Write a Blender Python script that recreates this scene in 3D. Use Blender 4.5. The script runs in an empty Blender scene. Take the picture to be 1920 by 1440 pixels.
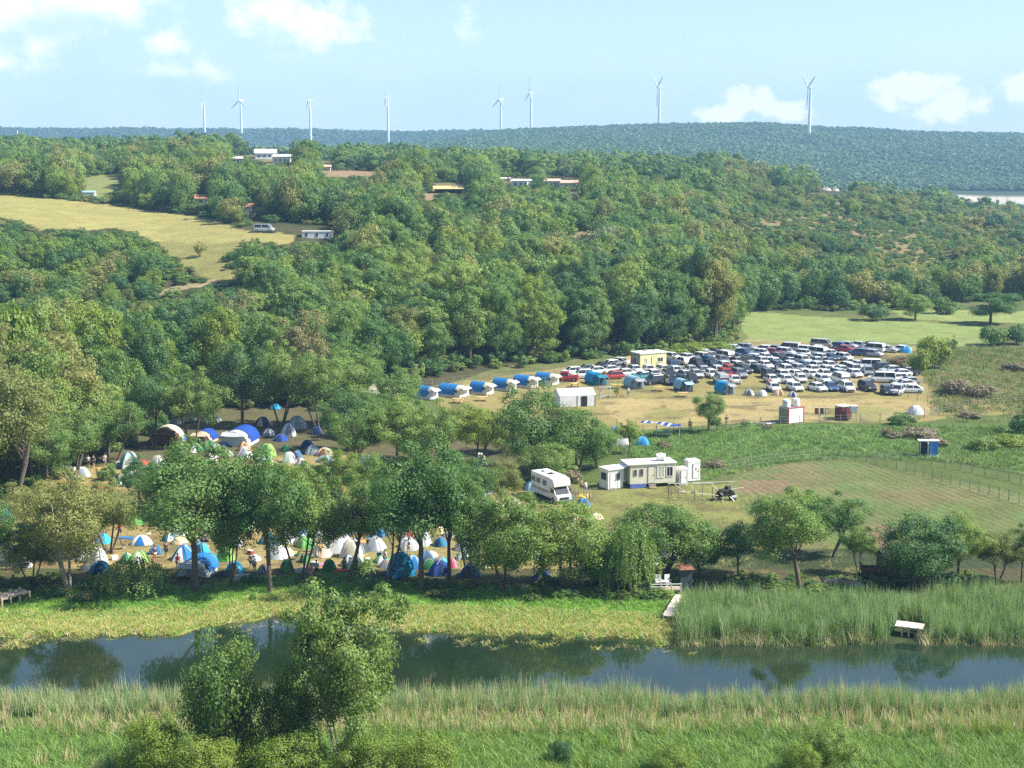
import bpy, math, random
import numpy as np
from mathutils import Vector, Matrix
R = math.radians
PI = math.pi
sc = bpy.context.scene
COL = sc.collection
random.seed(7)

# ------------------------------------------------------------------ camera
FPX, CX, CY, CAMH, PITCH = 2600.0, 960.0, 720.0, 40.0, math.atan(420.0 / 2600.0)
cam_d = bpy.data.cameras.new('camera')
cam = bpy.data.objects.new('camera', cam_d); COL.objects.link(cam)
cam.location = (0, 0, CAMH); cam.rotation_euler = (PI / 2 - PITCH, 0, 0)
cam_d.sensor_fit = 'HORIZONTAL'; cam_d.sensor_width = 36.0; cam_d.lens = 36.0 * FPX / 1920.0
cam_d.clip_start = 0.5; cam_d.clip_end = 20000
sc.camera = cam
# ------------------------------------------------------------------ light
SUN_EL, SUN_AZ = R(46), R(97)          # azimuth measured clockwise from +Y (view direction): sun stands to the right, a little behind the camera
w = bpy.data.worlds.new('World'); sc.world = w; w.use_nodes = True
sun_d = bpy.data.lights.new('sun', 'SUN'); sun_d.energy = 5.0; sun_d.angle = R(0.5); sun_d.color = (1.0, 0.94, 0.84)
sun = bpy.data.objects.new('sun', sun_d); COL.objects.link(sun)
sd = Vector((math.sin(SUN_AZ) * math.cos(SUN_EL), math.cos(SUN_AZ) * math.cos(SUN_EL), math.sin(SUN_EL)))
sun.rotation_euler = sd.to_track_quat('Z', 'Y').to_euler(); sun.location = (300, -100, 400)
sc.view_settings.view_transform = 'Standard'; sc.view_settings.look = 'None'
sc.view_settings.exposure = 1.08; sc.view_settings.gamma = 1.0
SKY_STRENGTH = 0.095
cy = sc.cycles if hasattr(sc, 'cycles') else None
sc.render.engine = 'CYCLES'
sc.cycles.max_bounces = 5; sc.cycles.diffuse_bounces = 2; sc.cycles.glossy_bounces = 2
sc.cycles.transmission_bounces = 3; sc.cycles.volume_bounces = 0; sc.cycles.transparent_max_bounces = 8
sc.cycles.use_denoising = False
sc.cycles.sample_clamp_indirect = 4.0

def world_sky():
    nt = w.node_tree; nt.nodes.clear(); N = nt.nodes; L = nt.links
    out = N.new('ShaderNodeOutputWorld'); bg = N.new('ShaderNodeBackground'); L.new(bg.outputs[0], out.inputs[0])
    sky = N.new('ShaderNodeTexSky'); sky.sky_type = 'NISHITA'; sky.sun_disc = False
    sky.sun_elevation = SUN_EL; sky.sun_rotation = SUN_AZ; sky.altitude = 50; sky.air_density = 1.0; sky.dust_density = .4; sky.ozone_density = 1.5
    tc = N.new('ShaderNodeTexCoord'); sep = N.new('ShaderNodeSeparateXYZ'); L.new(tc.outputs['Generated'], sep.inputs[0])
    def M(op, a, b=None, c=None):
        n = N.new('ShaderNodeMath'); n.operation = op
        for i, v in enumerate((a, b, c)):
            if v is None: continue
            if isinstance(v, (int, float)): n.inputs[i].default_value = v
            else: L.new(v, n.inputs[i])
        return n.outputs[0]
    az = M('ARCTAN2', sep.outputs[0], sep.outputs[1]); el = M('ARCSINE', sep.outputs[2])
    comb = N.new('ShaderNodeCombineXYZ'); L.new(az, comb.inputs[0]); L.new(el, comb.inputs[1])
    def noise(scale, detail, rough, sy=1.0, off=0.0):
        mp = N.new('ShaderNodeMapping'); mp.inputs['Scale'].default_value = (scale, scale * sy, scale); mp.inputs['Location'].default_value = (off, off * .7, 0)
        L.new(comb.outputs[0], mp.inputs[0])
        n = N.new('ShaderNodeTexNoise'); n.noise_dimensions = '2D'; n.inputs['Scale'].default_value = 1.0
        n.inputs['Detail'].default_value = detail; n.inputs['Roughness'].default_value = rough
        L.new(mp.outputs[0], n.inputs['Vector']); return n.outputs[0]
    n1 = noise(55, 6, .55, 1.15); n2 = noise(18, 5, .6, 1.6, 3.1); n3 = noise(150, 3, .5, 1.0, 8.0)
    def blob(px, py, rx, ry, amp=1.0):
        a0 = math.atan((px - CX) / FPX); e0 = PITCH and (math.atan((CY - py) / FPX) - PITCH)
        dx = M('DIVIDE', M('SUBTRACT', az, a0), rx / FPX); dy = M('DIVIDE', M('SUBTRACT', el, e0), ry / FPX)
        d = M('SQRT', M('ADD', M('MULTIPLY', dx, dx), M('MULTIPLY', dy, dy)))
        return M('MULTIPLY', M('SUBTRACT', 1.25, d), amp)
    def group(blobs, nz, na, lo, hi):
        acc = None
        for b in blobs:
            v = blob(*b); acc = v if acc is None else M('MAXIMUM', acc, v)
        v = M('ADD', acc, M('MULTIPLY', M('SUBTRACT', nz, .5), na))
        mr = N.new('ShaderNodeMapRange'); mr.interpolation_type = 'SMOOTHSTEP'
        mr.inputs['From Min'].default_value = lo; mr.inputs['From Max'].default_value = hi; L.new(v, mr.inputs['Value'])
        return mr.outputs[0]
    cumulus = group([(1380, 190, 42, 30), (1415, 188, 30, 26), (1345, 212, 60, 18), (1470, 210, 60, 22), (1655, 165, 40, 30), (1700, 180, 80, 34), (1760, 200, 80, 36),
                     (1895, 170, 45, 34), (1980, 180, 80, 44), (2150, 150, 120, 60)], n1, 1.7, .14, .80)
    upper = group([(585, 45, 105, 52), (510, 20, 80, 40), (30, 30, 170, 80), (200, 20, 120, 50), (95, 95, 60, 40), (330, 82, 45, 24), (20, 130, 60, 22), (-150, 60, 150, 110), (362, 140, 80, 26, .75), (880, 40, 22, 40, .55)], n1, 2.0, .0, 1.25)
    veil = group([(960, 235, 3200, 130, 1.5), (150, 110, 460, 190, 1.25), (620, 150, 420, 110, .62), (-400, 120, 400, 200, 1), (1150, 100, 520, 60, .5)], n2, 1.6, -.1, 2.0)
    # far higher up, above the frame: broken cloud for the lamp-like fill the open sky gives
    def mix(f, a, b):
        m = N.new('ShaderNodeMix'); m.data_type = 'RGBA'
        if isinstance(f, (int, float)): m.inputs[0].default_value = f
        else: L.new(f, m.inputs[0])
        for sock, v in ((m.inputs[6], a), (m.inputs[7], b)):
            if isinstance(v, tuple): sock.default_value = v
            else: L.new(v, sock)
        return m.outputs[2]
    S = 1.0 / SKY_STRENGTH
    c = mix(M('MULTIPLY', veil, .72), sky.outputs[0], (.38 * S, .50 * S, .61 * S, 1))
    shade = group([(150, 60, 130, 50), (190, 100, 110, 40), (40, 90, 50, 24), (540, 95, 70, 16), (310, 160, 120, 20)], n2, 1.3, .15, 1.3)
    uw = mix(M('MULTIPLY', shade, .75), (.76 * S, .74 * S, .75 * S, 1), (.36 * S, .47 * S, .60 * S, 1))
    c = mix(M('MULTIPLY', upper, .93), c, uw)
    c = mix(M('MULTIPLY', shade, .35), c, (.38 * S, .49 * S, .62 * S, 1))
    c = mix(M('MULTIPLY', cumulus, .93), c, (.76 * S, .72 * S, .72 * S, 1))
    L.new(c, bg.inputs[0]); bg.inputs[1].default_value = SKY_STRENGTH
world_sky()

# ------------------------------------------------------------------ tags and links
def tag(o, label=None, cat=None, group=None, kind=None):
    if label: o['label'] = label
    if cat: o['category'] = cat
    if group: o['group'] = group
    if kind: o['kind'] = kind
    return o
def empty(name, loc=(0, 0, 0), rz=0.0, label=None, cat=None, group=None, s=1.0):
    o = bpy.data.objects.new(name, None); COL.objects.link(o); o.location = loc; o.rotation_euler = (0, 0, rz); o.scale = (s, s, s)
    o.empty_display_size = .3
    return tag(o, label, cat, group)
def link(name, me, m=None, parent=None, slot=False):
    o = bpy.data.objects.new(name, me); COL.objects.link(o)
    if m is not None:
        if slot:
            if not me.materials: me.materials.append(m)
            o.material_slots[0].link = 'OBJECT'; o.material_slots[0].material = m
        elif not me.materials: me.materials.append(m)
    if parent is not None: o.parent = parent
    return o
def np_mesh(name, V, F4=None, F3=None, smooth=False):
    V = np.asarray(V, dtype=np.float32).reshape(-1, 3)
    me = bpy.data.meshes.new(name); me.vertices.add(len(V)); me.vertices.foreach_set('co', V.ravel())
    idx = []; tot = []
    if F4 is not None and len(F4): F4 = np.asarray(F4, dtype=np.int32); idx.append(F4.ravel()); tot.append(np.full(len(F4), 4, np.int32))
    if F3 is not None and len(F3): F3 = np.asarray(F3, dtype=np.int32); idx.append(F3.ravel()); tot.append(np.full(len(F3), 3, np.int32))
    idx = np.concatenate(idx); tot = np.concatenate(tot)
    me.loops.add(len(idx)); me.loops.foreach_set('vertex_index', idx)
    me.polygons.add(len(tot)); st = np.concatenate(([0], np.cumsum(tot)[:-1])).astype(np.int32)
    me.polygons.foreach_set('loop_start', st); me.polygons.foreach_set('loop_total', tot)
    if smooth: me.polygons.foreach_set('use_smooth', np.ones(len(tot), bool))
    me.update(calc_edges=True); me.validate()
    return me

class MB:
    """collects simple shapes into one mesh"""
    def __init__(s): s.v = []; s.f = []; s.smooth = False
    def add(s, vs, fs):
        b = len(s.v); s.v += [tuple(v) for v in vs]; s.f += [tuple(b + i for i in f) for f in fs]; return s
    def box(s, c, d, rz=0, taper=1.0, rx=0, ry=0):
        m = Matrix.Rotation(rz, 3, 'Z') @ Matrix.Rotation(ry, 3, 'Y') @ Matrix.Rotation(rx, 3, 'X'); c = Vector(c); vs = []
        for z in (-1, 1):
            t = taper if z > 0 else 1
            for x, y in ((-1, -1), (1, -1), (1, 1), (-1, 1)): vs.append(c + m @ Vector((x * d[0] / 2 * t, y * d[1] / 2 * t, z * d[2] / 2)))
        return s.add(vs, [(3, 2, 1, 0), (4, 5, 6, 7), (0, 1, 5, 4), (1, 2, 6, 5), (2, 3, 7, 6), (3, 0, 4, 7)])
    def tube(s, pts, rad, n=8, cap=True):
        pts = [Vector(p) for p in pts]; rad = rad if isinstance(rad, (list, tuple)) else [rad] * len(pts); vs = []; fs = []
        up = None
        for i, p in enumerate(pts):
            d = (pts[min(i + 1, len(pts) - 1)] - pts[max(i - 1, 0)]).normalized()
            ref = Vector((0, 0, 1)) if abs(d.z) < .9 else Vector((1, 0, 0))
            a = d.cross(ref).normalized(); b = d.cross(a).normalized()
            if up is not None and a.dot(up) < 0: a = -a; b = -b
            up = a
            for k in range(n):
                t = 2 * PI * k / n; vs.append(p + a * math.cos(t) * rad[i] + b * math.sin(t) * rad[i])
        for i in range(len(pts) - 1):
            for k in range(n):
                k2 = (k + 1) % n; fs.append((i * n + k, i * n + k2, (i + 1) * n + k2, (i + 1) * n + k))
        if cap: fs.append(tuple(range(n))[::-1]); fs.append(tuple((len(pts) - 1) * n + k for k in range(n)))
        return s.add(vs, fs)
    def lathe(s, prof, n=16, c=(0, 0, 0), axis='Z'):
        vs = []; fs = []
        for r, z in prof:
            for k in range(n):
                t = 2 * PI * k / n; p = (r * math.cos(t), r * math.sin(t), z)
                if axis == 'Y': p = (p[0], p[2], p[1])
                if axis == 'X': p = (p[2], p[0], p[1])
                vs.append((p[0] + c[0], p[1] + c[1], p[2] + c[2]))
        for i in range(len(prof) - 1):
            for k in range(n): k2 = (k + 1) % n; fs.append((i * n + k, i * n + k2, (i + 1) * n + k2, (i + 1) * n + k))
        fs.append(tuple(range(n))[::-1]); fs.append(tuple((len(prof) - 1) * n + k for k in range(n)))
        return s.add(vs, fs)
    def prism(s, poly, a, b, axis='Y'):
        """poly in the plane across axis, extruded from a to b"""
        n = len(poly); vs = []
        for t in (a, b):
            for p in poly: vs.append({'Y': (p[0], t, p[1]), 'X': (t, p[0], p[1]), 'Z': (p[0], p[1], t)}[axis])
        fs = [tuple(range(n)), tuple(range(2 * n - 1, n - 1, -1))] + [(i, i + n, (i + 1) % n + n, (i + 1) % n) for i in range(n)]
        return s.add(vs, fs)
    def mesh(s, name):
        me = bpy.data.meshes.new(name); me.from_pydata(s.v, [], s.f); me.update()
        if s.smooth: me.polygons.foreach_set('use_smooth', [True] * len(me.polygons))
        return me
    def build(s, name, m, parent=None, label=None):
        o = link(name, s.mesh(name), m, parent)
        if label: o['label'] = label
        return o
def kids(o): return [c for c in KIDS.get(o.name, [])]
KIDS = {}
def copy_tree(o, loc, rz, s=None, label=None, group=None, table=None):
    """copies a thing, its parts and their sub-parts"""
    def rec(a, par):
        c = a.copy(); COL.objects.link(c); c.parent = par
        for ch in a_children(a): rec(ch, c)
        return c
    c = rec(o, None); c.location = loc; c.rotation_euler = (0, 0, rz)
    if s: c.scale = (s, s, s)
    if label: c['label'] = label
    if group: c['group'] = group
    return c
_chc = {}
def a_children(a):
    if a.name not in _chc: _chc[a.name] = list(a.children)
    return _chc[a.name]

# ------------------------------------------------------------------ materials
MATS = {}
def mat(name, col, rough=.7, metal=0.0, var=.12, scale=3.0, spec=.4, bump=0.0, trans=0.0, coat=0.0):
    if name in MATS: return MATS[name]
    m = bpy.data.materials.new(name); m.use_nodes = True; nt = m.node_tree; N = nt.nodes; L = nt.links
    b = N['Principled BSDF']; b.inputs['Roughness'].default_value = rough; b.inputs['Metallic'].default_value = metal
    b.inputs['Specular IOR Level'].default_value = spec
    if coat: b.inputs['Coat Weight'].default_value = coat; b.inputs['Coat Roughness'].default_value = .06
    tc = N.new('ShaderNodeTexCoord'); n = N.new('ShaderNodeTexNoise'); n.inputs['Scale'].default_value = scale; n.inputs['Detail'].default_value = 5
    L.new(tc.outputs['Object'], n.inputs['Vector'])
    mr = N.new('ShaderNodeMapRange'); mr.inputs['From Min'].default_value = .3; mr.inputs['From Max'].default_value = .7
    mr.inputs['To Min'].default_value = 1 - var; mr.inputs['To Max'].default_value = 1 + var * .6; L.new(n.outputs[0], mr.inputs['Value'])
    mx = N.new('ShaderNodeVectorMath'); mx.operation = 'SCALE'; mx.inputs[0].default_value = col[:3]; L.new(mr.outputs[0], mx.inputs['Scale'])
    L.new(mx.outputs[0], b.inputs['Base Color'])
    if bump:
        bp = N.new('ShaderNodeBump'); bp.inputs['Strength'].default_value = bump; bp.inputs['Distance'].default_value = .05
        L.new(n.outputs[0], bp.inputs['Height']); L.new(bp.outputs[0], b.inputs['Normal'])
    if trans:
        t = N.new('ShaderNodeBsdfTranslucent'); L.new(mx.outputs[0], t.inputs[0]); ms = N.new('ShaderNodeMixShader'); ms.inputs[0].default_value = trans
        L.new(b.outputs[0], ms.inputs[1]); L.new(t.outputs[0], ms.inputs[2]); L.new(ms.outputs[0], N['Material Output'].inputs[0])
    MATS[name] = m; return m
def leaf_mat(name, c1, c2, c3=None, trans=.36, pos_scale=.035, rough=.55):
    """three greens mixed per plant (object random), per place and per leaf"""
    if name in MATS: return MATS[name]
    c3 = c3 or tuple(.5 * (a + b) for a, b in zip(c1, c2))
    m = bpy.data.materials.new(name); m.use_nodes = True; nt = m.node_tree; N = nt.nodes; L = nt.links; N.remove(N['Principled BSDF'])
    oi = N.new('ShaderNodeObjectInfo'); g = N.new('ShaderNodeNewGeometry'); tc = N.new('ShaderNodeTexCoord')
    n = N.new('ShaderNodeTexNoise'); n.inputs['Scale'].default_value = pos_scale; n.inputs['Detail'].default_value = 2; L.new(g.outputs['Position'], n.inputs['Vector'])
    n2 = N.new('ShaderNodeTexNoise'); n2.inputs['Scale'].default_value = .9; n2.inputs['Detail'].default_value = 2; L.new(tc.outputs['Object'], n2.inputs['Vector'])
    def M(op, a, b):
        q = N.new('ShaderNodeMath'); q.operation = op
        for i, v in enumerate((a, b)):
            if isinstance(v, (int, float)): q.inputs[i].default_value = v
            else: L.new(v, q.inputs[i])
        return q.outputs[0]
    f = M('ADD', M('MULTIPLY', oi.outputs['Random'], .62), M('MULTIPLY', n.outputs[0], .9)); f = M('SUBTRACT', f, .26)
    r = N.new('ShaderNodeValToRGB'); r.color_ramp.elements[0].color = (*c1, 1); r.color_ramp.elements[0].position = .12; r.color_ramp.elements[1].color = (*c2, 1); r.color_ramp.elements[1].position = .88
    e = r.color_ramp.elements.new(.5); e.color = (*c3, 1); L.new(f, r.inputs[0])
    k = M('ADD', .78, M('ADD', M('MULTIPLY', g.outputs['Random Per Island'], .42), M('MULTIPLY', n2.outputs[0], .36)))
    mx = N.new('ShaderNodeVectorMath'); mx.operation = 'SCALE'; L.new(r.outputs[0], mx.inputs[0]); L.new(k, mx.inputs['Scale'])
    d = N.new('ShaderNodeBsdfPrincipled'); d.inputs['Roughness'].default_value = rough; d.inputs['Specular IOR Level'].default_value = .35; L.new(mx.outputs[0], d.inputs['Base Color'])
    t = N.new('ShaderNodeBsdfTranslucent'); tm = N.new('ShaderNodeVectorMath'); tm.operation = 'MULTIPLY'; tm.inputs[1].default_value = (1.25, 1.3, .7); L.new(mx.outputs[0], tm.inputs[0]); L.new(tm.outputs[0], t.inputs[0])
    ms = N.new('ShaderNodeMixShader'); ms.inputs[0].default_value = trans; L.new(d.outputs[0], ms.inputs[1]); L.new(t.outputs[0], ms.inputs[2]); L.new(ms.outputs[0], N['Material Output'].inputs[0])
    MATS[name] = m; return m

LM = dict(
    mid=leaf_mat('leaf mid green', (.066, .150, .040), (.225, .300, .070), (.140, .225, .056)),
    dark=leaf_mat('leaf dark green', (.048, .120, .048), (.120, .205, .062)),
    olive=leaf_mat('leaf olive', (.16, .195, .055), (.27, .265, .085)),
    bright=leaf_mat('leaf bright', (.12, .205, .030), (.22, .28, .048)),
    brown=leaf_mat('twig brown', (.17, .145, .085), (.24, .20, .12), trans=.1),
    willow=leaf_mat('willow green', (.15, .24, .06), (.22, .30, .08)),
    russet=leaf_mat('leaf russet', (.15, .165, .06), (.23, .21, .10), (.19, .20, .075)),
    pale=leaf_mat('pale blossom green', (.17, .21, .10), (.24, .27, .15)),
    far=leaf_mat('leaf far', (.055, .125, .040), (.120, .185, .060), pos_scale=.006, trans=.2),
    fg=leaf_mat('leaf foreground', (.095, .18, .045), (.26, .33, .09), (.17, .25, .065), pos_scale=.45),
    scrub=leaf_mat('scrub', (.11, .15, .045), (.25, .245, .085), (.17, .20, .06)))
BARK = mat('bark', (.13, .10, .075), .9, bump=.4, var=.35, scale=6)
BARK_PALE = mat('bark pale', (.30, .26, .21), .9, bump=.3, var=.3, scale=6)

# ------------------------------------------------------------------ land shape
def vnoise(x, y, seed=0):
    rs = np.random.RandomState(seed); T = rs.rand(256, 256)
    xi = np.floor(x).astype(int); yi = np.floor(y).astype(int); fx = x - xi; fy = y - yi; fx = fx * fx * (3 - 2 * fx); fy = fy * fy * (3 - 2 * fy)
    a = T[xi & 255, yi & 255]; b = T[(xi + 1) & 255, yi & 255]; c = T[xi & 255, (yi + 1) & 255]; d = T[(xi + 1) & 255, (yi + 1) & 255]
    return (a * (1 - fx) + b * fx) * (1 - fy) + (c * (1 - fx) + d * fx) * fy
def fbm(x, y, s, o=4, seed=0):
    x = np.asarray(x, float) / s; y = np.asarray(y, float) / s; v = 0; a = .5
    for i in range(o): v = v + a * vnoise(x + 17.3 * i, y - 9.1 * i, seed + i); x = x * 2.03; y = y * 2.03; a *= .5
    return v / (1 - .5 ** o) - .5
FAR = lambda a, b, c, h2, h1: [(1300, a), (1600, b), (2000, c), (2500, h2), (2800, h2 * .82), (3150, h1), (3500, h1 * .7), (4200, 20)]
def zpy(py, D): return CAMH - D * math.tan(PITCH + math.atan((py - CY) / FPX))
def HH(px): # far crest pixels less a few for the trees on it
    h2 = np.interp(px, [0, 500, 640, 700, 830, 930, 1000, 1130, 1280, 1340, 1450, 1520, 1700, 1920, 2300], [288, 286, 285, 281, 268, 252, 242, 239, 237, 233, 237, 243, 248, 255, 262])
    h1 = np.interp(px, [-400, 0, 100, 250, 500, 650, 750, 850, 900, 1000, 1500, 2300], [243, 241, 238, 242, 244, 246, 248, 244, 246, 249, 256, 262])
    return zpy(h2, 2500), zpy(h1, 3150)
COLS = {
    -900: [(150, 0), (200, 3), (260, 10), (345, 24), (430, 30), (600, 40), (900, 47), (1000, 45)] + FAR(39, 42, 45, *HH(0)),
    0: [(168, 0), (200, .8), (240, 4), (280, 11), (310, 16), (345, 22.5), (360, 25.3), (430, 29.4), (500, 34), (600, 38), (750, 42), (900, 45), (1000, 43)] + FAR(39, 38, 45, *HH(0)),
    300: [(222, 0), (245, 3), (280, 10), (320, 17), (400, 26), (450, 29), (500, 33), (600, 38), (900, 44.5), (1000, 42)] + FAR(38, 38, 45, *HH(300)),
    500: [(225, 0), (260, 5), (290, 11), (310, 16), (345, 22), (400, 26.4), (480, 37), (600, 40), (900, 43), (1000, 41)] + FAR(38, 40, 45, *HH(500)),
    700: [(232, 0), (280, 7), (340, 19), (420, 25), (500, 32), (600, 36), (750, 38), (900, 38), (1000, 36)] + FAR(36, 40, 52, *HH(700)),
    960: [(257, 0), (300, 4), (340, 9), (400, 17.5), (480, 29), (520, 31.5), (600, 34), (750, 35), (900, 35), (1000, 32)] + FAR(32, 44, 60, *HH(960)),
    1200: [(282, 0), (320, 3), (400, 13), (500, 23), (600, 28), (750, 33), (850, 34), (1000, 28)] + FAR(26, 42, 60, *HH(1200)),
    1400: [(310, 0), (368, .5), (450, 9), (550, 19), (650, 26), (800, 33), (900, 31), (1000, 24)] + FAR(16, 32, 56, *HH(1400)),
    1600: [(365, 0), (450, 6), (550, 14), (700, 19.5), (800, 21), (900, 17), (1000, 8)] + FAR(4, 16, 46, *HH(1600)),
    1750: [(380, 0), (500, 8), (650, 12), (800, 13.5), (900, 11), (1000, 5), (1200, -1)] + FAR(0, 5, 38, *HH(1750)),
    1850: [(390, 0), (500, 6), (650, 8.5), (800, 7.5), (1000, -1), (1180, -6), (1300, -7), (1475, -7), (1510, -3.6), (1540, 2), (1600, 4), (1750, 9), (2000, 34), (2500, HH(1850)[0]), (2800, 75), (3150, HH(1850)[1]), (3500, 60), (4200, 20)],
    2000: [(390, 0), (500, 4), (650, 4.5), (800, 3), (950, -3), (1050, -7), (1475, -7), (1510, -3.6), (1540, 1), (1600, 4), (1750, 8), (2000, 30), (2500, HH(2000)[0]), (2800, 70), (3150, HH(2000)[1]), (3500, 60), (4200, 20)],
    2900: [(390, 0), (500, 2), (650, 3), (800, 0), (900, -7), (1800, -7), (2000, 10), (2500, 60), (3150, 80), (4200, 20)]}
_dg = np.arange(0, 4300, 5.0)
_cx = sorted(COLS); _tab = []
for c in _cx:
    pts = [(0, 0)] + COLS[c]; z = np.interp(_dg, [p[0] for p in pts], [p[1] for p in pts])
    out = z.copy()
    for wd, lo, hi in ((3, 0, 1000), (14, 1000, 4300)):
        k = np.hanning(2 * wd + 3)[1:-1]; k /= k.sum(); zz = np.convolve(np.pad(z, wd, 'edge'), k, 'valid'); m = (_dg >= lo) & (_dg < hi); out[m] = zz[m]
    _tab.append(out)
_tab = np.array(_tab)
def d_of_py(py): return CAMH / np.tan(PITCH + np.arctan((np.asarray(py, float) - CY) / FPX))
_farpx = [-2500, -900, 0, 330, 400, 520, 600, 700, 800, 1000, 1200, 1265, 1700, 1920, 2600, 4200]
_farpy = [1186, 1188, 1192, 1188, 1172, 1152, 1158, 1175, 1182, 1188, 1196, 1203, 1203, 1201, 1205, 1200]
_farD = d_of_py(_farpy); _farX = (np.array(_farpx) - CX) / FPX * (_farD * math.cos(PITCH) + CAMH * math.sin(PITCH))
WATER_Z = -.16
def shore_far(x): return np.interp(x, _farX, _farD) + .5 * np.sin(x * .9) * .5 + .3 * np.sin(x * 2.3 + 1)
def shore_near(x): return 98.6 + .5 * np.sin(x * .35) + .35 * np.sin(x * 1.1 + 2)
def pxof(x, y): return CX + 2634.0 * x / np.maximum(y + 3.0, 60.0)
def sstep(a, b, v): t = np.clip((v - a) / (b - a), 0, 1); return t * t * (3 - 2 * t)
def ground(x, y):
    x = np.asarray(x, float); y = np.asarray(y, float); x, y = np.broadcast_arrays(x, y)
    px = np.clip(pxof(x, y), _cx[0], _cx[-1] - 1e-3); ci = np.clip(np.searchsorted(_cx, px, side='right') - 1, 0, len(_cx) - 2)
    cxa = np.array(_cx, float); t = (px - cxa[ci]) / (cxa[ci + 1] - cxa[ci]); t = t * .5 + .5 * t * t * (3 - 2 * t)
    di = np.clip(y / 5.0, 0, len(_dg) - 2.001); d0 = di.astype(int); df = di - d0
    za = _tab[ci, d0] * (1 - df) + _tab[ci, d0 + 1] * df; zb = _tab[ci + 1, d0] * (1 - df) + _tab[ci + 1, d0 + 1] * df
    z = za * (1 - t) + zb * t
    rise = sstep(1, 12, z); far = sstep(1100, 2000, y)
    z = z + rise * (fbm(x, y, 70, 3, 5) * 3.0 * (1 - far)) + rise * far * fbm(x, y, 420, 4, 9) * 34 * sstep(1400, 2000, y) * (1 - sstep(2250, 2500, y) * .75)
    z = z + fbm(x, y, 14, 3, 2) * .22 * sstep(118, 126, y)
    # river bed
    a = sstep(-.6, 1.2, y - shore_near(x)) * sstep(-.5, 1.6, shore_far(x) - y); z = z - a * 1.6
    # near hillside under the viewer
    hz = np.interp(y, [-120, -30, -6, 0, 8, 20, 50, 80, 94], [46, 41, 38.6, 38.2, 33, 24.5, 8.2, .9, .15])
    z = np.where(y < 96, np.maximum(z, hz + fbm(x, y, 9, 3, 3) * .6 * sstep(5, 30, y) * (1 - sstep(80, 95, y))), z)
    return z
def gz(x, y): return float(ground(np.array([x]), np.array([y]))[0])
_cp, _sp = math.cos(PITCH), math.sin(PITCH)
def proj(x, y, z):
    d = y * _cp + (CAMH - z) * _sp; u = y * _sp - (CAMH - z) * _cp   # depth, up
    return CX + FPX * x / d, CY - FPX * u / d, FPX / d
_ys = np.concatenate([np.arange(82, 400, .25), np.arange(400, 1200, 1.0), np.arange(1200, 4100, 4.0)])
def P(px, py):
    """where the line of sight of the photo's point (px, py) meets the land: x, y, z, pixels per metre"""
    dx = (px - CX) / FPX; up = (CY - py) / FPX; dy = _cp + up * _sp; dz = -_sp + up * _cp
    xs = dx / dy * _ys; zs = CAMH + dz / dy * _ys; g = ground(xs, _ys); hit = np.nonzero(g >= zs)[0]
    i = hit[0] if len(hit) else len(_ys) - 1
    x, y = xs[i], _ys[i]
    return x, y, gz(x, y), proj(x, y, gz(x, y))[2]
def pip(X, Y, poly):
    ins = np.zeros(X.shape, bool); n = len(poly)
    for i in range(n):
        x1, y1 = poly[i]; x2, y2 = poly[(i + 1) % n]
        c = ((y1 > Y) != (y2 > Y)) & (X < (x2 - x1) * (Y - y1) / ((y2 - y1) if y2 != y1 else 1e-9) + x1); ins ^= c
    return ins
def flat_poly(pp):
    """a patch of the valley floor, given by the outline it has in the photo, as metres on the ground"""
    o = []
    for px, py in pp:
        D = float(d_of_py(py)); o.append(((px - CX) / FPX * (D * _cp + CAMH * _sp), D))
    return o
# patches of the hillsides kept free of trees, by direction from the viewpoint
HILL_FIELD = [(-900, 318), (-300, 340), (0, 366), (120, 374), (250, 390), (380, 408), (440, 424), (470, 434), (556, 441), (545, 460), (500, 456), (455, 450), (425, 478), (418, 500), (452, 522), (425, 534), (395, 522), (335, 492), (296, 462), (280, 446), (215, 428), (150, 432), (70, 430), (30, 412), (-60, 400), (-400, 380), (-900, 370)]
SMALL_FIELD = [(150, 336), (180, 328), (232, 326), (228, 350), (190, 372), (152, 366)]
GAP = [(1045, 436), (1105, 432), (1118, 441), (1085, 447), (1050, 443)]
PATH = [(296, 548), (336, 534), (400, 523), (402, 530), (345, 542), (300, 555)]
CUT = [[(590, 322), (660, 319), (728, 324), (716, 330), (650, 332), (605, 331)], [(675, 340), (700, 338), (706, 344), (686, 347)], [(788, 362), (812, 358), (822, 366), (812, 378), (794, 376)], [(1066, 360), (1094, 360), (1084, 372), (1066, 370)]]
HEATH = [(1480, 398), (1560, 396), (1660, 425), (1740, 432), (1790, 470), (1770, 500), (1700, 488), (1600, 440), (1500, 425), (1390, 428), (1420, 412)]
HOUSES = [[(462, 284), (550, 284), (552, 306), (500, 310), (462, 300)], [(430, 293), (458, 293), (458, 306), (430, 306)], [(598, 300), (625, 300), (626, 322), (598, 322)], [(808, 342), (872, 341), (874, 358), (812, 362)], [(932, 333), (994, 331), (994, 350), (934, 346)],
          [(1018, 334), (1084, 335), (1084, 350), (1018, 348)], [(362, 362), (392, 364), (392, 384), (364, 382)], [(452, 376), (484, 376), (486, 408), (456, 408)], [(470, 414), (632, 426), (634, 450), (556, 450), (474, 440)], [(1535, 346), (1595, 346), (1590, 360), (1538, 360)]]
CLEAR = [HILL_FIELD, SMALL_FIELD, GAP, PATH] + CUT + HOUSES
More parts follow.
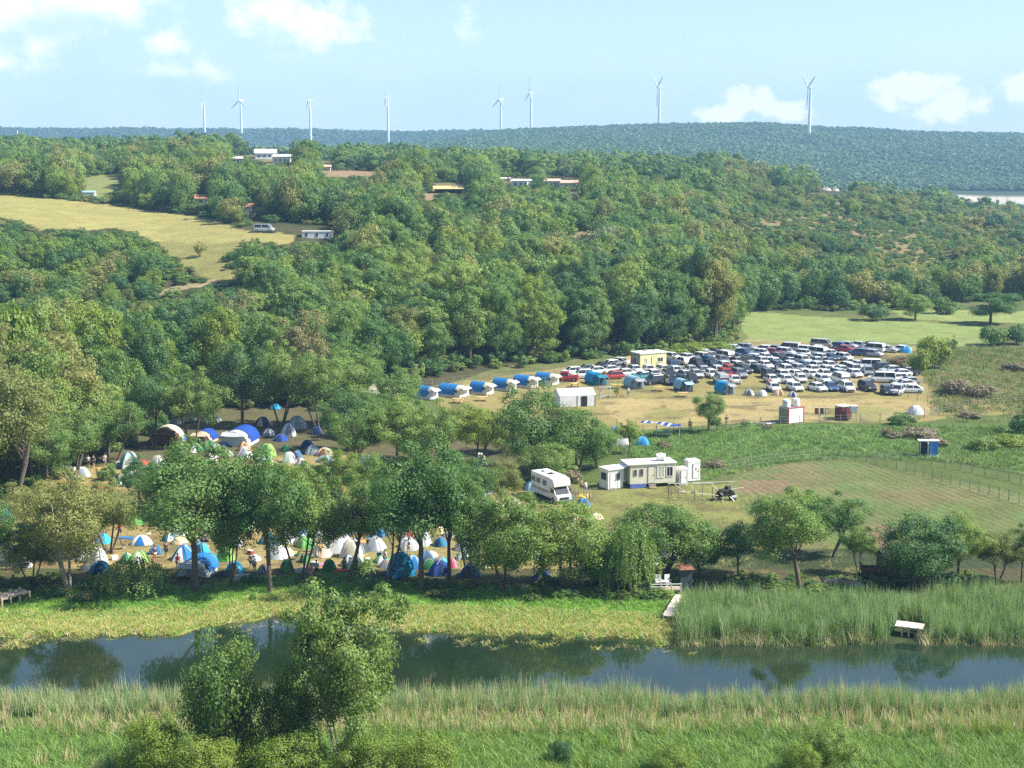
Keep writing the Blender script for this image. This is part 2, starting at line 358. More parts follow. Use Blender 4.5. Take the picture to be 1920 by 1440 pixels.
# ------------------------------------------------------------------ ground sheet
def build_ground():
    s = np.linspace(-1, 1, 761); U = np.sign(s) * np.abs(s) ** 1.7 * .82
    rows = np.concatenate([np.arange(-110, 84, 4.0), np.arange(84, 104, .4), np.arange(104, 320, .55), 320 * 1.0062 ** np.arange(0, 192), np.linspace(1060, 4050, 110)])
    Y, UU = np.meshgrid(rows, U, indexing='ij'); X = UU * (Y + 130); Z = ground(X, Y)
    nr, nc = Y.shape; ii = np.arange((nr - 1) * (nc - 1)); r = ii // (nc - 1); c = ii % (nc - 1); a = r * nc + c
    F = np.stack([a, a + 1, a + nc + 1, a + nc], 1)
    x, y, z = X.ravel(), Y.ravel(), Z.ravel()
    wx = x + fbm(x, y, 6, 3, 21) * 3.0; wy = y + fbm(x, y, 6, 3, 22) * 3.0
    C = np.zeros((len(x), 3)); crop = np.zeros(len(x))
    def put(mask, col, f=1.0):
        f = np.where(mask, f, 0.0)[:, None] if np.isscalar(f) or not hasattr(f, 'shape') else np.where(mask, f, 0)[:, None]
        C[:] = C * (1 - f) + np.array(col) * f
    n1 = fbm(x, y, 11, 4, 31); n2 = fbm(x, y, 3.2, 3, 32); n3 = fbm(x, y, 35, 3, 33)
    put(np.ones(len(x), bool), (.105, .145, .042)); put(n3 > .02, (.15, .165, .055), sstep(.02, .2, n3)); put(n1 > .12, (.20, .17, .09), sstep(.10, .3, n1) * .7)
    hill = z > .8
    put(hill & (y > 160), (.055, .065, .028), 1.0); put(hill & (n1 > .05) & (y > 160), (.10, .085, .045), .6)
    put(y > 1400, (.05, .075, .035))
    for poly, col, f in (
        ([(-900, 880), (0, 890), (250, 868), (640, 850), (960, 880), (1005, 925), (1080, 960), (1120, 1000), (1120, 1065), (1000, 1085), (-900, 1085)], (.37, .285, .125), 1),
        ([(60, 880), (200, 800), (300, 760), (640, 755), (830, 775), (960, 800), (1000, 900), (720, 880), (640, 848), (300, 866)], (.13, .115, .06), .9),
        ([(800, 745), (830, 728), (1030, 696), (1180, 682), (1250, 664), (1400, 652), (1640, 636), (1725, 650), (1725, 700), (1760, 742), (1900, 756), (1900, 776), (1700, 792), (1350, 795), (1230, 806), (1130, 800), (950, 812), (860, 785)], (.29, .245, .095), 1),
        ([(1120, 748), (1400, 746), (1700, 748), (1820, 765), (1700, 786), (1350, 790), (1160, 796)], (.40, .315, .14), .85),
        ([(1560, 690), (1640, 690), (1660, 730), (1600, 738), (1540, 730)], (.40, .30, .15), .8),
        ([(1130, 812), (1230, 808), (1400, 798), (1700, 797), (1790, 812), (1760, 850), (1600, 858), (1440, 872), (1300, 884), (1200, 872)], (.105, .185, .050), 1),
        ([(1060, 905), (1180, 912), (1390, 905), (1430, 1000), (1480, 1085), (1650, 1085), (1650, 1020), (1700, 1100), (1300, 1110), (1250, 1010), (1130, 1000)], (.225, .230, .075), 1),
        ([(1370, 905), (1420, 880), (1540, 862), (1625, 868), (2300, 1010), (2300, 1100), (1640, 1050), (1500, 1000), (1400, 960)], (.165, .195, .070), 1),
        ([(1400, 878), (1540, 864), (1620, 874), (1560, 886), (1480, 890)], (.12, .21, .06), .9),
        ([(1390, 588), (1700, 602), (1850, 612), (1835, 648), (1640, 656), (1500, 642), (1396, 640)], (.235, .290, .095), 1),
        ([(1660, 580), (2400, 588), (2400, 606), (1900, 606), (1700, 598)], (.25, .30, .10), 1),
        ([(1395, 636), (1500, 640), (1640, 655), (1640, 662), (1500, 652), (1400, 648)], (.33, .27, .13), .8)):
        put(pip(wx, wy, flat_poly(poly)), col, f)
    camp = (y > 130) & (y < 305) & (z < .8)
    put(camp & (n1 > .04) & (C[:, 0] > .24), (.20, .21, .07), sstep(.04, .2, n1) * .6); put(camp & (n2 > .16) & (C[:, 0] > .2), (.17, .135, .075), .55)
    # dirt track along the wood, brown earth in the crop field
    tr = flat_poly([(1045, 703), (1130, 684), (1190, 668), (1215, 668), (1180, 682), (1130, 694), (1050, 710)]); put(pip(x, y, tr), (.42, .30, .18), .95)
    cf = flat_poly([(1380, 900), (1420, 878), (1540, 860), (1625, 868), (2300, 1010), (2300, 1110), (1640, 1060), (1500, 1000), (1400, 960)]); cm = pip(x, y, cf); crop[cm] = 1
    put(cm & (n3 > -.06), (.26, .18, .105), sstep(-.06, .14, n3) * .7); put(cm & (n1 > .08), (.13, .21, .06), .5)
    put(pip(wx, wy, flat_poly([(1620, 985), (1680, 990), (1660, 1050), (1625, 1045)])), (.27, .17, .11), .9)
    put(pip(wx, wy, flat_poly([(1385, 900), (1480, 900), (1500, 925), (1390, 925)])), (.26, .18, .11), .7)
    # river banks and bed
    df = y - shore_far(x); bank = (df > -3) & (y > 108) & (y < 140)
    put(bank & (df < 11), (.24, .26, .07)); put(bank & (x > 16), (.06, .08, .035)); put(bank & (df >= 4.8) & (df < 12.5) & (x < 16), (.15, .28, .04)); put(bank & (df >= 11) & (y < 133), (.10, .088, .045)); put(bank & (df >= 11) & (y < 133) & (n2 > .05), (.09, .12, .04), .8)
    put((y < 101) & (y > 60), (.12, .15, .05)); put((y < 84), (.10, .12, .045))
    put((y > shore_near(x) + .2) & (df < -.35) & (y < 125), (.055, .042, .022))
    # hill patches
    hp = (y > 230) & (y < 1200); px, py, _ = proj(x, y, z)
    dist = lambda poly: hp & pip(px + n1 * 22, py + n2 * 6, poly)
    put(dist(HILL_FIELD), (.33, .30, .105)); put(dist([(300, 452), (420, 458), (470, 450), (455, 500), (452, 525), (420, 536), (330, 500)]), (.235, .225, .075), .9)
    put(dist(SMALL_FIELD), (.22, .245, .085)); put(dist(GAP), (.26, .21, .11)); put(dist(PATH), (.32, .26, .15))
    for q in CUT: put(dist(q), (.31, .215, .13), .9)
    for q in HOUSES[:8]: put(dist(q) & (n1 > -.1), (.27, .235, .11), .6)
    put(hp & pip(px + n1 * 60, py + n2 * 10, [(1380, 375), (1560, 375), (1700, 390), (2200, 420), (2200, 560), (1820, 530), (1700, 505), (1500, 450), (1380, 450)]), (.21, .20, .08), .95)
    put(dist(HEATH) & (n1 + n2 * .8 > -.05), (.27, .18, .10), .75)
    put(hp & (px > 1800) & (px < 2100) & (py > 490) & (py < 560) & (n1 > 0), (.24, .17, .1), .6)
    put((y > 1485) & (y < 1552) & (z < 1.2 + n1 * 4) & (px > 1790), (.50, .44, .34))
    put(np.ones(len(x), bool), (0, 0, 0), np.clip(.16 + n2 * .5, 0, .3) * .8)
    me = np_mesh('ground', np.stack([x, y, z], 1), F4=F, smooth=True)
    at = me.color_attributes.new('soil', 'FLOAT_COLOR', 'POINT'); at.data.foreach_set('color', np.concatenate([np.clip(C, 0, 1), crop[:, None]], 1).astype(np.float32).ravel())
    m = bpy.data.materials.new('land'); m.use_nodes = True; nt = m.node_tree; N = nt.nodes; L = nt.links; b = N['Principled BSDF']
    b.inputs['Roughness'].default_value = .95; b.inputs['Specular IOR Level'].default_value = .1
    va = N.new('ShaderNodeVertexColor'); va.layer_name = 'soil'; g = N.new('ShaderNodeNewGeometry')
    def noise(s, d=6, r=.7):
        n = N.new('ShaderNodeTexNoise'); n.inputs['Scale'].default_value = s; n.inputs['Detail'].default_value = d; n.inputs['Roughness'].default_value = r; L.new(g.outputs['Position'], n.inputs['Vector']); return n.outputs[0]
    def M(op, a, b=0.0):
        q = N.new('ShaderNodeMath'); q.operation = op
        for i, v in enumerate((a, b)):
            if isinstance(v, (int, float)): q.inputs[i].default_value = v
            else: L.new(v, q.inputs[i])
        return q.outputs[0]
    nz = noise(1.3); k = M('ADD', .45, M('MULTIPLY', nz, 1.1))
    mp = N.new('ShaderNodeMapping'); mp.inputs['Rotation'].default_value = (0, 0, R(-16.5)); L.new(g.outputs['Position'], mp.inputs[0])
    wv = N.new('ShaderNodeTexWave'); wv.bands_direction = 'X'; wv.inputs['Scale'].default_value = .27; wv.inputs['Distortion'].default_value = 2.2; wv.inputs['Detail'].default_value = 3; wv.inputs['Detail Scale'].default_value = 1.5; L.new(mp.outputs[0], wv.inputs[0])
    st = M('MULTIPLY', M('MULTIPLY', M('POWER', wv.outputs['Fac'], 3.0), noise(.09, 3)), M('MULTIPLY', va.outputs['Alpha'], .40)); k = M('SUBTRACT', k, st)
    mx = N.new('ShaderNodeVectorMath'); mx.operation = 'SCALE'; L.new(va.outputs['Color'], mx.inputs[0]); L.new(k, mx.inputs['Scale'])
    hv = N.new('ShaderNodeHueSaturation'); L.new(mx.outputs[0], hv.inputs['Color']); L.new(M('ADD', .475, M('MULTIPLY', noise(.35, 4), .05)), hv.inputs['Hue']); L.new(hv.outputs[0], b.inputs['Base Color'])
    bp = N.new('ShaderNodeBump'); bp.inputs['Strength'].default_value = .9; bp.inputs['Distance'].default_value = .25; L.new(noise(2.2, 5, .8), bp.inputs['Height']); L.new(bp.outputs[0], b.inputs['Normal'])
    o = link('ground', me, m); tag(o, kind='structure')
build_ground()

def water(name, x0, x1, y0, y1, z, col, blue):
    m = bpy.data.materials.new(name); m.use_nodes = True; nt = m.node_tree; N = nt.nodes; L = nt.links; b = N['Principled BSDF']
    b.inputs['Base Color'].default_value = (*col, 1); b.inputs['Roughness'].default_value = .035; b.inputs['IOR'].default_value = blue
    g = N.new('ShaderNodeNewGeometry'); n = N.new('ShaderNodeTexNoise'); n.inputs['Scale'].default_value = .8; n.inputs['Detail'].default_value = 4; L.new(g.outputs['Position'], n.inputs['Vector'])
    bp = N.new('ShaderNodeBump'); bp.inputs['Strength'].default_value = .10; bp.inputs['Distance'].default_value = .05; L.new(n.outputs[0], bp.inputs['Height']); L.new(bp.outputs[0], b.inputs['Normal'])
    # murk: brown and green stretches of weed under the surface
    n2 = N.new('ShaderNodeTexNoise'); n2.inputs['Scale'].default_value = .16; n2.inputs['Detail'].default_value = 5; L.new(g.outputs['Position'], n2.inputs['Vector'])
    r = N.new('ShaderNodeValToRGB'); r.color_ramp.elements[0].position = .4; r.color_ramp.elements[0].color = (*col, 1); r.color_ramp.elements[1].position = .68; r.color_ramp.elements[1].color = (col[0] * 1.7, col[1] * 1.25, col[2], 1)
    L.new(n2.outputs[0], r.inputs[0]); L.new(r.outputs[0], b.inputs['Base Color'])
    o = link(name, np_mesh(name, [(x0, y0, z), (x1, y0, z), (x1, y1, z), (x0, y1, z)], F4=[(0, 1, 2, 3)]), m); tag(o, kind='structure'); return o
water('river_water', -190, 190, 90, 127, WATER_Z, (.012, .026, .014), 1.85)
water('sea_water', 340, 1700, 900, 1560, -4.2, (.05, .16, .20), 1.4)

# ------------------------------------------------------------------ scattering for uncountable stuff
HID = bpy.data.collections.new('pool')
def tmpl(me, m):
    o = bpy.data.objects.new(me.name, me)
    if not me.materials: me.materials.append(m)
    HID.objects.link(o); return o
def scatter(name, pts, scl, rot, templates):
    """one object: copies of the templates at points (geometry nodes)"""
    sub = bpy.data.collections.new(name + ' kit')
    for t in templates: sub.objects.link(t)
    me = bpy.data.meshes.new(name); me.vertices.add(len(pts)); me.vertices.foreach_set('co', np.asarray(pts, np.float32).ravel())
    a = me.attributes.new('scl', 'FLOAT_VECTOR', 'POINT'); a.data.foreach_set('vector', np.asarray(scl, np.float32).ravel())
    a = me.attributes.new('rot', 'FLOAT_VECTOR', 'POINT'); a.data.foreach_set('vector', np.asarray(rot, np.float32).ravel())
    ng = bpy.data.node_groups.new(name, 'GeometryNodeTree'); ng.interface.new_socket('Geometry', in_out='INPUT', socket_type='NodeSocketGeometry'); ng.interface.new_socket('Geometry', in_out='OUTPUT', socket_type='NodeSocketGeometry')
    N = ng.nodes; L = ng.links; gi = N.new('NodeGroupInput'); go = N.new('NodeGroupOutput'); ip = N.new('GeometryNodeInstanceOnPoints'); ci = N.new('GeometryNodeCollectionInfo')
    ci.inputs['Collection'].default_value = sub; ci.inputs['Separate Children'].default_value = True; ci.inputs['Reset Children'].default_value = True; ip.inputs['Pick Instance'].default_value = True
    for nm, sock in (('scl', 'Scale'), ('rot', 'Rotation')):
        q = N.new('GeometryNodeInputNamedAttribute'); q.data_type = 'FLOAT_VECTOR'; q.inputs['Name'].default_value = nm; L.new(q.outputs[0], ip.inputs[sock])
    L.new(gi.outputs[0], ip.inputs['Points']); L.new(ci.outputs[0], ip.inputs['Instance']); L.new(ip.outputs[0], go.inputs[0])
    o = bpy.data.objects.new(name, me); COL.objects.link(o); md = o.modifiers.new('scatter', 'NODES'); md.node_group = ng; return o

# ------------------------------------------------------------------ plants
def quads_from(Pt, Nn, rng, size, asp=.62):
    n = len(Pt); t = rng.normal(size=(n, 3)); t -= (t * Nn).sum(1, keepdims=True) * Nn; t /= np.linalg.norm(t, axis=1, keepdims=True) + 1e-9; b = np.cross(Nn, t)
    s = size * rng.uniform(.55, 1.35, (n, 1)); V = np.stack([Pt + t * s, Pt + b * s * asp, Pt - t * s, Pt - b * s * asp], 1).reshape(-1, 3)
    return V, np.arange(4 * n).reshape(n, 4)
def crown_mesh(name, seed, rad, top, base, nclump, nleaf, leaf, lobes=.3, clump=.3, loose=0.0, flat=.0):
    rng = np.random.RandomState(seed); c0 = np.array([0, 0, (top + base) / 2]); ax = np.array([rad, rad, (top - base) / 2])
    d = rng.normal(size=(nclump * 2, 3)); d /= np.linalg.norm(d, axis=1, keepdims=True); d = d[d[:, 2] > -.85][:nclump]
    ph = rng.uniform(0, 6.28, 6); az = np.arctan2(d[:, 1], d[:, 0])
    lob = 1 + lobes * (np.sin(2 * az + ph[0]) * .5 + np.sin(3 * az + ph[1] + d[:, 2] * 3) * .6 + np.sin(5 * az + ph[2]) * .3) * .6
    rr = (rng.uniform(.25, 1, len(d)) ** (.45)) * lob; wz = np.where(d[:, 2] < 0, .86 + flat, 1.0)
    rc = rad * clump * rng.uniform(.6, 1.35, len(d)); C = c0 + d * ax * (rr * .80 * wz)[:, None]
    C[:, 0] += rng.normal(0, rad * .05, len(d)); k = max(1, nleaf // len(d)); Pt = []; Nn = []
    for c, r_ in zip(C, rc):
        q = rng.normal(size=(k, 3)); q /= np.linalg.norm(q, axis=1, keepdims=True)
        out = (c - c0) / ax; out /= np.linalg.norm(out) + 1e-6; q = q + out * .55 + np.array([0, 0, .25]); q /= np.linalg.norm(q, axis=1, keepdims=True)
        rad_j = r_ * rng.uniform(.55, 1.12 + loose, (k, 1)); pos = c + q * rad_j * np.array([1, 1, .82]); nn = q + rng.normal(0, .33, (k, 3)); nn /= np.linalg.norm(nn, axis=1, keepdims=True)
        Pt.append(pos); Nn.append(nn)
    V, F = quads_from(np.concatenate(Pt), np.concatenate(Nn), rng, leaf)
    return np_mesh(name, V, F4=F), C
def trunk_mesh(name, seed, H, r, C, forks=5, stems=1, lean=0.0):
    rng = random.Random(seed); mb = MB(); mb.smooth = True; C = list(C); low = [c for c in C if c[2] > H * .25] or C
    for s in range(stems):
        a = rng.uniform(0, 6.28); sp = .0 if stems == 1 else H * .10; ox, oy = math.cos(a) * r * 1.6 * (stems > 1), math.sin(a) * r * 1.6 * (stems > 1)
        mid = (ox + math.cos(a) * sp + lean * H * .3, oy + math.sin(a) * sp, H * .32); top = (ox + math.cos(a) * sp * 2 + rng.uniform(-.3, .3) + lean * H * .5, oy + math.sin(a) * sp * 2, H * .78)
        rr = r / math.sqrt(stems); mb.tube([(ox, oy, -.3), (ox * 1.1, oy * 1.1, .5), mid, ((mid[0] + top[0]) / 2 + rng.uniform(-.2, .2), (mid[1] + top[1]) / 2, H * .55), top], [rr * 1.35, rr, rr * .8, rr * .55, rr * .2], 7)
        for i in range(forks):
            c = rng.choice(low); t = rng.uniform(.28, .6); st = (mid[0] * min(1, t / .32) if t < .32 else mid[0] + (top[0] - mid[0]) * (t - .32) / .46, mid[1] if t > .32 else mid[1] * t / .32, H * t)
            m_ = [(st[j] + c[j]) / 2 for j in range(3)]; m_[2] += rng.uniform(-.3, .5)
            mb.tube([st, m_, c], [rr * .45, rr * .3, rr * .12], 5, cap=False)
    return mb.mesh(name)
def tree_kit(kind, seed, H, rad, base, nclump, nleaf, leaf, r, forks=5, stems=1, lobes=.3, clump=.3, loose=0.0, lean=0.0):
    cm, C = crown_mesh('crown ' + kind, seed, rad, H, base, nclump, nleaf, leaf, lobes, clump, loose)
    return dict(crown=cm, trunk=trunk_mesh('trunk ' + kind, seed, H, r, C, forks, stems, lean), H=H, rad=rad)
def place_tree(kit, name, x, y, h, lm, label, cat='tree', group=None, rad=None, rz=None, bark=None, tilt=None):
    z = gz(x, y); s = h / kit['H']; sx = (rad / kit['rad']) if rad else s
    o = empty(name, (x, y, z - .05), rz if rz is not None else random.uniform(0, 6.28), label, cat, group); o.scale = (sx, sx, s)
    if tilt: o.rotation_euler = (tilt[0], tilt[1], o.rotation_euler[2])
    link('trunk', kit['trunk'], bark or BARK, o, slot=True); link('crown', kit['crown'], LM[lm], o, slot=True); return o
NEAR = [tree_kit('river tree', 11 + i, 12, 4.6, [3.2, 3.0, 3.8, 2.6, 4.2][i], [64, 76, 56, 80, 52][i], 22000, .108, .24, 9, [1, 2, 1, 3, 2][i], lobes=.6, clump=[.21, .20, .23, .19, .23][i], loose=.30) for i in range(5)]
LOW = [tree_kit('low branched tree', 21 + i, 10, 4.6, .3, 90, 24000, .105, .24, 7, 2, lobes=.55, clump=.22, loose=.28) for i in range(2)]
WOOD = [tree_kit('wood tree', 31 + i, 14, 4.4, [.3, .6, .1, .4, .2, .8][i], [66, 54, 76, 60, 70, 50][i], 15000, .155, .26, 4, lobes=.45, clump=[.26, .30, .24, .27, .25, .30][i], loose=.12) for i in range(6)]
ROUND = [tree_kit('round bush', 51 + i, 4, 2.6, -.2, 34, 3800, .17, .09, 3, 3, lobes=.5, clump=.34, loose=.1) for i in range(3)]
FINE = tree_kit('fine bush', 57, 4, 2.6, -.2, 70, 22000, .062, .09, 5, 4, lobes=.6, clump=.26, loose=.25)
SPARSE = tree_kit('sparse bush', 61, 3, 1.6, .1, 26, 900, .12, .06, 9, 4, lobes=.6, clump=.25, loose=.5)
TALLFG = tree_kit('foreground tree', 71, 12, 4.4, -.2, 120, 46000, .098, .15, 14, 7, lobes=.8, clump=.16, loose=.55)
# ------------------------------------------------------------------ trees by the river and in the camp
def willow_kit(seed, H, rad, low=.4):
    rng = np.random.RandomState(seed); Pt = []; Nn = []
    for i in range(150):
        a = rng.uniform(0, 6.28); r_ = rad * rng.uniform(.1, 1) ** .7; z0 = H * (1 - .5 * (r_ / rad) ** 2) * rng.uniform(.86, 1.02); ln = (z0 - low) * rng.uniform(.2, 1.0) * (.35 + .6 * r_ / rad)
        n = int(ln / .055); t = np.linspace(0, 1, max(n, 4)); sw = rng.normal(0, .12, 2)
        p = np.stack([np.cos(a) * (r_ + .25 * np.sin(t * 2.2)) + sw[0] * t * t, np.sin(a) * (r_ + .25 * np.sin(t * 2.2)) + sw[1] * t * t, z0 - ln * t], 1) + rng.normal(0, .09, (len(t), 3))
        Pt.append(p); q = rng.normal(0, .6, (len(t), 3)) + [np.cos(a), np.sin(a), .2]; Nn.append(q / np.linalg.norm(q, axis=1, keepdims=True))
    V, F = quads_from(np.concatenate(Pt), np.concatenate(Nn), rng, .13, .5)
    C = [(rad * .5 * math.cos(k), rad * .5 * math.sin(k), H * .75) for k in range(6)]
    return dict(crown=np_mesh('willow crown', V, F4=F), trunk=trunk_mesh('willow trunk', seed, H * .9, .3, C, 6), H=H, rad=rad)
WIL = willow_kit(5, 8, 3.4); WILB = willow_kit(6, 4.2, 3.6, .0)
RV = 'trees along the river bank'
def at_px(px, py): x, y, z, s = P(px, py); return x, y, s
# px, py of the foot, py of the top, crown half width in px, kit, leaf kind, label, tilt
RIVER_TREES = [
    (132, 1112, 885, 82, 3, 'olive', 'loose olive-green tree with several thin trunks beside the left wooden jetty', (0, -.05)),
    (22, 960, 690, 88, 4, 'olive', 'tall yellowish tree at the left edge of the photo above the bright blue tarp', None),
    (75, 1010, 905, 62, 1, 'olive', 'lower yellow-green tree over the bright blue tarp at the left edge', None),
    (-20, 1105, 930, 60, 0, 'mid', 'dark tree cut by the left edge beside the jetty', None),
    (367, 1108, 852, 112, 2, 'mid', 'big forked dark-trunked tree over the grey cabin tent on the bank', None),
    (507, 1112, 868, 80, 0, 'mid', 'green tree with pale trunk foot between the blue dome and green tents', (0, .06)),
    (562, 1098, 868, 70, 3, 'mid', 'tree with several thin dark stems above the row of dark green tents', None),
    (650, 1092, 890, 62, 1, 'mid', 'slender straight tree just right of the white tents on the bank', None),
    (728, 1085, 900, 55, 4, 'mid', 'small thin tree just left of the big bright blue tent on the bank', None),
    (790, 1108, 852, 95, 2, 'mid', 'tall forked tree right behind the big bright blue tent', None),
    (842, 1092, 872, 66, 0, 'mid', 'tree with thin trunk rising beside the royal blue dome tent', None),
    (948, 1112, 930, 76, 5, 'mid', 'low-branched leafy tree overhanging the bank right of the dark blue dome', None),
    (1003, 1098, 945, 66, 1, 'mid', 'leafy tree whose pale trunk stands beside the last royal blue tent', None),
    (1062, 1108, 938, 84, 6, 'mid', 'broad leafy tree hiding the camp just left of the willow', None),
    (1240, 1080, 942, 92, 6, 'mid', 'dense dark round-topped tree behind the wooden river deck', None),
    (1318, 1082, 985, 45, 5, 'dark', 'dark low tree right of the wooden river deck', None),
    (1385, 1082, 985, 48, 0, 'dark', 'dark tree with short leaning trunk behind the tall reeds', (0, .12)),
    (1500, 1104, 930, 76, 2, 'mid', 'airy tree leaning left on a slanting trunk behind the tall reeds', (0, -.20)),
    (1557, 1045, 925, 56, 1, 'mid', 'tree with dark trunk standing on the lawn behind the leaning tree', None),
    (1611, 1077, 985, 34, 4, 'mid', 'small round tree on the lawn just left of the riverside shed', None),
    (1722, 1112, 966, 82, 5, 'dark', 'large dense dark tree over the riverside shed on the right', None),
    (1795, 1100, 972, 52, 0, 'mid', 'lighter green tree touching the large dark tree on the right', None),
    (1868, 1095, 1000, 44, 4, 'scrub', 'thin loose tree with dark trunk between reeds and crop field', None),
    (1915, 1092, 990, 32, 2, 'mid', 'small tree cut by the right edge above the reeds', None),
    (60, 1100, 985, 48, 3, 'olive', 'yellow-green willow-like tree low over the bank at the far left', None), (205, 1040, 900, 56, 3, 'olive', 'thin yellowish tree left of the open camp ground', None), (95, 1050, 900, 66, 1, 'olive', 'yellowish leafy tree above the teal dome', None),
    (432, 1100, 905, 46, 3, 'mid', 'thin-stemmed tree right of the forked tree', None),
    (886, 1104, 900, 56, 3, 'mid', 'many-stemmed tree behind the dark blue pointed tent', None), (1120, 1100, 985, 46, 6, 'dark', 'dark leafy tree touching the willow from the left', None), (1285, 1090, 975, 48, 0, 'mid', 'leafy tree over the hut at the right of the river deck', None)]
for i, (px, py, top, hw, k, lm, lab, tilt) in enumerate(RIVER_TREES):
    x, y, s = at_px(px, py); h = (py - top) / s * 1.06; hw *= 1.1
    place_tree(LOW[k - 5] if k > 4 else NEAR[k], 'broadleaf_tree', x, y, h, lm, lab, group=RV, rad=hw / s * 1.02, tilt=tilt, bark=BARK_PALE if px in (132, 1003) else BARK)
CT = 'trees standing inside the camp'
for i, (px, py, top, hw, k, lm, lab) in enumerate([
    (300, 975, 880, 50, 2, 'dark', 'dark green tree in the camp behind the green tent with two people'),
    (262, 960, 862, 42, 0, 'mid', 'green tree in the camp left of the big forked tree'),
    (420, 985, 862, 60, 1, 'mid', 'leafy camp tree whose crown hangs over the white tent cluster'),
    (480, 970, 868, 52, 4, 'mid', 'leafy camp tree right behind the green double tent'),
    (575, 960, 868, 58, 1, 'mid', 'leafy camp tree left of the dark grey dome tent'),
    (640, 960, 850, 44, 2, 'bright', 'bright leafy camp tree behind the dark grey dome tent'),
    (700, 985, 862, 60, 0, 'mid', 'bushy camp tree behind the pale grey tent'),
    (762, 975, 858, 60, 1, 'mid', 'bushy camp tree behind the orange and cyan tents'),
    (880, 985, 862, 62, 4, 'mid', 'bushy camp tree left of the small blue tent'),
    (940, 965, 872, 46, 2, 'olive', 'thin yellowish camp tree with bare dark branches left of the motorhome'),
    (672, 892, 765, 62, 1, 'mid', 'leftmost of the leafy trees in the middle of the camp'),
    (745, 895, 757, 66, 0, 'mid', 'tall leafy tree in the middle of the camp'),
    (822, 892, 752, 62, 1, 'mid', 'leafy tree in the middle of the camp below the blue-roofed tents'),
    (890, 885, 762, 60, 4, 'bright', 'yellow-green leafy tree left of the dark round tree'),
    (780, 868, 765, 62, 6, 'mid', 'leafy tree behind the middle trees of the camp'),
    (1005, 888, 730, 82, 5, 'dark', 'dark round-crowned tree beside the white marquee'),
    (1082, 888, 764, 70, 6, 'mid', 'mid green tree right of the dark round-crowned tree'),
    (1030, 908, 828, 56, 6, 'willow', 'low light green tree in front of the dark round tree'),
    (1122, 878, 800, 38, 5, 'mid', 'low tree left of the pale grey tent below the blue tarpaulin'),
    (1180, 850, 792, 26, 0, 'mid', 'small bushy tree beside the striped blue tarpaulin'),
    (1328, 812, 742, 36, 2, 'mid', 'small lone tree with leaning trunk on the edge of the tent field'),
    (1340, 810, 778, 14, 1, 'mid', 'small green sapling under the lone tree on the tent field edge'),
    (140, 900, 760, 70, 1, 'mid', 'dense tree left of the striped tent at the back of the camp'),
    (60, 905, 720, 70, 2, 'olive', 'tall yellow-green tree behind the parked tents on the far left'),
    (362, 840, 690, 55, 3, 'mid', 'tree with straight bare trunk beside the blue arch tent'),
    (527, 800, 640, 60, 3, 'mid', 'tall tree with thin bare trunk beside the cyan tarp'),
    (455, 798, 655, 62, 2, 'dark', 'dark tree shading the long silver tunnel tent'), (600, 812, 665, 64, 4, 'mid', 'tree shading the narrow dark blue tent at the back'), (655, 800, 668, 62, 2, 'mid', 'tree left of the large cream tent in the shade'),
    (648, 846, 735, 56, 5, 'dark', 'dark bushy tree beside the grey dome at the back of the camp'), (740, 800, 690, 58, 3, 'mid', 'tree partly hiding the large cream tent'), (690, 820, 740, 54, 0, 'mid', 'leafy tree behind the leftmost middle camp tree'), (940, 850, 772, 46, 5, 'mid', 'bushy tree left of the dark round-crowned tree'),
    (215, 868, 745, 60, 1, 'mid', 'dense leafy tree right behind the red tent'), (290, 838, 700, 58, 4, 'dark', 'dark tree left of the cream canopy'), (90, 930, 790, 60, 0, 'mid', 'leafy tree over the white domes at the far left'), (545, 968, 872, 50, 4, 'bright', 'bright leafy camp tree between the two widest ones'), (352, 962, 858, 56, 1, 'mid', 'leafy camp tree behind the forked tree on the bank')]):
    x, y, s = at_px(px, py); place_tree(LOW[k - 5] if k > 4 else NEAR[k], 'broadleaf_tree', x, y, (py - top) / s * 1.05, lm, lab, group=CT, rad=hw / s)
x, y, s = at_px(1180, 1113); place_tree(WIL, 'willow_tree', x, y, 7.4, 'willow', 'weeping willow trailing its branches at the water edge left of the river deck', rad=2.8, rz=0)
x, y, s = at_px(1148, 1110); place_tree(WILB, 'willow_tree', x, y, 6.0, 'mid', 'shaded willow just left of the weeping willow', rad=2.2, rz=1)
x, y, s = at_px(250, 1112); place_tree(WILB, 'willow_bush', x, y, 3.4, 'willow', 'dark drooping willow bush on the bank in front of the blue and green tents', 'bush', rad=3.5, rz=2)
x, y, s = at_px(1195, 1108); place_tree(WILB, 'willow_bush', x, y, 4.6, 'willow', 'light green drooping willow bush right at the edge of the river deck', 'bush', rad=1.5, rz=2.6)
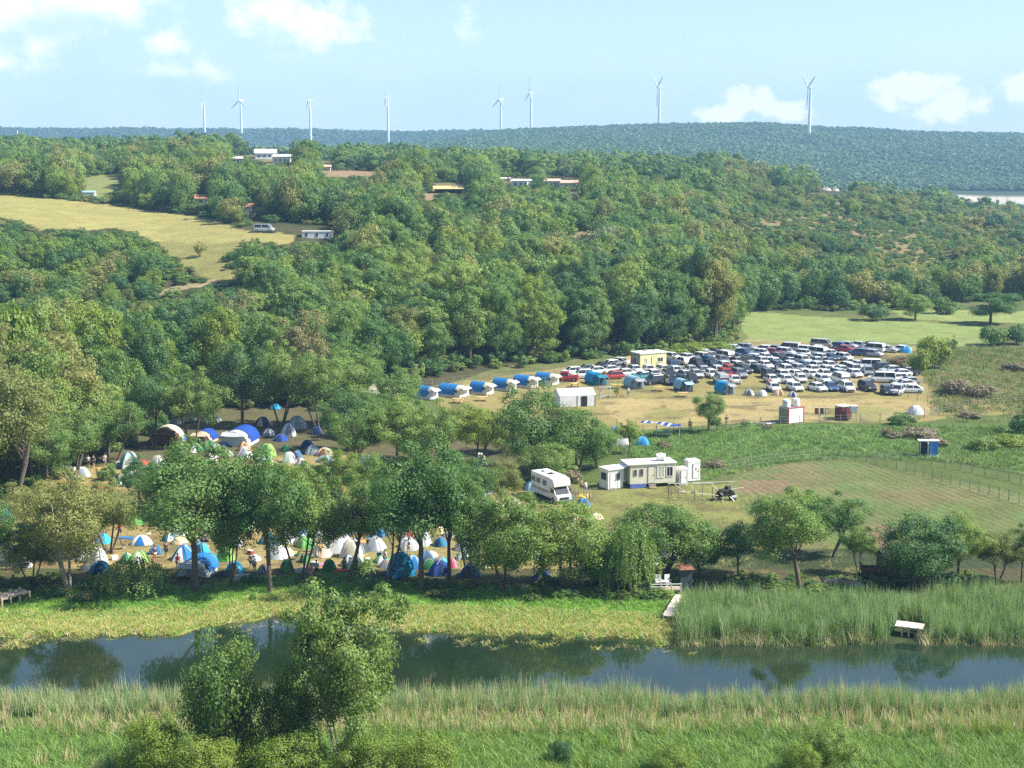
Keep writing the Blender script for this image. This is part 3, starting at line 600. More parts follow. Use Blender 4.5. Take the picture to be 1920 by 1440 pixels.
# foreground
FG = [
    (645, 1452, 1092, 114, TALLFG, 'fg', 'broadleaf_tree', 'tree', 'tall foreground tree with pale stems rising across the river', BARK_PALE),
    (432, 1445, 1215, 92, FINE, 'fg', 'broadleaf_tree', 'tree', 'darker low tree just left of the tall foreground tree', BARK),
    (545, 1435, 1272, 56, FINE, 'mid', 'leafy_bush', 'bush', 'dark bush at the foot of the tall foreground tree', BARK),
    (285, 1475, 1350, 64, FINE, 'bright', 'leafy_bush', 'bush', 'bright yellow-green bush at the bottom left of the photo', BARK),
    (545, 1495, 1385, 90, FINE, 'bright', 'leafy_bush', 'bush', 'bright bush at the bottom edge below the tall foreground tree', BARK),
    (690, 1495, 1395, 76, FINE, 'bright', 'leafy_bush', 'bush', 'yellow-green bush at the bottom edge right of the tall foreground tree', BARK),
    (800, 1495, 1392, 66, FINE, 'bright', 'leafy_bush', 'bush', 'yellow-green bush at the bottom edge, rightmost of the low foreground bushes', BARK),
    (390, 1485, 1385, 70, FINE, 'bright', 'leafy_bush', 'bush', 'bright bush at the bottom edge below the darker low tree', BARK),
    (1050, 1435, 1392, 26, FINE, 'dark', 'leafy_bush', 'bush', 'small dark weed clump in the grass at the bottom middle', BARK),
    (1555, 1432, 1362, 58, FINE, 'mid', 'leafy_bush', 'bush', 'dark green bush in the near grass at the bottom right', BARK),
    (1500, 1460, 1395, 40, FINE, 'bright', 'leafy_bush', 'bush', 'light bush beside the dark bush in the near grass', BARK),
    (1260, 1460, 1405, 50, FINE, 'bright', 'leafy_bush', 'bush', 'low light green bush in the near grass at the bottom', BARK)]
for px, py, top, hw, kit, lm, nm, cat, lab, bk in FG:
    x, y, s = at_px(px, py); place_tree(kit, nm, x, y, (py - top) / s * 1.12, lm, lab, cat, rad=hw / s, bark=bk)
# lone trees and scrub on the right and on the hill
SH = 'bushes on the rough ground right of the car park'
for px, py, top, hw, kit, lm, nm, cat, lab, g in [
    (1716, 600, 548, 34, WOOD[3], 'mid', 'broadleaf_tree', 'tree', 'lone tree left of three standing in the far green field', None),
    (1775, 588, 560, 28, ROUND[0], 'mid', 'round_bush', 'bush', 'wide low bush-shaped tree between the two far field trees', None),
    (1857, 607, 548, 50, WOOD[1], 'mid', 'broadleaf_tree', 'tree', 'lone spreading tree at the right of the far green field', None),
    (1635, 601, 572, 28, ROUND[1], 'dark', 'round_bush', 'bush', 'dark round bush on the far edge of the light green field', None),
    (1750, 690, 636, 30, ROUND[2], 'bright', 'leafy_bush', 'bush', 'big bright green bush right of the last row of parked cars', SH),
    (1722, 700, 658, 22, ROUND[0], 'bright', 'leafy_bush', 'bush', 'bright green bush nearest to the parked cars', SH),
    (1783, 660, 630, 13, SPARSE, 'mid', 'sapling', 'sapling', 'thin sapling above the big bright green bush', None),
    (1860, 648, 612, 28, ROUND[1], 'mid', 'leafy_bush', 'bush', 'grey-green bush at the corner of the light green field', SH),
    (1905, 646, 612, 26, ROUND[2], 'dark', 'leafy_bush', 'bush', 'dark bush at the right edge beside the light green field', SH),
    (1915, 815, 770, 26, ROUND[0], 'dark', 'leafy_bush', 'bush', 'dark green bush at the right edge behind the portable toilets', SH),
    (1870, 816, 795, 12, SPARSE, 'mid', 'sapling', 'sapling', 'small dark sapling near the right edge', None),
    (1895, 836, 815, 36, ROUND[1], 'bright', 'leafy_bush', 'bush', 'low bright bush at the right edge behind the fence', SH),
    (1688, 797, 778, 26, ROUND[2], 'mid', 'leafy_bush', 'bush', 'low green bush in front of the lone white dome tent', SH),
    (1790, 740, 712, 36, ROUND[0], 'brown', 'dry_bush', 'bush', 'largest grey-brown dry thicket right of the parked cars', SH),
    (1840, 745, 722, 30, ROUND[1], 'brown', 'dry_bush', 'bush', 'grey-brown dry thicket right of the largest one', SH),
    (1690, 690, 668, 26, ROUND[2], 'brown', 'dry_bush', 'bush', 'brown dry thicket between parked cars and bright green bush', SH),
    (1725, 820, 802, 36, ROUND[1], 'brown', 'dry_bush', 'bush', 'brown dry thicket behind the portable toilets', SH),
    (1672, 822, 806, 20, ROUND[0], 'brown', 'dry_bush', 'bush', 'dark brown dry thicket left of the portable toilets', SH),
    (1820, 783, 772, 22, ROUND[2], 'brown', 'dry_bush', 'bush', 'small brown dry bush right of the lone white dome tent', SH),
    (1760, 836, 820, 24, ROUND[0], 'brown', 'dry_bush', 'bush', 'brown dry bush right behind the blue toilet door', SH),
    (1845, 846, 824, 28, ROUND[2], 'mid', 'leafy_bush', 'bush', 'green and brown bush behind the right-hand wire fence', SH),
    (1905, 695, 680, 26, ROUND[1], 'brown', 'dry_bush', 'bush', 'reddish dry bush at the right edge level with the parked cars', SH),
    (1345, 878, 862, 18, ROUND[2], 'brown', 'dry_bush', 'bush', 'brown dry bush behind the timber frame', SH),
    (1322, 878, 866, 14, ROUND[0], 'brown', 'dry_bush', 'bush', 'small dry bush right of the white toilet huts', SH),
    (1070, 905, 882, 22, ROUND[1], 'brown', 'dry_bush', 'bush', 'grey-brown bush between the motorhome and the small white cabin', SH),
    (1245, 840, 828, 14, ROUND[0], 'brown', 'dry_bush', 'bush', 'small brown bush in the meadow below the blue tarpaulin', SH),
    (1440, 806, 796, 12, ROUND[1], 'brown', 'dry_bush', 'bush', 'small brown bush left of the white water-tank container', SH),
    (1400, 800, 790, 10, ROUND[2], 'mid', 'leafy_bush', 'bush', 'little bush beside the rubbish left of the white container', SH),
    (1280, 668, 646, 40, ROUND[0], 'bright', 'leafy_bush', 'bush', 'bright low thicket behind the yellow cabin', SH),
    (1345, 660, 642, 34, ROUND[1], 'bright', 'leafy_bush', 'bush', 'bright low thicket behind the first cars right of the yellow cabin', SH),
    (375, 482, 452, 17, SPARSE, 'olive', 'sapling', 'sapling', 'single sparse sapling on the yellow hill field', None),
    (1132, 478, 430, 36, ROUND[2], 'pale', 'flowering_tree', 'tree', 'pale whitish-green flowering tree in the middle of the wooded slope', None),
    (200, 900, 872, 18, ROUND[0], 'mid', 'leafy_bush', 'bush', 'small bush left of the striped tent', None)]:
    x, y, s = at_px(px, py); place_tree(kit, nm, x, y, (py - top) / s * 1.08, lm, lab, cat, g, rad=hw / s)

# ------------------------------------------------------------------ the wood
_fx = [-2500, -700, 0, 90, 200, 300, 350, 480, 600, 700, 760, 830, 900, 1000, 1100, 1200, 1300, 1385, 1398, 1700, 1720, 1920, 3600]
_fd = [146, 150, 160, 173, 184, 206, 220, 222, 222, 229, 238, 252, 259, 267, 275, 286, 292, 302, 366, 372, 388, 396, 400]
def wood_front(px): return np.interp(px, _fx, _fd)
rng = np.random.RandomState(42); cand = []
def sample(d0, d1, s, uw):
    ys = np.arange(d0, d1, s * .87); out = []
    for i, yy in enumerate(ys):
        xs = np.arange(-uw * (yy + 90), uw * (yy + 90), s) + (s / 2 if i % 2 else 0); out.append(np.stack([xs, np.full(len(xs), yy)], 1))
    o = np.concatenate(out); return o + rng.uniform(-.36, .36, o.shape) * s
pts = np.concatenate([sample(150, 345, 5.6, .62), sample(345, 560, 5.9, .52), sample(560, 1010, 7.6, .50)])
x, y = pts[:, 0], pts[:, 1]; px = pxof(x, y); ok = y > wood_front(px) + rng.uniform(-1.5, 1.5, len(y)); x, y, px = x[ok], y[ok], px[ok]; z = ground(x, y)
fr = wood_front(px); inn = y - fr
h = np.where(px < 1390, np.interp(inn, [0, 30, 70, 110, 250, 700], [15.5, 14, 11.5, 9.0, 8.5, 8.0]), np.interp(inn, [0, 25, 60, 150, 500], [11, 9.5, 6, 5.0, 6.0]))
h = np.where((px < 440) & (inn > 45) & (y < 350), 5.4, h); h = np.where((px < 330) & (y > 425) & (y < 620), 9.5, h)
n1 = fbm(x, y, 38, 3, 77); h = h * (1 + n1 * .9) * rng.uniform(.68, 1.30, len(h)); h = np.where((rng.rand(len(h)) < .07) & (px > 1390), h * 1.6, h)
heath = (px > 1380) & (px < 2300) & (y > 425) & (y < 720); thin = heath & (n1 + rng.uniform(-.2, .2, len(n1)) > .0); h = np.where(thin, h * .5, h); dropped = thin & (rng.rand(len(h)) < .60)
keep = ~dropped
for poly in CLEAR + [HEATH]:
    done = np.zeros(len(h), bool)
    for f in (1.0, .62, .38, 0.0):
        bad = np.zeros(len(h), bool)
        for t in (0, .2, .4, .6, .8, 1.0):
            qx, qy, qs = proj(x, y, z + t * h * max(f, .01))
            for ox in (-.25, 0, .25): bad |= pip(qx + ox * h * f * qs, qy, poly)
        if f == 1.0: cur = bad; good = ~bad; res = np.where(good, 1.0, 0.0); continue
        upd = (res == 0) & ~bad & (f > 0); res[upd] = f
    if poly is HEATH: res = np.where((res == 0) & (rng.rand(len(h)) < .22), .45, res)
    h = h * np.where(res > 0, res, 1); keep &= res > 0
keep &= h > 1.6
x, y, z, h, px, inn, n1 = [a[keep] for a in (x, y, z, h, px, inn, n1)]
qx, qy, qs = proj(x, y, z + h * .8); vis = (qx > 4) & (qx < 1916)
size = qs * h * vis
# the front of the wood hides what stands close behind and below, so the largest 250 are the front ranks
order = np.argsort(-size); n_thing = 236; T = order[:n_thing]; Sx = order[n_thing:]
MARKS = [(60, 'the left edge of the photo'), (130, 'the bright sky-blue tent'), (190, 'the round white dome'), (250, 'the striped beige tent'), (300, 'the red tent'), (345, 'the cream canopy'), (400, 'the blue-roofed arched tent'), (460, 'the silver tunnel tent'), (510, 'the dark blue shade dome'),
         (550, 'the upright silver tent'), (600, 'the black dome'), (650, 'the pale blue low tent'), (690, 'the brightest white dome'), (740, 'the large cream tent'), (780, 'the gap beside the large cream tent'), (820, 'the leftmost cabin tent'), (875, 'the widest cabin tent'), (925, 'the third cabin tent'), (966, 'the fourth cabin tent'),
         (1006, 'the fifth cabin tent'), (1050, 'the last cabin tent'), (1100, 'the left cluster of cars'), (1150, 'the dirt track'), (1190, 'the upper dirt track'), (1240, 'the yellow cabin'), (1290, 'the bright thicket'), (1340, 'the middle of the car park'), (1400, 'the left tip of the green field'), (1480, 'the left third of the green field'),
         (1560, 'the middle of the green field'), (1640, 'the dark round field bush'), (1720, 'the left lone field tree'), (1800, 'the wide low field tree'), (9999, 'the right lone field tree')]
def wood_label(px_, inn_, lm, hh_):
    side = next(n for lim, n in MARKS if px_ < lim)
    look = {'mid': 'green', 'dark': 'dark green', 'olive': 'yellowish', 'bright': 'bright green', 'russet': 'brownish'}[lm]; size_ = 'tall ' if hh_ > 17 else 'low ' if hh_ < 11 else ''
    rank = 'front-rank' if inn_ < 7 else 'second-rank' if inn_ < 13 else 'third-rank' if inn_ < 20 else 'inner' if inn_ < 32 else 'far inner'
    zone = 'the camp' if px_ < 800 else 'the cabin tents' if px_ < 1060 else 'the car park' if px_ < 1400 else 'the green field'
    return f'{size_}{look} {rank} tree of the wood behind {side}', f'trees of the wood behind {zone}'
kinds = ['mid', 'mid', 'dark', 'mid', 'bright', 'dark', 'olive', 'mid']
WT = []
for i in T:
    lm = kinds[int((n1[i] * 2.2 + .5 + rng.uniform(-.35, .35)) * 8) % 8]
    if px[i] < 130: lm = 'olive' if rng.rand() < .4 else 'mid'
    if 370 < px[i] < 640 and inn[i] < 34 and rng.rand() < .22: lm = 'russet'
    if px[i] > 1420 and rng.rand() < .06: lm = 'russet'
    lab, g = wood_label(px[i], inn[i], lm, h[i])
    k = WOOD[rng.randint(6)]; rd = 3.9 * rng.uniform(.75, 1.38) * (h[i] / 14) ** .5
    WT.append((px[i], lab, place_tree(k, 'broadleaf_tree', float(x[i]), float(y[i]), float(h[i]), lm, lab, group=g, rad=float(rd))))
by_ = {}
for p_, l_, o_ in WT: by_.setdefault(l_, []).append((p_, o_))
for l_, v_ in by_.items():
    if len(v_) > 1:
        for q_, (p_, o_) in enumerate(sorted(v_, key=lambda t: t[0])): o_['label'] = l_.replace(' tree of the wood', f" tree, {'first second third fourth fifth sixth seventh eighth ninth tenth eleventh twelfth'.split()[q_ % 12]}-from-left, of the wood").replace('behind the gap beside', 'near').replace('the dark blue shade dome', 'the navy dome').replace('the blue-roofed arched tent', 'the arched tent')
def low_kit(seed, nleaf, leaf, nclump, tall=1.0):
    cm, C = crown_mesh('wood crown', seed, .5 * 1.0, tall, .02, nclump, nleaf, leaf, .45, .32, .15); return cm
midk = [tmpl(low_kit(81 + i, 4600, .027, 36 + 6 * i), LM[k]) for i, k in enumerate(['mid', 'dark', 'mid', 'bright', 'mid', 'olive', 'scrub', 'dark', 'mid', 'mid'])]
scrk = [tmpl(low_kit(101 + i, 3000, .032, 30 + 5 * i, .9), LM[k]) for i, k in enumerate(['scrub', 'mid', 'olive', 'scrub', 'bright', 'dark'])]
fark = [tmpl(low_kit(91 + i, 1300, .048, 22), LM[k]) for i, k in enumerate(['mid', 'dark', 'mid', 'mid', 'scrub', 'dark'])]
def wood_scatter(name, idx, kit):
    wid = (np.clip(h[idx] * .95, 3.5, 8.2) * rng.uniform(.72, 1.35, len(idx))) * np.where(y[idx] > 560, 1.15, 1); sc_ = np.stack([wid, wid, h[idx]], 1)
    rt = np.zeros((len(idx), 3)); rt[:, 2] = rng.uniform(0, 6.28, len(idx)); o = scatter(name, np.stack([x[idx], y[idx], z[idx] - .15], 1), sc_, rt, kit); tag(o, kind='stuff')
    return o
hs = (px[Sx] > 1360) & (y[Sx] > 410) & (y[Sx] < 760); wood_scatter('scrub', Sx[hs], scrk)['label'] = 'lighter scrub and low trees on the right-hand slope'; Sx = Sx[~hs]
wood_scatter('wood', Sx[y[Sx] < 560], midk)['label'] = 'dense green wood covering the near slopes'
wood_scatter('far_wood', Sx[y[Sx] >= 560], fark)['label'] = 'green wood covering the farther slopes'
# a lit tangle of low growth at the wood's foot so that no bare soil shows between the stems
pp = sample(150, 620, 3.3, .50); ux, uy = pp[:, 0], pp[:, 1]; up = pxof(ux, uy); ok = (uy > wood_front(up) - 1.5); ux, uy = ux[ok], uy[ok]; uz = ground(ux, uy); a, b, c = proj(ux, uy, uz + 1.0); a2, b2, c2 = proj(ux, uy, uz)
ok = np.ones(len(ux), bool)
for poly in CLEAR: ok &= ~pip(a, b, poly) & ~pip(a2, b2, poly)
ok &= ~(pip(a, b, HEATH) & (rng.rand(len(ux)) < .45)); ux, uy, uz = ux[ok], uy[ok], uz[ok]; hh = rng.uniform(.8, 2.4, len(ux)) * np.where(np.abs(uy - wood_front(pxof(ux, uy))) < 5, 1.6, 1); ww = rng.uniform(2.4, 4.2, len(ux))
und = [tmpl(low_kit(111 + i, 1500, .045, 18, 1.0), LM[k]) for i, k in enumerate(['mid', 'scrub', 'dark', 'mid'])]
rt = np.zeros((len(ux), 3)); rt[:, 2] = rng.uniform(0, 6.28, len(ux)); tag(scatter('undergrowth', np.stack([ux, uy, uz - .2], 1), np.stack([ww, ww, hh], 1), rt, und), 'low green thicket under and between the trees', kind='stuff')
# far hills
fp = np.concatenate([sample(1010, 1600, 13, .46), sample(1600, 2560, 9.0, .44), sample(2560, 3250, 16, .44)]); fx_, fy_ = fp[:, 0], fp[:, 1]; fz = ground(fx_, fy_); ok = fz > -1.5; ok &= ~((fy_ > 1485) & (fy_ < 1620) & (fz < 6)); fx_, fy_, fz = fx_[ok], fy_[ok], fz[ok]
hf = 8.5 * (1 + fbm(fx_, fy_, 120, 3, 5) * .8) * rng.uniform(.7, 1.2, len(fx_)); wf = rng.uniform(12, 20, len(fx_))
farm = [tmpl(crown_mesh('far crown', 121 + i, .5, 1.0, -.1, 12, 300, .115, .4, .34, 0)[0], LM['far']) for i, k in enumerate(['mid', 'dark', 'mid', 'dark'])]
rt = np.zeros((len(fx_), 3)); rt[:, 2] = rng.uniform(0, 6.28, len(fx_)); tag(scatter('hill_forest', np.stack([fx_, fy_, fz - .5], 1), np.stack([wf, wf, hf], 1), rt, farm), 'bluish far-off forest covering the distant hills', kind='stuff')

# ------------------------------------------------------------------ reeds and grass
def tuft(name, seed, n, hgt, rad, wid, bend, m, segs=3, plume=None):
    r_ = np.random.RandomState(seed); V = []; F = []
    for i in range(n):
        a = r_.uniform(0, 6.28); q = rad * math.sqrt(r_.rand()); bx, by = q * math.cos(a), q * math.sin(a); d = r_.uniform(0, 6.28); hb = hgt * r_.uniform(.55, 1.1); bd = bend * r_.uniform(.2, 1.3) * hb; w_ = wid * r_.uniform(.6, 1.3)
        f = r_.uniform(0, 6.28); ux, uy = math.cos(f) * w_ / 2, math.sin(f) * w_ / 2; b0 = len(V)
        for s_ in range(segs + 1):
            t = s_ / segs; k = 1 - t * .85; cx, cy_, cz = bx + math.cos(d) * bd * t * t, by + math.sin(d) * bd * t * t, hb * (t - .18 * bend * t * t)
            V += [(cx - ux * k, cy_ - uy * k, cz), (cx + ux * k, cy_ + uy * k, cz)]
        for s_ in range(segs): o = b0 + 2 * s_; F.append((o, o + 1, o + 3, o + 2))
    return tmpl(np_mesh(name, V, F4=F), m)
RT = leaf_mat('reed top', (.22, .32, .15), (.34, .42, .23), trans=.25, pos_scale=.25); RG = leaf_mat('reed green', (.12, .22, .065), (.21, .31, .10), trans=.25, pos_scale=.25)
RD = leaf_mat('reed dry', (.42, .38, .21), (.56, .48, .29), trans=.2, pos_scale=.3); GR = leaf_mat('near grass', (.14, .28, .06), (.26, .38, .10), trans=.25, pos_scale=.3)
MY = leaf_mat('marsh yellow', (.30, .34, .08), (.46, .43, .14), trans=.25, pos_scale=.3); MG = leaf_mat('marsh green', (.13, .32, .035), (.22, .40, .06), trans=.25, pos_scale=.2)
MD = leaf_mat('meadow', (.10, .17, .045), (.17, .23, .07), trans=.2, pos_scale=.08); DG = leaf_mat('dry grass', (.28, .23, .10), (.36, .28, .13), trans=.2, pos_scale=.1)
def field(name, poly, s, hs, templates, label, dens=None, zmin=-.6, dz=-.05, wsc=1.0):
    xs = [p[0] for p in poly]; ys = [p[1] for p in poly]; X, Y = np.meshgrid(np.arange(min(xs), max(xs), s), np.arange(min(ys), max(ys), s)); X, Y = X.ravel(), Y.ravel(); X = X + rng.uniform(-.6, .6, X.shape) * s; Y = Y + rng.uniform(-.6, .6, Y.shape) * s
    ok = pip(X + fbm(X, Y, 5, 2, 8) * 1.5, Y + fbm(X, Y, 5, 2, 9) * 1.5, poly); X, Y = X[ok], Y[ok]
    if dens is not None: ok = dens(X, Y) > rng.rand(len(X)); X, Y = X[ok], Y[ok]
    Z = np.maximum(ground(X, Y), zmin) + dz; sc0 = rng.uniform(hs[0], hs[1], len(X)) * (1 + fbm(X, Y, 4, 2, 3) * .7); sx = rng.uniform(.8, 1.3, len(X)) * wsc
    rt = np.zeros((len(X), 3)); rt[:, 2] = rng.uniform(0, 6.28, len(X)); rt[:, 0] = rng.normal(0, .08, len(X)); return tag(scatter(name, np.stack([X, Y, Z], 1), np.stack([sx, sx, sc0], 1), rt, templates), label, kind='stuff')
near_x = 62; ny = [(-near_x - 14, 98.9), (near_x + 14, 98.9), (near_x + 10, 94.0), (-near_x - 10, 94.0)]
t_top = [tuft('reed tuft', 1, 26, 1.05, .32, .04, .34, RT), tuft('reed tuft', 2, 26, 1.0, .32, .045, .45, RG), tuft('reed tuft', 3, 18, 1.12, .3, .03, .12, RD), tuft('reed tuft', 4, 26, 1.0, .32, .045, .3, RT)]
t_mid = [tuft('dry reed tuft', 5, 24, 1.0, .32, .04, .32, RD), tuft('dry reed tuft', 6, 22, 1.0, .32, .045, .5, RG), tuft('dry reed tuft', 7, 24, .95, .32, .04, .42, RD), tuft('dry reed tuft', 8, 24, 1.0, .32, .045, .4, GR)]
t_grs = [tuft('grass tuft', 9, 26, 1.0, .34, .05, .7, GR), tuft('grass tuft', 10, 26, .9, .34, .05, .9, RG), tuft('grass tuft', 12, 22, .9, .34, .045, .5, GR), tuft('grass tuft', 13, 20, 1.0, .34, .05, .8, LM['bright'])]
field('near_reeds', [(-76, 98.7), (76, 98.7), (74, 95.6), (-74, 95.6)], .34, (1.05, 2.15), t_top, 'green reeds with pale stalks along the near water edge')
field('dry_reeds', [(-76, 96.2), (76, 96.2), (74, 91.6), (-74, 91.6)], .38, (.9, 1.4), t_mid, 'tan dry reeds behind the near water edge', dens=lambda X, Y: .75 + fbm(X, Y, 6, 2, 71) * 1.2)
field('near_grass', [(-74, 92.6), (74, 92.6), (62, 74), (-62, 74)], .42, (.6, 1.05), t_grs, 'bright green long grass in the foreground')
field('tall_weeds', [(-74, 93.2), (74, 93.2), (62, 74), (-62, 74)], 1.5, (1.0, 1.7), [tuft('weed', 39, 40, 1, .5, .07, .75, LM['bright']), tuft('weed', 40, 36, 1, .5, .06, .6, GR), tuft('weed', 41, 36, 1, .45, .05, .4, RD), tuft('weed', 42, 36, 1, .5, .07, .9, LM['mid'])], 'taller weeds standing out of the near grass', dens=lambda X, Y: np.clip(.3 + fbm(X, Y, 5, 3, 61) * 2.2, 0, .9))
# tall reed beds of the far bank, right of the pier
rb = flat_poly([(1272, 1203), (1660, 1204), (1684, 1172), (1740, 1166), (1735, 1138), (1400, 1138), (1300, 1135), (1280, 1150)]); t_far = [tuft('tall reed', 14, 28, 1.0, .38, .055, .30, RG), tuft('tall reed', 15, 28, .92, .38, .055, .55, RT), tuft('tall reed', 16, 26, 1.05, .38, .05, .25, RT), tuft('tall reed', 38, 26, .85, .38, .06, .7, RG)]
field('tall_reeds', rb, .42, (1.7, 2.8), t_far, 'tall green reed bed standing in the water right of the pier', zmin=-.9)
field('tall_reeds', flat_poly([(1752, 1203), (2700, 1204), (2600, 1140), (1900, 1130), (1735, 1136), (1730, 1168)]), .44, (1.7, 2.8), t_far, 'tall green reed bed at the right edge beyond the small jetty', zmin=-.9)
field('reed_fringe', flat_poly([(1255, 1209), (2500, 1210), (2500, 1198), (1265, 1196)]), .42, (.7, 1.5), [tuft('fringe', 17, 24, 1, .36, .05, .5, RD), tuft('fringe', 18, 24, 1, .36, .05, .7, RG), tuft('fringe', 19, 20, 1, .36, .04, .5, RD)], 'brownish drooping reed fringe at the foot of the tall reeds', zmin=-.8, dens=lambda X, Y: np.where((pxof(X, Y) > 1668) & (pxof(X, Y) < 1748), .04, 1.0))
# marsh on the far bank
mk = [tuft('marsh', 21, 22, 1, .32, .06, .55, MY, 2), tuft('marsh', 22, 22, 1, .32, .06, .8, MY, 2), tuft('marsh', 23, 18, 1, .32, .06, .5, MG, 2), tuft('marsh', 24, 18, .8, .32, .06, .5, RD, 2)]
def md(X, Y): d = Y - shore_far(X); return np.clip(.55 + d * .5, .0, 1) * (Y - shore_far(X) < 6.4)
field('marsh_grass', [(-85, 108), (16.5, 108), (14.5, 118), (15.5, 126), (-85, 128)], .36, (.30, .55), mk, 'yellow-green marsh grass along the far water edge', dens=md, zmin=-.55)
def md2(X, Y): d = Y - shore_far(X); return ((d > 4.6) & (d < 13)).astype(float) * .9
field('water_weeds', [(-85, 106), (16.5, 106), (14.5, 118), (15.5, 124), (-85, 124)], .5, (.14, .34), [mk[0], mk[1], mk[3]], 'brown and yellow weeds standing in the shallow water', dens=lambda X, Y: np.where((Y - shore_far(X) < .6) & (Y - shore_far(X) > -3.2), np.clip(.16 + fbm(X, Y, 3, 2, 15) * 1.6, 0, .7), 0), zmin=-.2)
field('bank_grass', [(-90, 114), (16, 114), (17, 131), (-90, 134)], .42, (.22, .42), [tuft('bank grass', 25, 20, 1, .34, .06, .6, MG, 2), tuft('bank grass', 26, 20, 1, .34, .06, .7, MG, 2), tuft('bank grass', 27, 18, 1, .34, .06, .5, MD, 2)], 'vivid green grass of the far bank under the trees', dens=md2)
field('meadow_grass', flat_poly([(1125, 815), (1230, 810), (1400, 800), (1700, 798), (2000, 800), (2000, 905), (1780, 868), (1600, 858), (1440, 872), (1330, 900), (1200, 872)]), .85, (.35, .75), [tuft('meadow', 28, 30, 1, .6, .07, .6, MD, 2), tuft('meadow', 29, 30, 1, .6, .07, .8, GR, 2), tuft('meadow', 30, 26, 1, .6, .07, .5, MD, 2)], 'uneven long grass of the green meadow')
field('camp_grass', flat_poly([(-900, 880), (250, 860), (700, 850), (1010, 890), (1180, 930), (1440, 930), (1640, 1080), (1300, 1110), (-900, 1112)]), .8, (.10, .24), [tuft('dry', 32, 26, 1, .55, .06, .8, DG, 2), tuft('dry', 33, 26, 1, .55, .06, .8, MY, 2), tuft('dry', 34, 18, 1, .55, .06, .8, MD, 2)], 'short worn dry grass between the tents', dens=lambda X, Y: np.clip(.45 + fbm(X, Y, 7, 3, 44) * 2, 0, 1))
field('rough_grass', flat_poly([(1700, 660), (1840, 650), (2600, 640), (2600, 800), (1760, 790), (1740, 720)]), 1.1, (.4, 1.1), [tuft('rough', 35, 34, 1, .7, .08, .6, MD, 2), tuft('rough', 36, 30, 1, .7, .08, .8, LM['scrub'], 2), tuft('rough', 37, 26, 1, .7, .07, .5, DG, 2)], 'rough grass and weeds right of the car park', dens=lambda X, Y: np.clip(.5 + fbm(X, Y, 12, 3, 45) * 2, .1, 1))
# low growth under the bank trees
bp_ = flat_poly([(-900, 1128), (-900, 1088), (0, 1090), (1100, 1092), (1240, 1090), (1420, 1082), (2600, 1080), (2600, 1128), (1300, 1130), (900, 1126)]); xs = [p[0] for p in bp_]; ys = [p[1] for p in bp_]; X = rng.uniform(min(xs), max(xs), 1500); Y = rng.uniform(min(ys), max(ys), 1500); k = pip(X, Y, bp_) & (fbm(X, Y, 6, 3, 52) > -.02); X, Y = X[k], Y[k]; ww = rng.uniform(.7, 2.2, len(X)); rt = np.zeros((len(X), 3)); rt[:, 2] = rng.uniform(0, 6.28, len(X))
tag(scatter('bank_undergrowth', np.stack([X, Y, ground(X, Y) - .05], 1), np.stack([ww, ww, rng.uniform(.25, 1.0, len(X))], 1), rt, und), 'low weeds and brambles in the shade under the bank trees', kind='stuff')
pads = []
padm = mat('lily', (.12, .17, .04), .5, var=.4)
mb = MB(); mb.lathe([(0.02, .0), (.16, .01), (.17, 0)], 9); pad = tmpl(mb.mesh('pad'), padm)
for nm, poly in (('lily_pads', [(240, 1181), (335, 1176), (330, 1166), (262, 1170)]), ('lily_pads', [(0, 1188), (60, 1184), (60, 1176), (0, 1180)])):
    pl = flat_poly(poly); xs = [p[0] for p in pl]; ys = [p[1] for p in pl]; X = rng.uniform(min(xs), max(xs), 150); Y = rng.uniform(min(ys), max(ys), 150); k = pip(X, Y, pl); X, Y = X[k], Y[k]
    tag(scatter(nm, np.stack([X, Y, np.full(len(X), WATER_Z + .012)], 1), rng.uniform(.6, 1.5, (len(X), 1)) * np.ones((1, 3)), np.zeros((len(X), 3)), [pad]), 'green lily pads floating by the far bank', kind='stuff')
# ------------------------------------------------------------------ paints and cloths
PAINT = {}
def paint(n, c, r=.32): PAINT[n] = mat('paint ' + n, c, r, coat=.6, var=.05, spec=.5)
for n, c in dict(white=(.78, .78, .76), silver=(.46, .48, .50), grey=(.22, .235, .25), black=(.022, .023, .026), blue=(.035, .09, .24), red=(.42, .03, .025), navy=(.02, .035, .09), beige=(.46, .42, .34), teal=(.05, .22, .24)).items(): paint(n, c)
GLASS = mat('car glass', (.03, .04, .048), .12, spec=.45, var=.02); TYRE = mat('tyre', (.02, .02, .02), .9); RIM = mat('rim', (.40, .41, .42), .35, metal=.7)
LAMPW = mat('headlamp', (.75, .77, .8), .1, spec=.8); LAMPR = mat('tail lamp', (.45, .02, .015), .2); PLATE = mat('plate', (.8, .8, .8), .5)
WHITE = mat('white panel', (.80, .79, .75), .55, var=.08, scale=1.2); OFFW = mat('cream panel', (.68, .64, .50), .6, var=.1, scale=1.0); YEL = mat('yellow panel', (.66, .62, .30), .6, var=.1); SHADEP = mat('shaded wall tone', (.30, .31, .20), .7, var=.1)  # last one: shade of the cabin end walls put into the colour
WOODM = mat('weathered wood', (.36, .30, .22), .85, var=.35, scale=5, bump=.3); WOODD = mat('dark wood', (.055, .045, .04), .9, var=.4, scale=5, bump=.3); POLEW = mat('pale pole', (.62, .56, .46), .8, var=.2)
STEEL = mat('steel', (.34, .35, .36), .45, metal=.6); RUST = mat('rust', (.22, .10, .06), .85, var=.4); DARK = mat('dark opening', (.02, .022, .025), .4); ROOFT = mat('roof tile', (.50, .24, .15), .85, var=.25, scale=2, bump=.3)
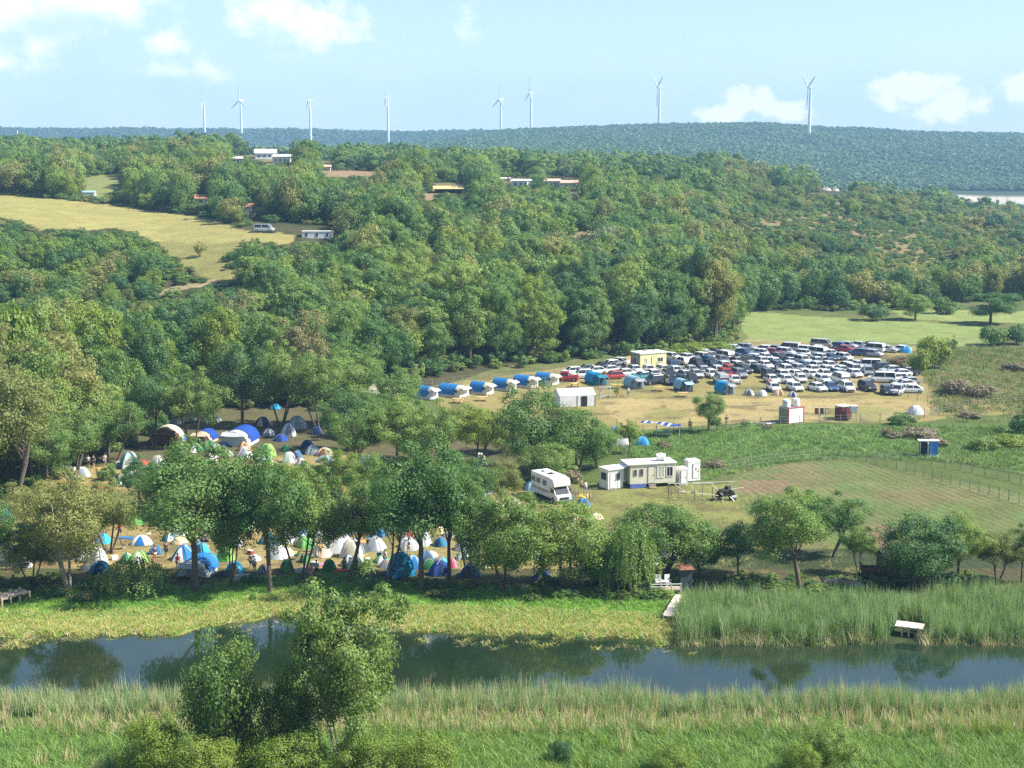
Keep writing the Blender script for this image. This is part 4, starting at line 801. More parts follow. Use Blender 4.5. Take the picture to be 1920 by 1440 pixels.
ROOFP = mat('pink tile', (.58, .40, .30), .85, var=.2, scale=2); STRAW = mat('straw', (.56, .45, .20), .95, var=.3, scale=3, bump=.5); STONE = mat('pale stone', (.60, .54, .44), .9, var=.3, bump=.6); TANKW = mat('tank plastic', (.78, .77, .72), .4, var=.08); REDT = mat('red trim', (.50, .06, .04), .5)
BLUEP = mat('blue door', (.03, .16, .52), .45); MAROON = mat('maroon', (.16, .028, .03), .6, var=.2); BLUESK = mat('blue sheet', (.10, .17, .42), .5, var=.3, scale=4); CURT = mat('curtain', (.55, .52, .42), .8); YPLANK = mat('yellow plank', (.58, .42, .16), .8)
FAB = {}
for n, c in dict(white=(.80, .80, .79), cream=(.74, .68, .52), silver=(.52, .56, .58), grey=(.30, .34, .37), dark=(.07, .085, .10), royal=(.02, .075, .36), navy=(.015, .045, .14), blue=(.03, .20, .50), bright=(.02, .34, .66), cyan=(.05, .44, .68), teal=(.02, .20, .28), paleblue=(.32, .55, .68),
                 green=(.035, .19, .07), lime=(.28, .55, .12), kelly=(.09, .40, .12), yellow=(.80, .62, .12), pale_yellow=(.78, .72, .36), olive=(.42, .40, .14), orange=(.82, .36, .12), red=(.62, .07, .06), pink=(.80, .22, .42), peach=(.74, .52, .40), mint=(.55, .72, .58), brown=(.20, .10, .06)).items():
    FAB[n] = mat('cloth ' + n, c, .75, var=.10, scale=1.6, trans=.18, spec=.25)
POLEM = mat('tent pole', (.25, .25, .26), .4)

# ------------------------------------------------------------------ tents
LATE = []
def fr(s, e): return math.copysign(abs(s) ** e, s)
def skin(mb, nu, nv, f, close=False):
    b = len(mb.v)
    for j in range(nv + 1):
        for i in range(nu + (0 if close else 1)): mb.v.append(f(i / nu, j / nv))
    w_ = nu + (0 if close else 1)
    for j in range(nv):
        for i in range(nu): i2 = (i + 1) % w_; mb.f.append((b + j * w_ + i, b + j * w_ + i2, b + (j + 1) * w_ + i2, b + (j + 1) * w_ + i))
def tent_surface(kind, w_, l_, h_, seed):
    rr = random.Random(seed); a = [rr.uniform(0, 6.28) for _ in range(4)]
    pw, q, sq = dict(dome=(2.4, .72, .80), peak=(1.65, .92, .74), bell=(1.02, 1.1, .95), low=(2.0, .7, .85), tall=(2.7, .80, .72))[kind]
    def f(t, r, off=0.0):
        th = t * 2 * PI; z = max(0.0, 1 - min(r, 1.0) ** pw) ** q
        wr = 1 + .05 * math.sin(3 * th + a[0]) * r + .025 * math.sin(7 * th + a[1] + 5 * r) - .05 * math.cos(2 * th) ** 2 * math.sin(PI * min(r, 1.0)); k = r * wr + off * .5
        return (fr(math.cos(th), sq) * w_ / 2 * k, fr(math.sin(th), sq) * l_ / 2 * k, h_ * z * (1 + .02 * math.sin(5 * th + a[2])) + off * (1 - r) + .02)
    return f
def make_tent(kind, w_, l_, h_, c1, c2, c3, x, y, rz, label, group, seed):
    o = empty('tent', (x, y, gz(x, y)), rz, label, 'tent', group)
    if kind == 'cabin': # barrel-roofed tent with a coloured tarp over its back half and an entrance wall in front
        mb = MB(); mb.smooth = False
        arch = lambda t, k=1.0, o_=0.0: (math.cos(PI * (1 - t)) * (w_ / 2 * k + o_) * (1 - .12 * math.sin(PI * t)), (math.sin(PI * t) ** .72) * (h_ * k + o_))
        skin(mb, 14, 10, lambda t, v: (arch(t, 1 - .05 * abs(2 * v - 1) ** 4)[0], (v - .5) * l_, max(0.01, arch(t, 1 - .05 * abs(2 * v - 1) ** 4 - .015 * math.sin(v * 31) ** 2)[1])))
        for yy, flip in ((-.5, 1), (.5, -1)):
            b = len(mb.v); mb.v.append((0, yy * l_ * 1.0, .3))
            for i in range(15): p = arch(i / 14, .95); mb.v.append((p[0], yy * l_, max(.01, p[1])))
            for i in range(14): mb.f.append((b, b + 1 + i, b + 2 + i)[::flip])
        mb.build('tent_body', FAB[c1], o); t = MB(); skin(t, 14, 8, lambda t_, v: (arch(.04 + .92 * t_, 1, .07)[0], (-.26 + v * .80) * l_, arch(.04 + .92 * t_, 1, .07)[1])); t.build('roof_tarp', FAB[c2], o)
        d = MB(); d.prism([(-.55, .05), (.55, .05), (.5, h_ * .72), (0, h_ * .84), (-.5, h_ * .72)], -l_ / 2 - .05, -l_ / 2 - .02); d.build('entrance', FAB[c3], o)
        for sx in (-1, 1):
            q = MB(); q.box((sx * w_ * .43, -l_ * .25, h_ * .55), (.05, l_ * .22, .5), ry=-sx * .12); q.build('mesh_window', FAB['dark'] if c1 != 'dark' else FAB['grey'], o)
        q = MB(); q.tube([(-w_ * .42, -l_ / 2 - .85, 0), (-w_ * .38, -l_ / 2 - .78, h_ * .72)], .03, 5); q.build('pole', POLEM, o); q = MB(); q.tube([(w_ * .42, -l_ / 2 - .85, 0), (w_ * .38, -l_ / 2 - .78, h_ * .72)], .03, 5); q.build('pole', POLEM, o)
        q = MB(); skin(q, 4, 4, lambda a_, b_: ((a_ - .5) * w_ * .78, -l_ / 2 - .8 * b_, h_ * (.9 - .16 * b_) - .10 * math.sin(PI * a_) * b_)); q.build('awning', FAB[c1] if c1 != 'dark' else FAB[c2], o); return o
    f = tent_surface(kind, w_, l_, h_, seed); mb = MB(); mb.smooth = kind != 'bell'; skin(mb, 28, 9, lambda t, r: f(t, 1 - r), close=True); mb.build('fly', FAB[c1], o)
    # second colour: a panel over one flank, entrance, crossing poles
    if c2 != c1:
        q = MB(); q.smooth = True; a0 = .02 if seed % 2 else .5; skin(q, 12, 6, lambda t, r: f(a0 + t * .42, 1.0 - r * .86, .03)); q.build('side_panel', FAB[c2], o)
    q = MB(); q.smooth = True; skin(q, 6, 6, lambda t, r: f(.70 + (t - .5) * .13 * (1 - r * .55) + .05, 1.0 - r * .66, .055)); q.build('entrance', FAB[c3], o)
    for sh in (.125, .375):
        pts = [f(sh, 1 - i / 8, .05) for i in range(9)] + [f(sh + .5, i / 8, .05) for i in range(1, 9)]; q = MB(); q.tube(pts, .022, 4); q.build('pole', POLEM, o)
    return o
TENTS = [ # px, py of the middle of the foot; width px; kind; three colours; label
    (6, 1052, 34, 'dome', 'white', 'white', 'cream', 'white tent cut by the left edge of the photo'), (28, 1048, 36, 'dome', 'teal', 'bright', 'navy', 'teal blue dome behind the white tent at the left edge'), (40, 1066, 32, 'peak', 'white', 'silver', 'grey', 'white tent in front of the teal dome at the left edge'),
    (62, 990, 46, 'tall', 'bright', 'cyan', 'white', 'bright sky-blue tent half hidden by the left edge trees'), (180, 1058, 36, 'tall', 'white', 'white', 'silver', 'tall white tent behind the dark blue dome on the left'), (184, 1078, 38, 'dome', 'teal', 'navy', 'navy', 'dark blue dome in front of the tall white tent'),
    (157, 1033, 40, 'low', 'orange', 'peach', 'pink', 'orange tent among the thin trunks on the left'), (176, 1018, 30, 'low', 'pink', 'peach', 'red', 'pink tent behind the orange tent'), (136, 1005, 26, 'low', 'silver', 'white', 'grey', 'pale tent behind the thin trunks on the left'),
    (262, 1023, 40, 'low', 'white', 'paleblue', 'blue', 'low white tent with blue rim near the green dome'), (290, 1040, 25, 'dome', 'teal', 'blue', 'navy', 'small blue dome with lighter back beside the green and white tent'), (258, 1058, 36, 'dome', 'lime', 'kelly', 'white', 'patterned green tent above the willow bush'),
    (250, 985, 30, 'dome', 'kelly', 'lime', 'green', 'plain green dome near two standing people'), (340, 1053, 42, 'peak', 'blue', 'paleblue', 'white', 'light blue tent behind the big grey cabin tent'),
    (367, 1082, 56, 'cabin', 'silver', 'blue', 'grey', 'big silver-grey cabin tent under the forked tree'), (426, 1032, 24, 'tall', 'lime', 'kelly', 'green', 'tall green tent behind the other lime green one'), (421, 1053, 32, 'tall', 'lime', 'lime', 'kelly', 'front lime green tent of the green pair'),
    (438, 1076, 34, 'dome', 'cyan', 'teal', 'dark', 'blue-teal dome with things piled in front'), (492, 1075, 22, 'peak', 'silver', 'grey', 'dark', 'narrow silver pointed tent beside the trunk'), (536, 1071, 24, 'tall', 'green', 'green', 'kelly', 'leftmost of the three dark green upright tents'),
    (571, 1057, 19, 'tall', 'green', 'green', 'kelly', 'smallest of the three dark green upright tents, above the patterned blanket'), (617, 1071, 24, 'tall', 'green', 'kelly', 'green', 'rightmost of the three dark green upright tents, beside two people'), (520, 1049, 38, 'peak', 'white', 'white', 'silver', 'white pointed tent between the dark trunks'),
    (532, 1020, 36, 'dome', 'white', 'white', 'silver', 'white tent left of the white and blue one'), (564, 1008, 34, 'dome', 'white', 'paleblue', 'blue', 'white tent with a blue lower edge'), (572, 1028, 34, 'dome', 'lime', 'lime', 'kelly', 'low lime green dome behind the cream bell tent'),
    (600, 1046, 42, 'bell', 'cream', 'cream', 'peach', 'cream bell tent with a person in yellow in front'), (634, 1008, 50, 'tall', 'dark', 'grey', 'navy', 'large dark grey-blue dome behind the white tents'), (632, 1037, 46, 'peak', 'white', 'white', 'silver', 'white wide pointed tent in front of the dark grey dome'),
    (658, 1047, 42, 'tall', 'white', 'white', 'cream', 'tall white tent right of the white pointed one'), (668, 1071, 42, 'peak', 'silver', 'white', 'green', 'grey and white tent with dark entrance on the bank'), (702, 1034, 38, 'peak', 'silver', 'white', 'grey', 'pale grey pointed tent standing alone on the dry grass'),
    (708, 1008, 26, 'dome', 'blue', 'bright', 'navy', 'small blue tent behind the lone pale grey tent'), (750, 1082, 52, 'tall', 'bright', 'blue', 'teal', 'large bright blue tent on the bank'), (774, 1068, 30, 'tall', 'white', 'paleblue', 'blue', 'white tent tucked behind the large bright blue tent'),
    (765, 1012, 32, 'peak', 'peach', 'peach', 'red', 'beige pointed tent with a red tip'), (768, 1034, 34, 'dome', 'white', 'white', 'silver', 'white tent in front of the beige pointed tent'), (803, 1068, 28, 'dome', 'green', 'kelly', 'green', 'green dome left of the royal blue tent'),
    (825, 1080, 44, 'dome', 'royal', 'royal', 'navy', 'royal blue dome on the bank beside the thin trunk'), (846, 1066, 20, 'tall', 'pink', 'mint', 'red', 'pink and pale green tent behind the royal blue dome'), (882, 1083, 40, 'peak', 'navy', 'royal', 'dark', 'dark blue pointed tent on the bank'),
    (905, 1066, 22, 'peak', 'pale_yellow', 'yellow', 'dark', 'yellow-flapped tent right of the dark blue pointed tent'), (812, 1002, 38, 'dome', 'olive', 'pale_yellow', 'olive', 'mustard yellow dome behind the trunks'), (836, 990, 22, 'tall', 'paleblue', 'cyan', 'blue', 'light blue tent right of the mustard dome'),
    (845, 1008, 26, 'peak', 'white', 'white', 'silver', 'white tent right of the mustard dome'), (862, 968, 32, 'dome', 'teal', 'teal', 'navy', 'teal dome high in the right half of the camp'), (824, 1026, 26, 'dome', 'blue', 'teal', 'navy', 'blue tent half hidden below the mustard dome'),
    (870, 1050, 30, 'low', 'white', 'silver', 'dark', 'white tent behind the dark blue pointed tent'), (808, 1046, 26, 'low', 'white', 'peach', 'silver', 'white low tent above the green dome'), (1000, 1047, 28, 'peak', 'bright', 'cyan', 'navy', 'bright blue tent under the leafy tree right of the camp'),
    (975, 1025, 30, 'low', 'paleblue', 'white', 'cyan', 'pale blue tent under the leafy tree right of the camp'), (1016, 1087, 30, 'peak', 'royal', 'royal', 'navy', 'last royal blue tent at the right end of the bank'), (1040, 1032, 40, 'dome', 'silver', 'white', 'grey', 'silver-grey tent behind the broad leafy tree'),
    (917, 926, 20, 'peak', 'cyan', 'blue', 'silver', 'small blue pointed tent with silver side near the bare branches'), (897, 948, 30, 'dome', 'peach', 'yellow', 'orange', 'sand yellow tent below the small blue pointed tent'), (905, 962, 34, 'peak', 'white', 'white', 'silver', 'white pointed tent near the bare branches'),
    (930, 955, 30, 'low', 'cream', 'peach', 'brown', 'cream tent right of the bare branches'), (746, 955, 28, 'tall', 'white', 'silver', 'grey', 'white upright tent in the middle of the camp'), (795, 952, 30, 'low', 'white', 'peach', 'silver', 'white tent left of the orange one'), (812, 962, 20, 'dome', 'cyan', 'bright', 'blue', 'small cyan dome beside the orange tent'),
    (832, 952, 20, 'peak', 'orange', 'red', 'brown', 'orange-red tent beside the small cyan dome'), (826, 935, 18, 'tall', 'blue', 'bright', 'navy', 'upright blue tent behind the orange-red tent'), (684, 968, 44, 'dome', 'white', 'silver', 'grey', 'broad white tent among the middle trees'), (652, 958, 30, 'low', 'white', 'silver', 'grey', 'white tent left of the broad white one'),
    (672, 982, 18, 'peak', 'red', 'orange', 'brown', 'small red tent below the broad white one'), (720, 985, 22, 'dome', 'cyan', 'bright', 'blue', 'small sky-blue tent behind the dark shrub'), (455, 960, 30, 'low', 'cyan', 'blue', 'navy', 'blue low tent above the yellow and white one'), (466, 972, 36, 'low', 'white', 'pale_yellow', 'yellow', 'white and yellow tent below the blue low tent'),
    (499, 975, 24, 'peak', 'white', 'white', 'silver', 'narrow white pointed tent in the middle of the camp'), (316, 988, 34, 'dome', 'white', 'silver', 'grey', 'white dome, upper left of the white cluster'), (332, 1004, 34, 'dome', 'white', 'white', 'silver', 'white dome in the middle of the white cluster'), (350, 988, 30, 'peak', 'silver', 'white', 'grey', 'silvery tent of the white cluster'),
    (392, 1000, 36, 'dome', 'white', 'silver', 'grey', 'white dome right of the white cluster under the forked tree'), (410, 1012, 28, 'peak', 'white', 'white', 'silver', 'white pointed tent nearest to the lime green pair'), (335, 1022, 30, 'low', 'cream', 'pale_yellow', 'peach', 'cream low tent below the white cluster'), (455, 998, 30, 'dome', 'mint', 'white', 'kelly', 'pale green tent behind the thin trunks'),
    (310, 832, 52, 'cabin', 'brown', 'cream', 'brown', 'brown shelter with a big cream canopy at the back of the camp'), (381, 830, 38, 'cabin', 'peach', 'royal', 'brown', 'brown arched tent with royal blue roof beside the bare trunk'), (446, 836, 54, 'cabin', 'silver', 'royal', 'silver', 'long silver-grey tunnel tent with blue ridge'), (345, 785, 28, 'low', 'silver', 'white', 'grey', 'silver-covered tent in deep shade at the back'),
    (393, 792, 36, 'low', 'grey', 'silver', 'dark', 'grey covered tent in deep shade at the back'), (491, 800, 28, 'dome', 'navy', 'blue', 'peach', 'dark blue dome in the shade at the back'), (556, 805, 38, 'dome', 'dark', 'silver', 'grey', 'black dome with pale edge under the trees at the back'), (503, 818, 22, 'dome', 'white', 'silver', 'grey', 'small white tent in the shade beside the silver upright one'),
    (540, 819, 28, 'tall', 'silver', 'white', 'grey', 'upright silver tent at the back of the camp'), (525, 828, 26, 'low', 'royal', 'navy', 'navy', 'low royal blue tent at the back of the camp'), (593, 815, 20, 'tall', 'blue', 'navy', 'navy', 'narrow dark blue tent by the trees at the back'), (365, 849, 24, 'peak', 'green', 'mint', 'white', 'green and white pointed tent'),
    (391, 843, 26, 'dome', 'green', 'green', 'kelly', 'dark green dome before the blue-roofed arched tent'), (404, 846, 20, 'dome', 'silver', 'mint', 'white', 'pale green-grey dome beside the dark green dome'), (396, 861, 30, 'low', 'pink', 'pink', 'white', 'hot pink low tent beside the dark green dome'), (408, 855, 16, 'dome', 'white', 'white', 'silver', 'little white dome between pink and white tents'), (423, 857, 22, 'dome', 'white', 'white', 'silver', 'round white dome right of the pink tent'),
    (457, 858, 30, 'peak', 'white', 'white', 'grey', 'white tent with dark entrance in front of the yellow one'), (456, 847, 26, 'peak', 'yellow', 'orange', 'brown', 'yellow-orange pointed tent behind a white one'), (500, 858, 30, 'tall', 'lime', 'olive', 'green', 'tall lime green tent with a dark window'), (503, 872, 20, 'peak', 'mint', 'lime', 'green', 'pale green pointed tent below the tall lime one'),
    (541, 869, 24, 'tall', 'white', 'white', 'mint', 'white upright tent left of a second white one'), (564, 874, 22, 'peak', 'white', 'white', 'silver', 'second white tent beside the white upright one'), (534, 847, 20, 'dome', 'green', 'teal', 'green', 'dark green dome between lime and blue tents'), (575, 842, 26, 'dome', 'royal', 'navy', 'navy', 'royal blue tent above the grey dome'), (585, 853, 28, 'dome', 'silver', 'grey', 'grey', 'grey dome below the royal blue tent'),
    (607, 856, 34, 'low', 'cream', 'peach', 'brown', 'low sand-coloured tarp tent'), (607, 868, 28, 'low', 'paleblue', 'silver', 'grey', 'low pale blue tent left of the brightest white dome'), (626, 879, 30, 'dome', 'white', 'white', 'grey', 'brightest white dome with a dark entrance'), (650, 893, 20, 'tall', 'navy', 'dark', 'dark', 'dark blue tent against the middle trees'),
    (660, 868, 22, 'peak', 'pale_yellow', 'yellow', 'olive', 'yellow tent peeping left of the middle trees'), (686, 870, 34, 'low', 'white', 'silver', 'grey', 'white tent showing under the middle trees'), (240, 880, 38, 'tall', 'peach', 'teal', 'white', 'striped beige tent with teal top'), (263, 872, 22, 'low', 'red', 'red', 'brown', 'red tent right of the striped beige one'), (240, 895, 18, 'dome', 'white', 'white', 'silver', 'small white tent before the striped beige one'),
    (151, 895, 30, 'dome', 'white', 'white', 'grey', 'round white dome at the back left of the camp'), (124, 889, 24, 'dome', 'white', 'silver', 'grey', 'white dome left of the round white dome'), (134, 900, 20, 'low', 'blue', 'cyan', 'navy', 'low blue tent under the round white dome'), (220, 908, 28, 'dome', 'lime', 'white', 'green', 'green and white tent above the left camp tree'),
    (515, 768, 22, 'low', 'cyan', 'bright', 'bright', 'cyan tent alone high among the dark trees'), (708, 762, 66, 'cabin', 'cream', 'cream', 'brown', 'large cream tent under the trees left of the blue-roofed row'), (1150, 838, 24, 'low', 'navy', 'dark', 'dark', 'navy tent by the bushes below the striped tarpaulin'), (1166, 838, 34, 'dome', 'mint', 'cream', 'silver', 'pale grey-green tent by the bushes'),
    (1205, 836, 28, 'dome', 'cyan', 'teal', 'blue', 'cyan dome right of the pale grey-green tent'), (1154, 809, 18, 'low', 'cyan', 'bright', 'blue', 'tiny cyan tent behind the navy tent'), (1720, 778, 28, 'dome', 'white', 'white', 'silver', 'lone white dome by the fence at the right end of the dry field'), (997, 921, 26, 'dome', 'cyan', 'paleblue', 'blue', 'light blue dome beside the motorhome'),
    (1700, 662, 22, 'dome', 'cyan', 'paleblue', 'blue', 'light blue dome behind the last parked cars'), (1083, 975, 30, 'low', 'pale_yellow', 'cream', 'yellow', 'pale yellow sheet tent in front of the motorhome'), (1104, 1000, 34, 'dome', 'cream', 'peach', 'peach', 'cream tent behind the willow trees'), (1118, 975, 26, 'low', 'cream', 'pale_yellow', 'peach', 'cream tent right of the pale yellow one'),
    (1405, 742, 19, 'dome', 'silver', 'white', 'dark', 'leftmost of the four little domes before the parked cars'), (1430, 743, 18, 'dome', 'white', 'white', 'silver', 'whitest of the four little domes before the parked cars'), (1460, 742, 20, 'dome', 'peach', 'white', 'brown', 'pinkish one of the four little domes before the parked cars'), (1487, 744, 16, 'dome', 'grey', 'silver', 'navy', 'darkest and rightmost of the four little domes before the parked cars'),
    (1205, 1062, 60, 'low', 'white', 'silver', 'grey', 'white canvas seen through the dark tree behind the river deck'), (1250, 1048, 46, 'dome', 'white', 'peach', 'grey', 'white canvas right of the trunk behind the river deck'), (1300, 1058, 34, 'low', 'white', 'silver', 'grey', 'small white canvas right of the river deck trees')]
for i, (px, py, wp, kd, c1, c2, c3, lab) in enumerate(TENTS):
    x, y, s = at_px(px, py); w_ = wp / s * 1.06; rr = random.Random(i * 7 + 3); l_ = w_ * rr.uniform(.75, 1.1); h_ = w_ * dict(dome=.54, peak=.60, bell=.72, low=.40, tall=.76, cabin=.52)[kd]; h_ = min(h_, 3.0)
    y += l_ * .35
    place = 'tents at the back of the camp' if py < 912 and px < 720 else 'tents in the riverside camp'
    make_tent(kd, w_, l_, h_, c1, c2, c3, x, y, rr.uniform(-.35, .55), lab, place if 100 < px < 1130 and py > 790 else None, i)
# further small tents packed between the listed ones
_r = random.Random(99); _marks = [(60, 'by the left edge'), (150, 'left of the orange tent'), (230, 'right of the orange tent'), (300, 'by the plain green dome'), (345, 'under the white cluster'), (400, 'under the forked tree'), (450, 'by the lime green pair'), (510, 'by the narrow white tent'), (560, 'by the white and blue tent'), (620, 'by the cream bell tent'), (680, 'by the broad white tent'),
    (740, 'by the lone pale grey tent'), (790, 'by the beige pointed tent'), (850, 'by the mustard dome'), (910, 'by the bare dark branches'), (970, 'left of the leafy tree at the right'), (1040, 'below the motorhome'), (9999, 'left of the willow trees')]
_used = set()
for n_ in range(150):
    px = _r.choice([_r.uniform(300, 900), _r.uniform(0, 1110)]); py = _r.uniform(925, 1066)
    if any(abs(px - t[0]) < (t[2] * .42) and abs(py - t[1]) < 9 for t in TENTS) or (170 < px < 300 and 930 < py < 1010): continue
    kd = _r.choice(['dome', 'dome', 'peak', 'low', 'tall']); c1 = _r.choices(['white', 'silver', 'cream', 'cyan', 'blue', 'kelly', 'dark', 'red', 'pale_yellow', 'orange', 'teal'], [8, 4, 2, 2, 2, 1.5, 1.5, .7, .8, .6, 1.5])[0]; c2 = _r.choice([c1, c1, 'white', 'grey', 'blue'])
    col_ = c1.replace('_', ' ').replace('kelly', 'grass green'); row_ = 'front' if py > 1035 else 'second' if py > 1012 else 'third' if py > 988 else 'fourth' if py > 960 else 'fifth'
    lab = f"small {col_} {dict(dome='dome', peak='pointed tent', low='low tent', tall='upright tent')[kd]} in the {row_} row, " + next(m_ for lim, m_ in _marks if px < lim)
    if lab in _used: continue
    _used.add(lab); TENTS.append((px, py, _r.uniform(24, 36), kd, c1, c2, _r.choice(['grey', 'white', 'dark']), lab))
    x, y, s = at_px(px, py); w_ = TENTS[-1][2] / s; make_tent(kd, w_, w_ * _r.uniform(.8, 1.1), w_ * dict(dome=.54, peak=.60, low=.40, tall=.76)[kd], c1, c2, TENTS[-1][6], x, y, _r.uniform(-.6, .6), lab, 'tents in the riverside camp', 400 + n_)
_mb = [(150, 'by the round white dome'), (260, 'by the red tent'), (330, 'by the cream canopy'), (400, 'by the pink tent'), (460, 'by the yellow-orange tent'), (520, 'by the tall lime tent'), (580, 'by the grey dome'), (640, 'by the brightest white dome'), (9999, 'under the middle camp trees')]
for n_ in range(46):
    px = _r.uniform(100, 900); py = _r.uniform(790, 912) if 300 < px < 640 else _r.uniform(866, 918)
    if any(abs(px - t[0]) < (t[2] * .4) and abs(py - t[1]) < 7 for t in TENTS): continue
    kd = _r.choice(['dome', 'dome', 'peak', 'low', 'tall']); c1 = _r.choices(['white', 'silver', 'cream', 'royal', 'blue', 'green', 'dark', 'red', 'yellow', 'teal'], [7, 3, 2, 2, 2, 1.5, 1.5, .7, .8, 1])[0]; c2 = _r.choice([c1, 'white', 'grey'])
    lab = f"small {c1.replace('royal', 'royal blue').replace('dark', 'black')} {dict(dome='dome', peak='pointed tent', low='low tent', tall='upright tent')[kd]} {'in the shaded back row' if py < 835 else 'in the sunny back row'} " + next(m_ for lim, m_ in _mb if px < lim)
    if lab in _used: continue
    _used.add(lab); TENTS.append((px, py, _r.uniform(17, 27), kd, c1, c2, 'grey', lab)); x, y, s = at_px(px, py); w_ = TENTS[-1][2] / s; make_tent(kd, w_, w_ * _r.uniform(.8, 1.1), w_ * dict(dome=.56, peak=.62, low=.42, tall=.8)[kd], c1, c2, 'grey', x, y, _r.uniform(-.6, .6), lab, 'tents at the back of the camp', 700 + n_)
for px, py, kd_, c_, hd_, lab in ((105, 872, 'hatch', 'white', 160, 'white hatchback under the trees at the far left back of the camp'), (128, 868, 'sedan', 'silver', 170, 'silver saloon under the trees at the far left back of the camp'), (345, 792, 'suv', 'silver', 175, 'silver car in deep shade behind the bare trunk')): LATE.append((px, py, kd_, c_, hd_, lab))
G = 'blue-roofed cabin tents in a curved row'
for i, (px, py, wp, c1, c2, rz, lab) in enumerate([
    (800, 750, 40, 'silver', 'blue', .9, 'leftmost blue-roofed cabin tent, half behind trees'), (850, 746, 54, 'cream', 'blue', 1.0, 'widest blue-roofed cabin tent with a cream front'), (903, 741, 42, 'cream', 'blue', 1.0, 'blue-roofed cabin tent third in the curved row'),
    (946, 734, 42, 'cream', 'blue', 1.0, 'blue-roofed cabin tent fourth in the curved row'), (986, 728, 44, 'cream', 'blue', 1.0, 'blue-roofed cabin tent fifth in the curved row'), (1026, 723, 42, 'cream', 'blue', 1.0, 'blue-roofed cabin tent with white awning ending the curved row'),
    (1118, 722, 42, 'teal', 'bright', .5, 'blue tent with bright blue roof just before the first parked cars'), (1190, 729, 40, 'grey', 'paleblue', .45, 'grey tent with white and blue roof before the parked cars'), (1283, 735, 38, 'dark', 'paleblue', .4, 'black-fronted tent with pale blue roof before the parked cars'), (1361, 740, 36, 'grey', 'bright', .6, 'grey tent with blue and white back before the parked cars')]):
    x, y, s = at_px(px, py); make_tent('cabin', wp / s * .62, wp / s * .92, 2.05, c1, c2, 'dark' if i > 5 else 'white', x, y + 1.3, rz, lab, G if i < 6 else 'cabin tents in front of the car park', 200 + i)

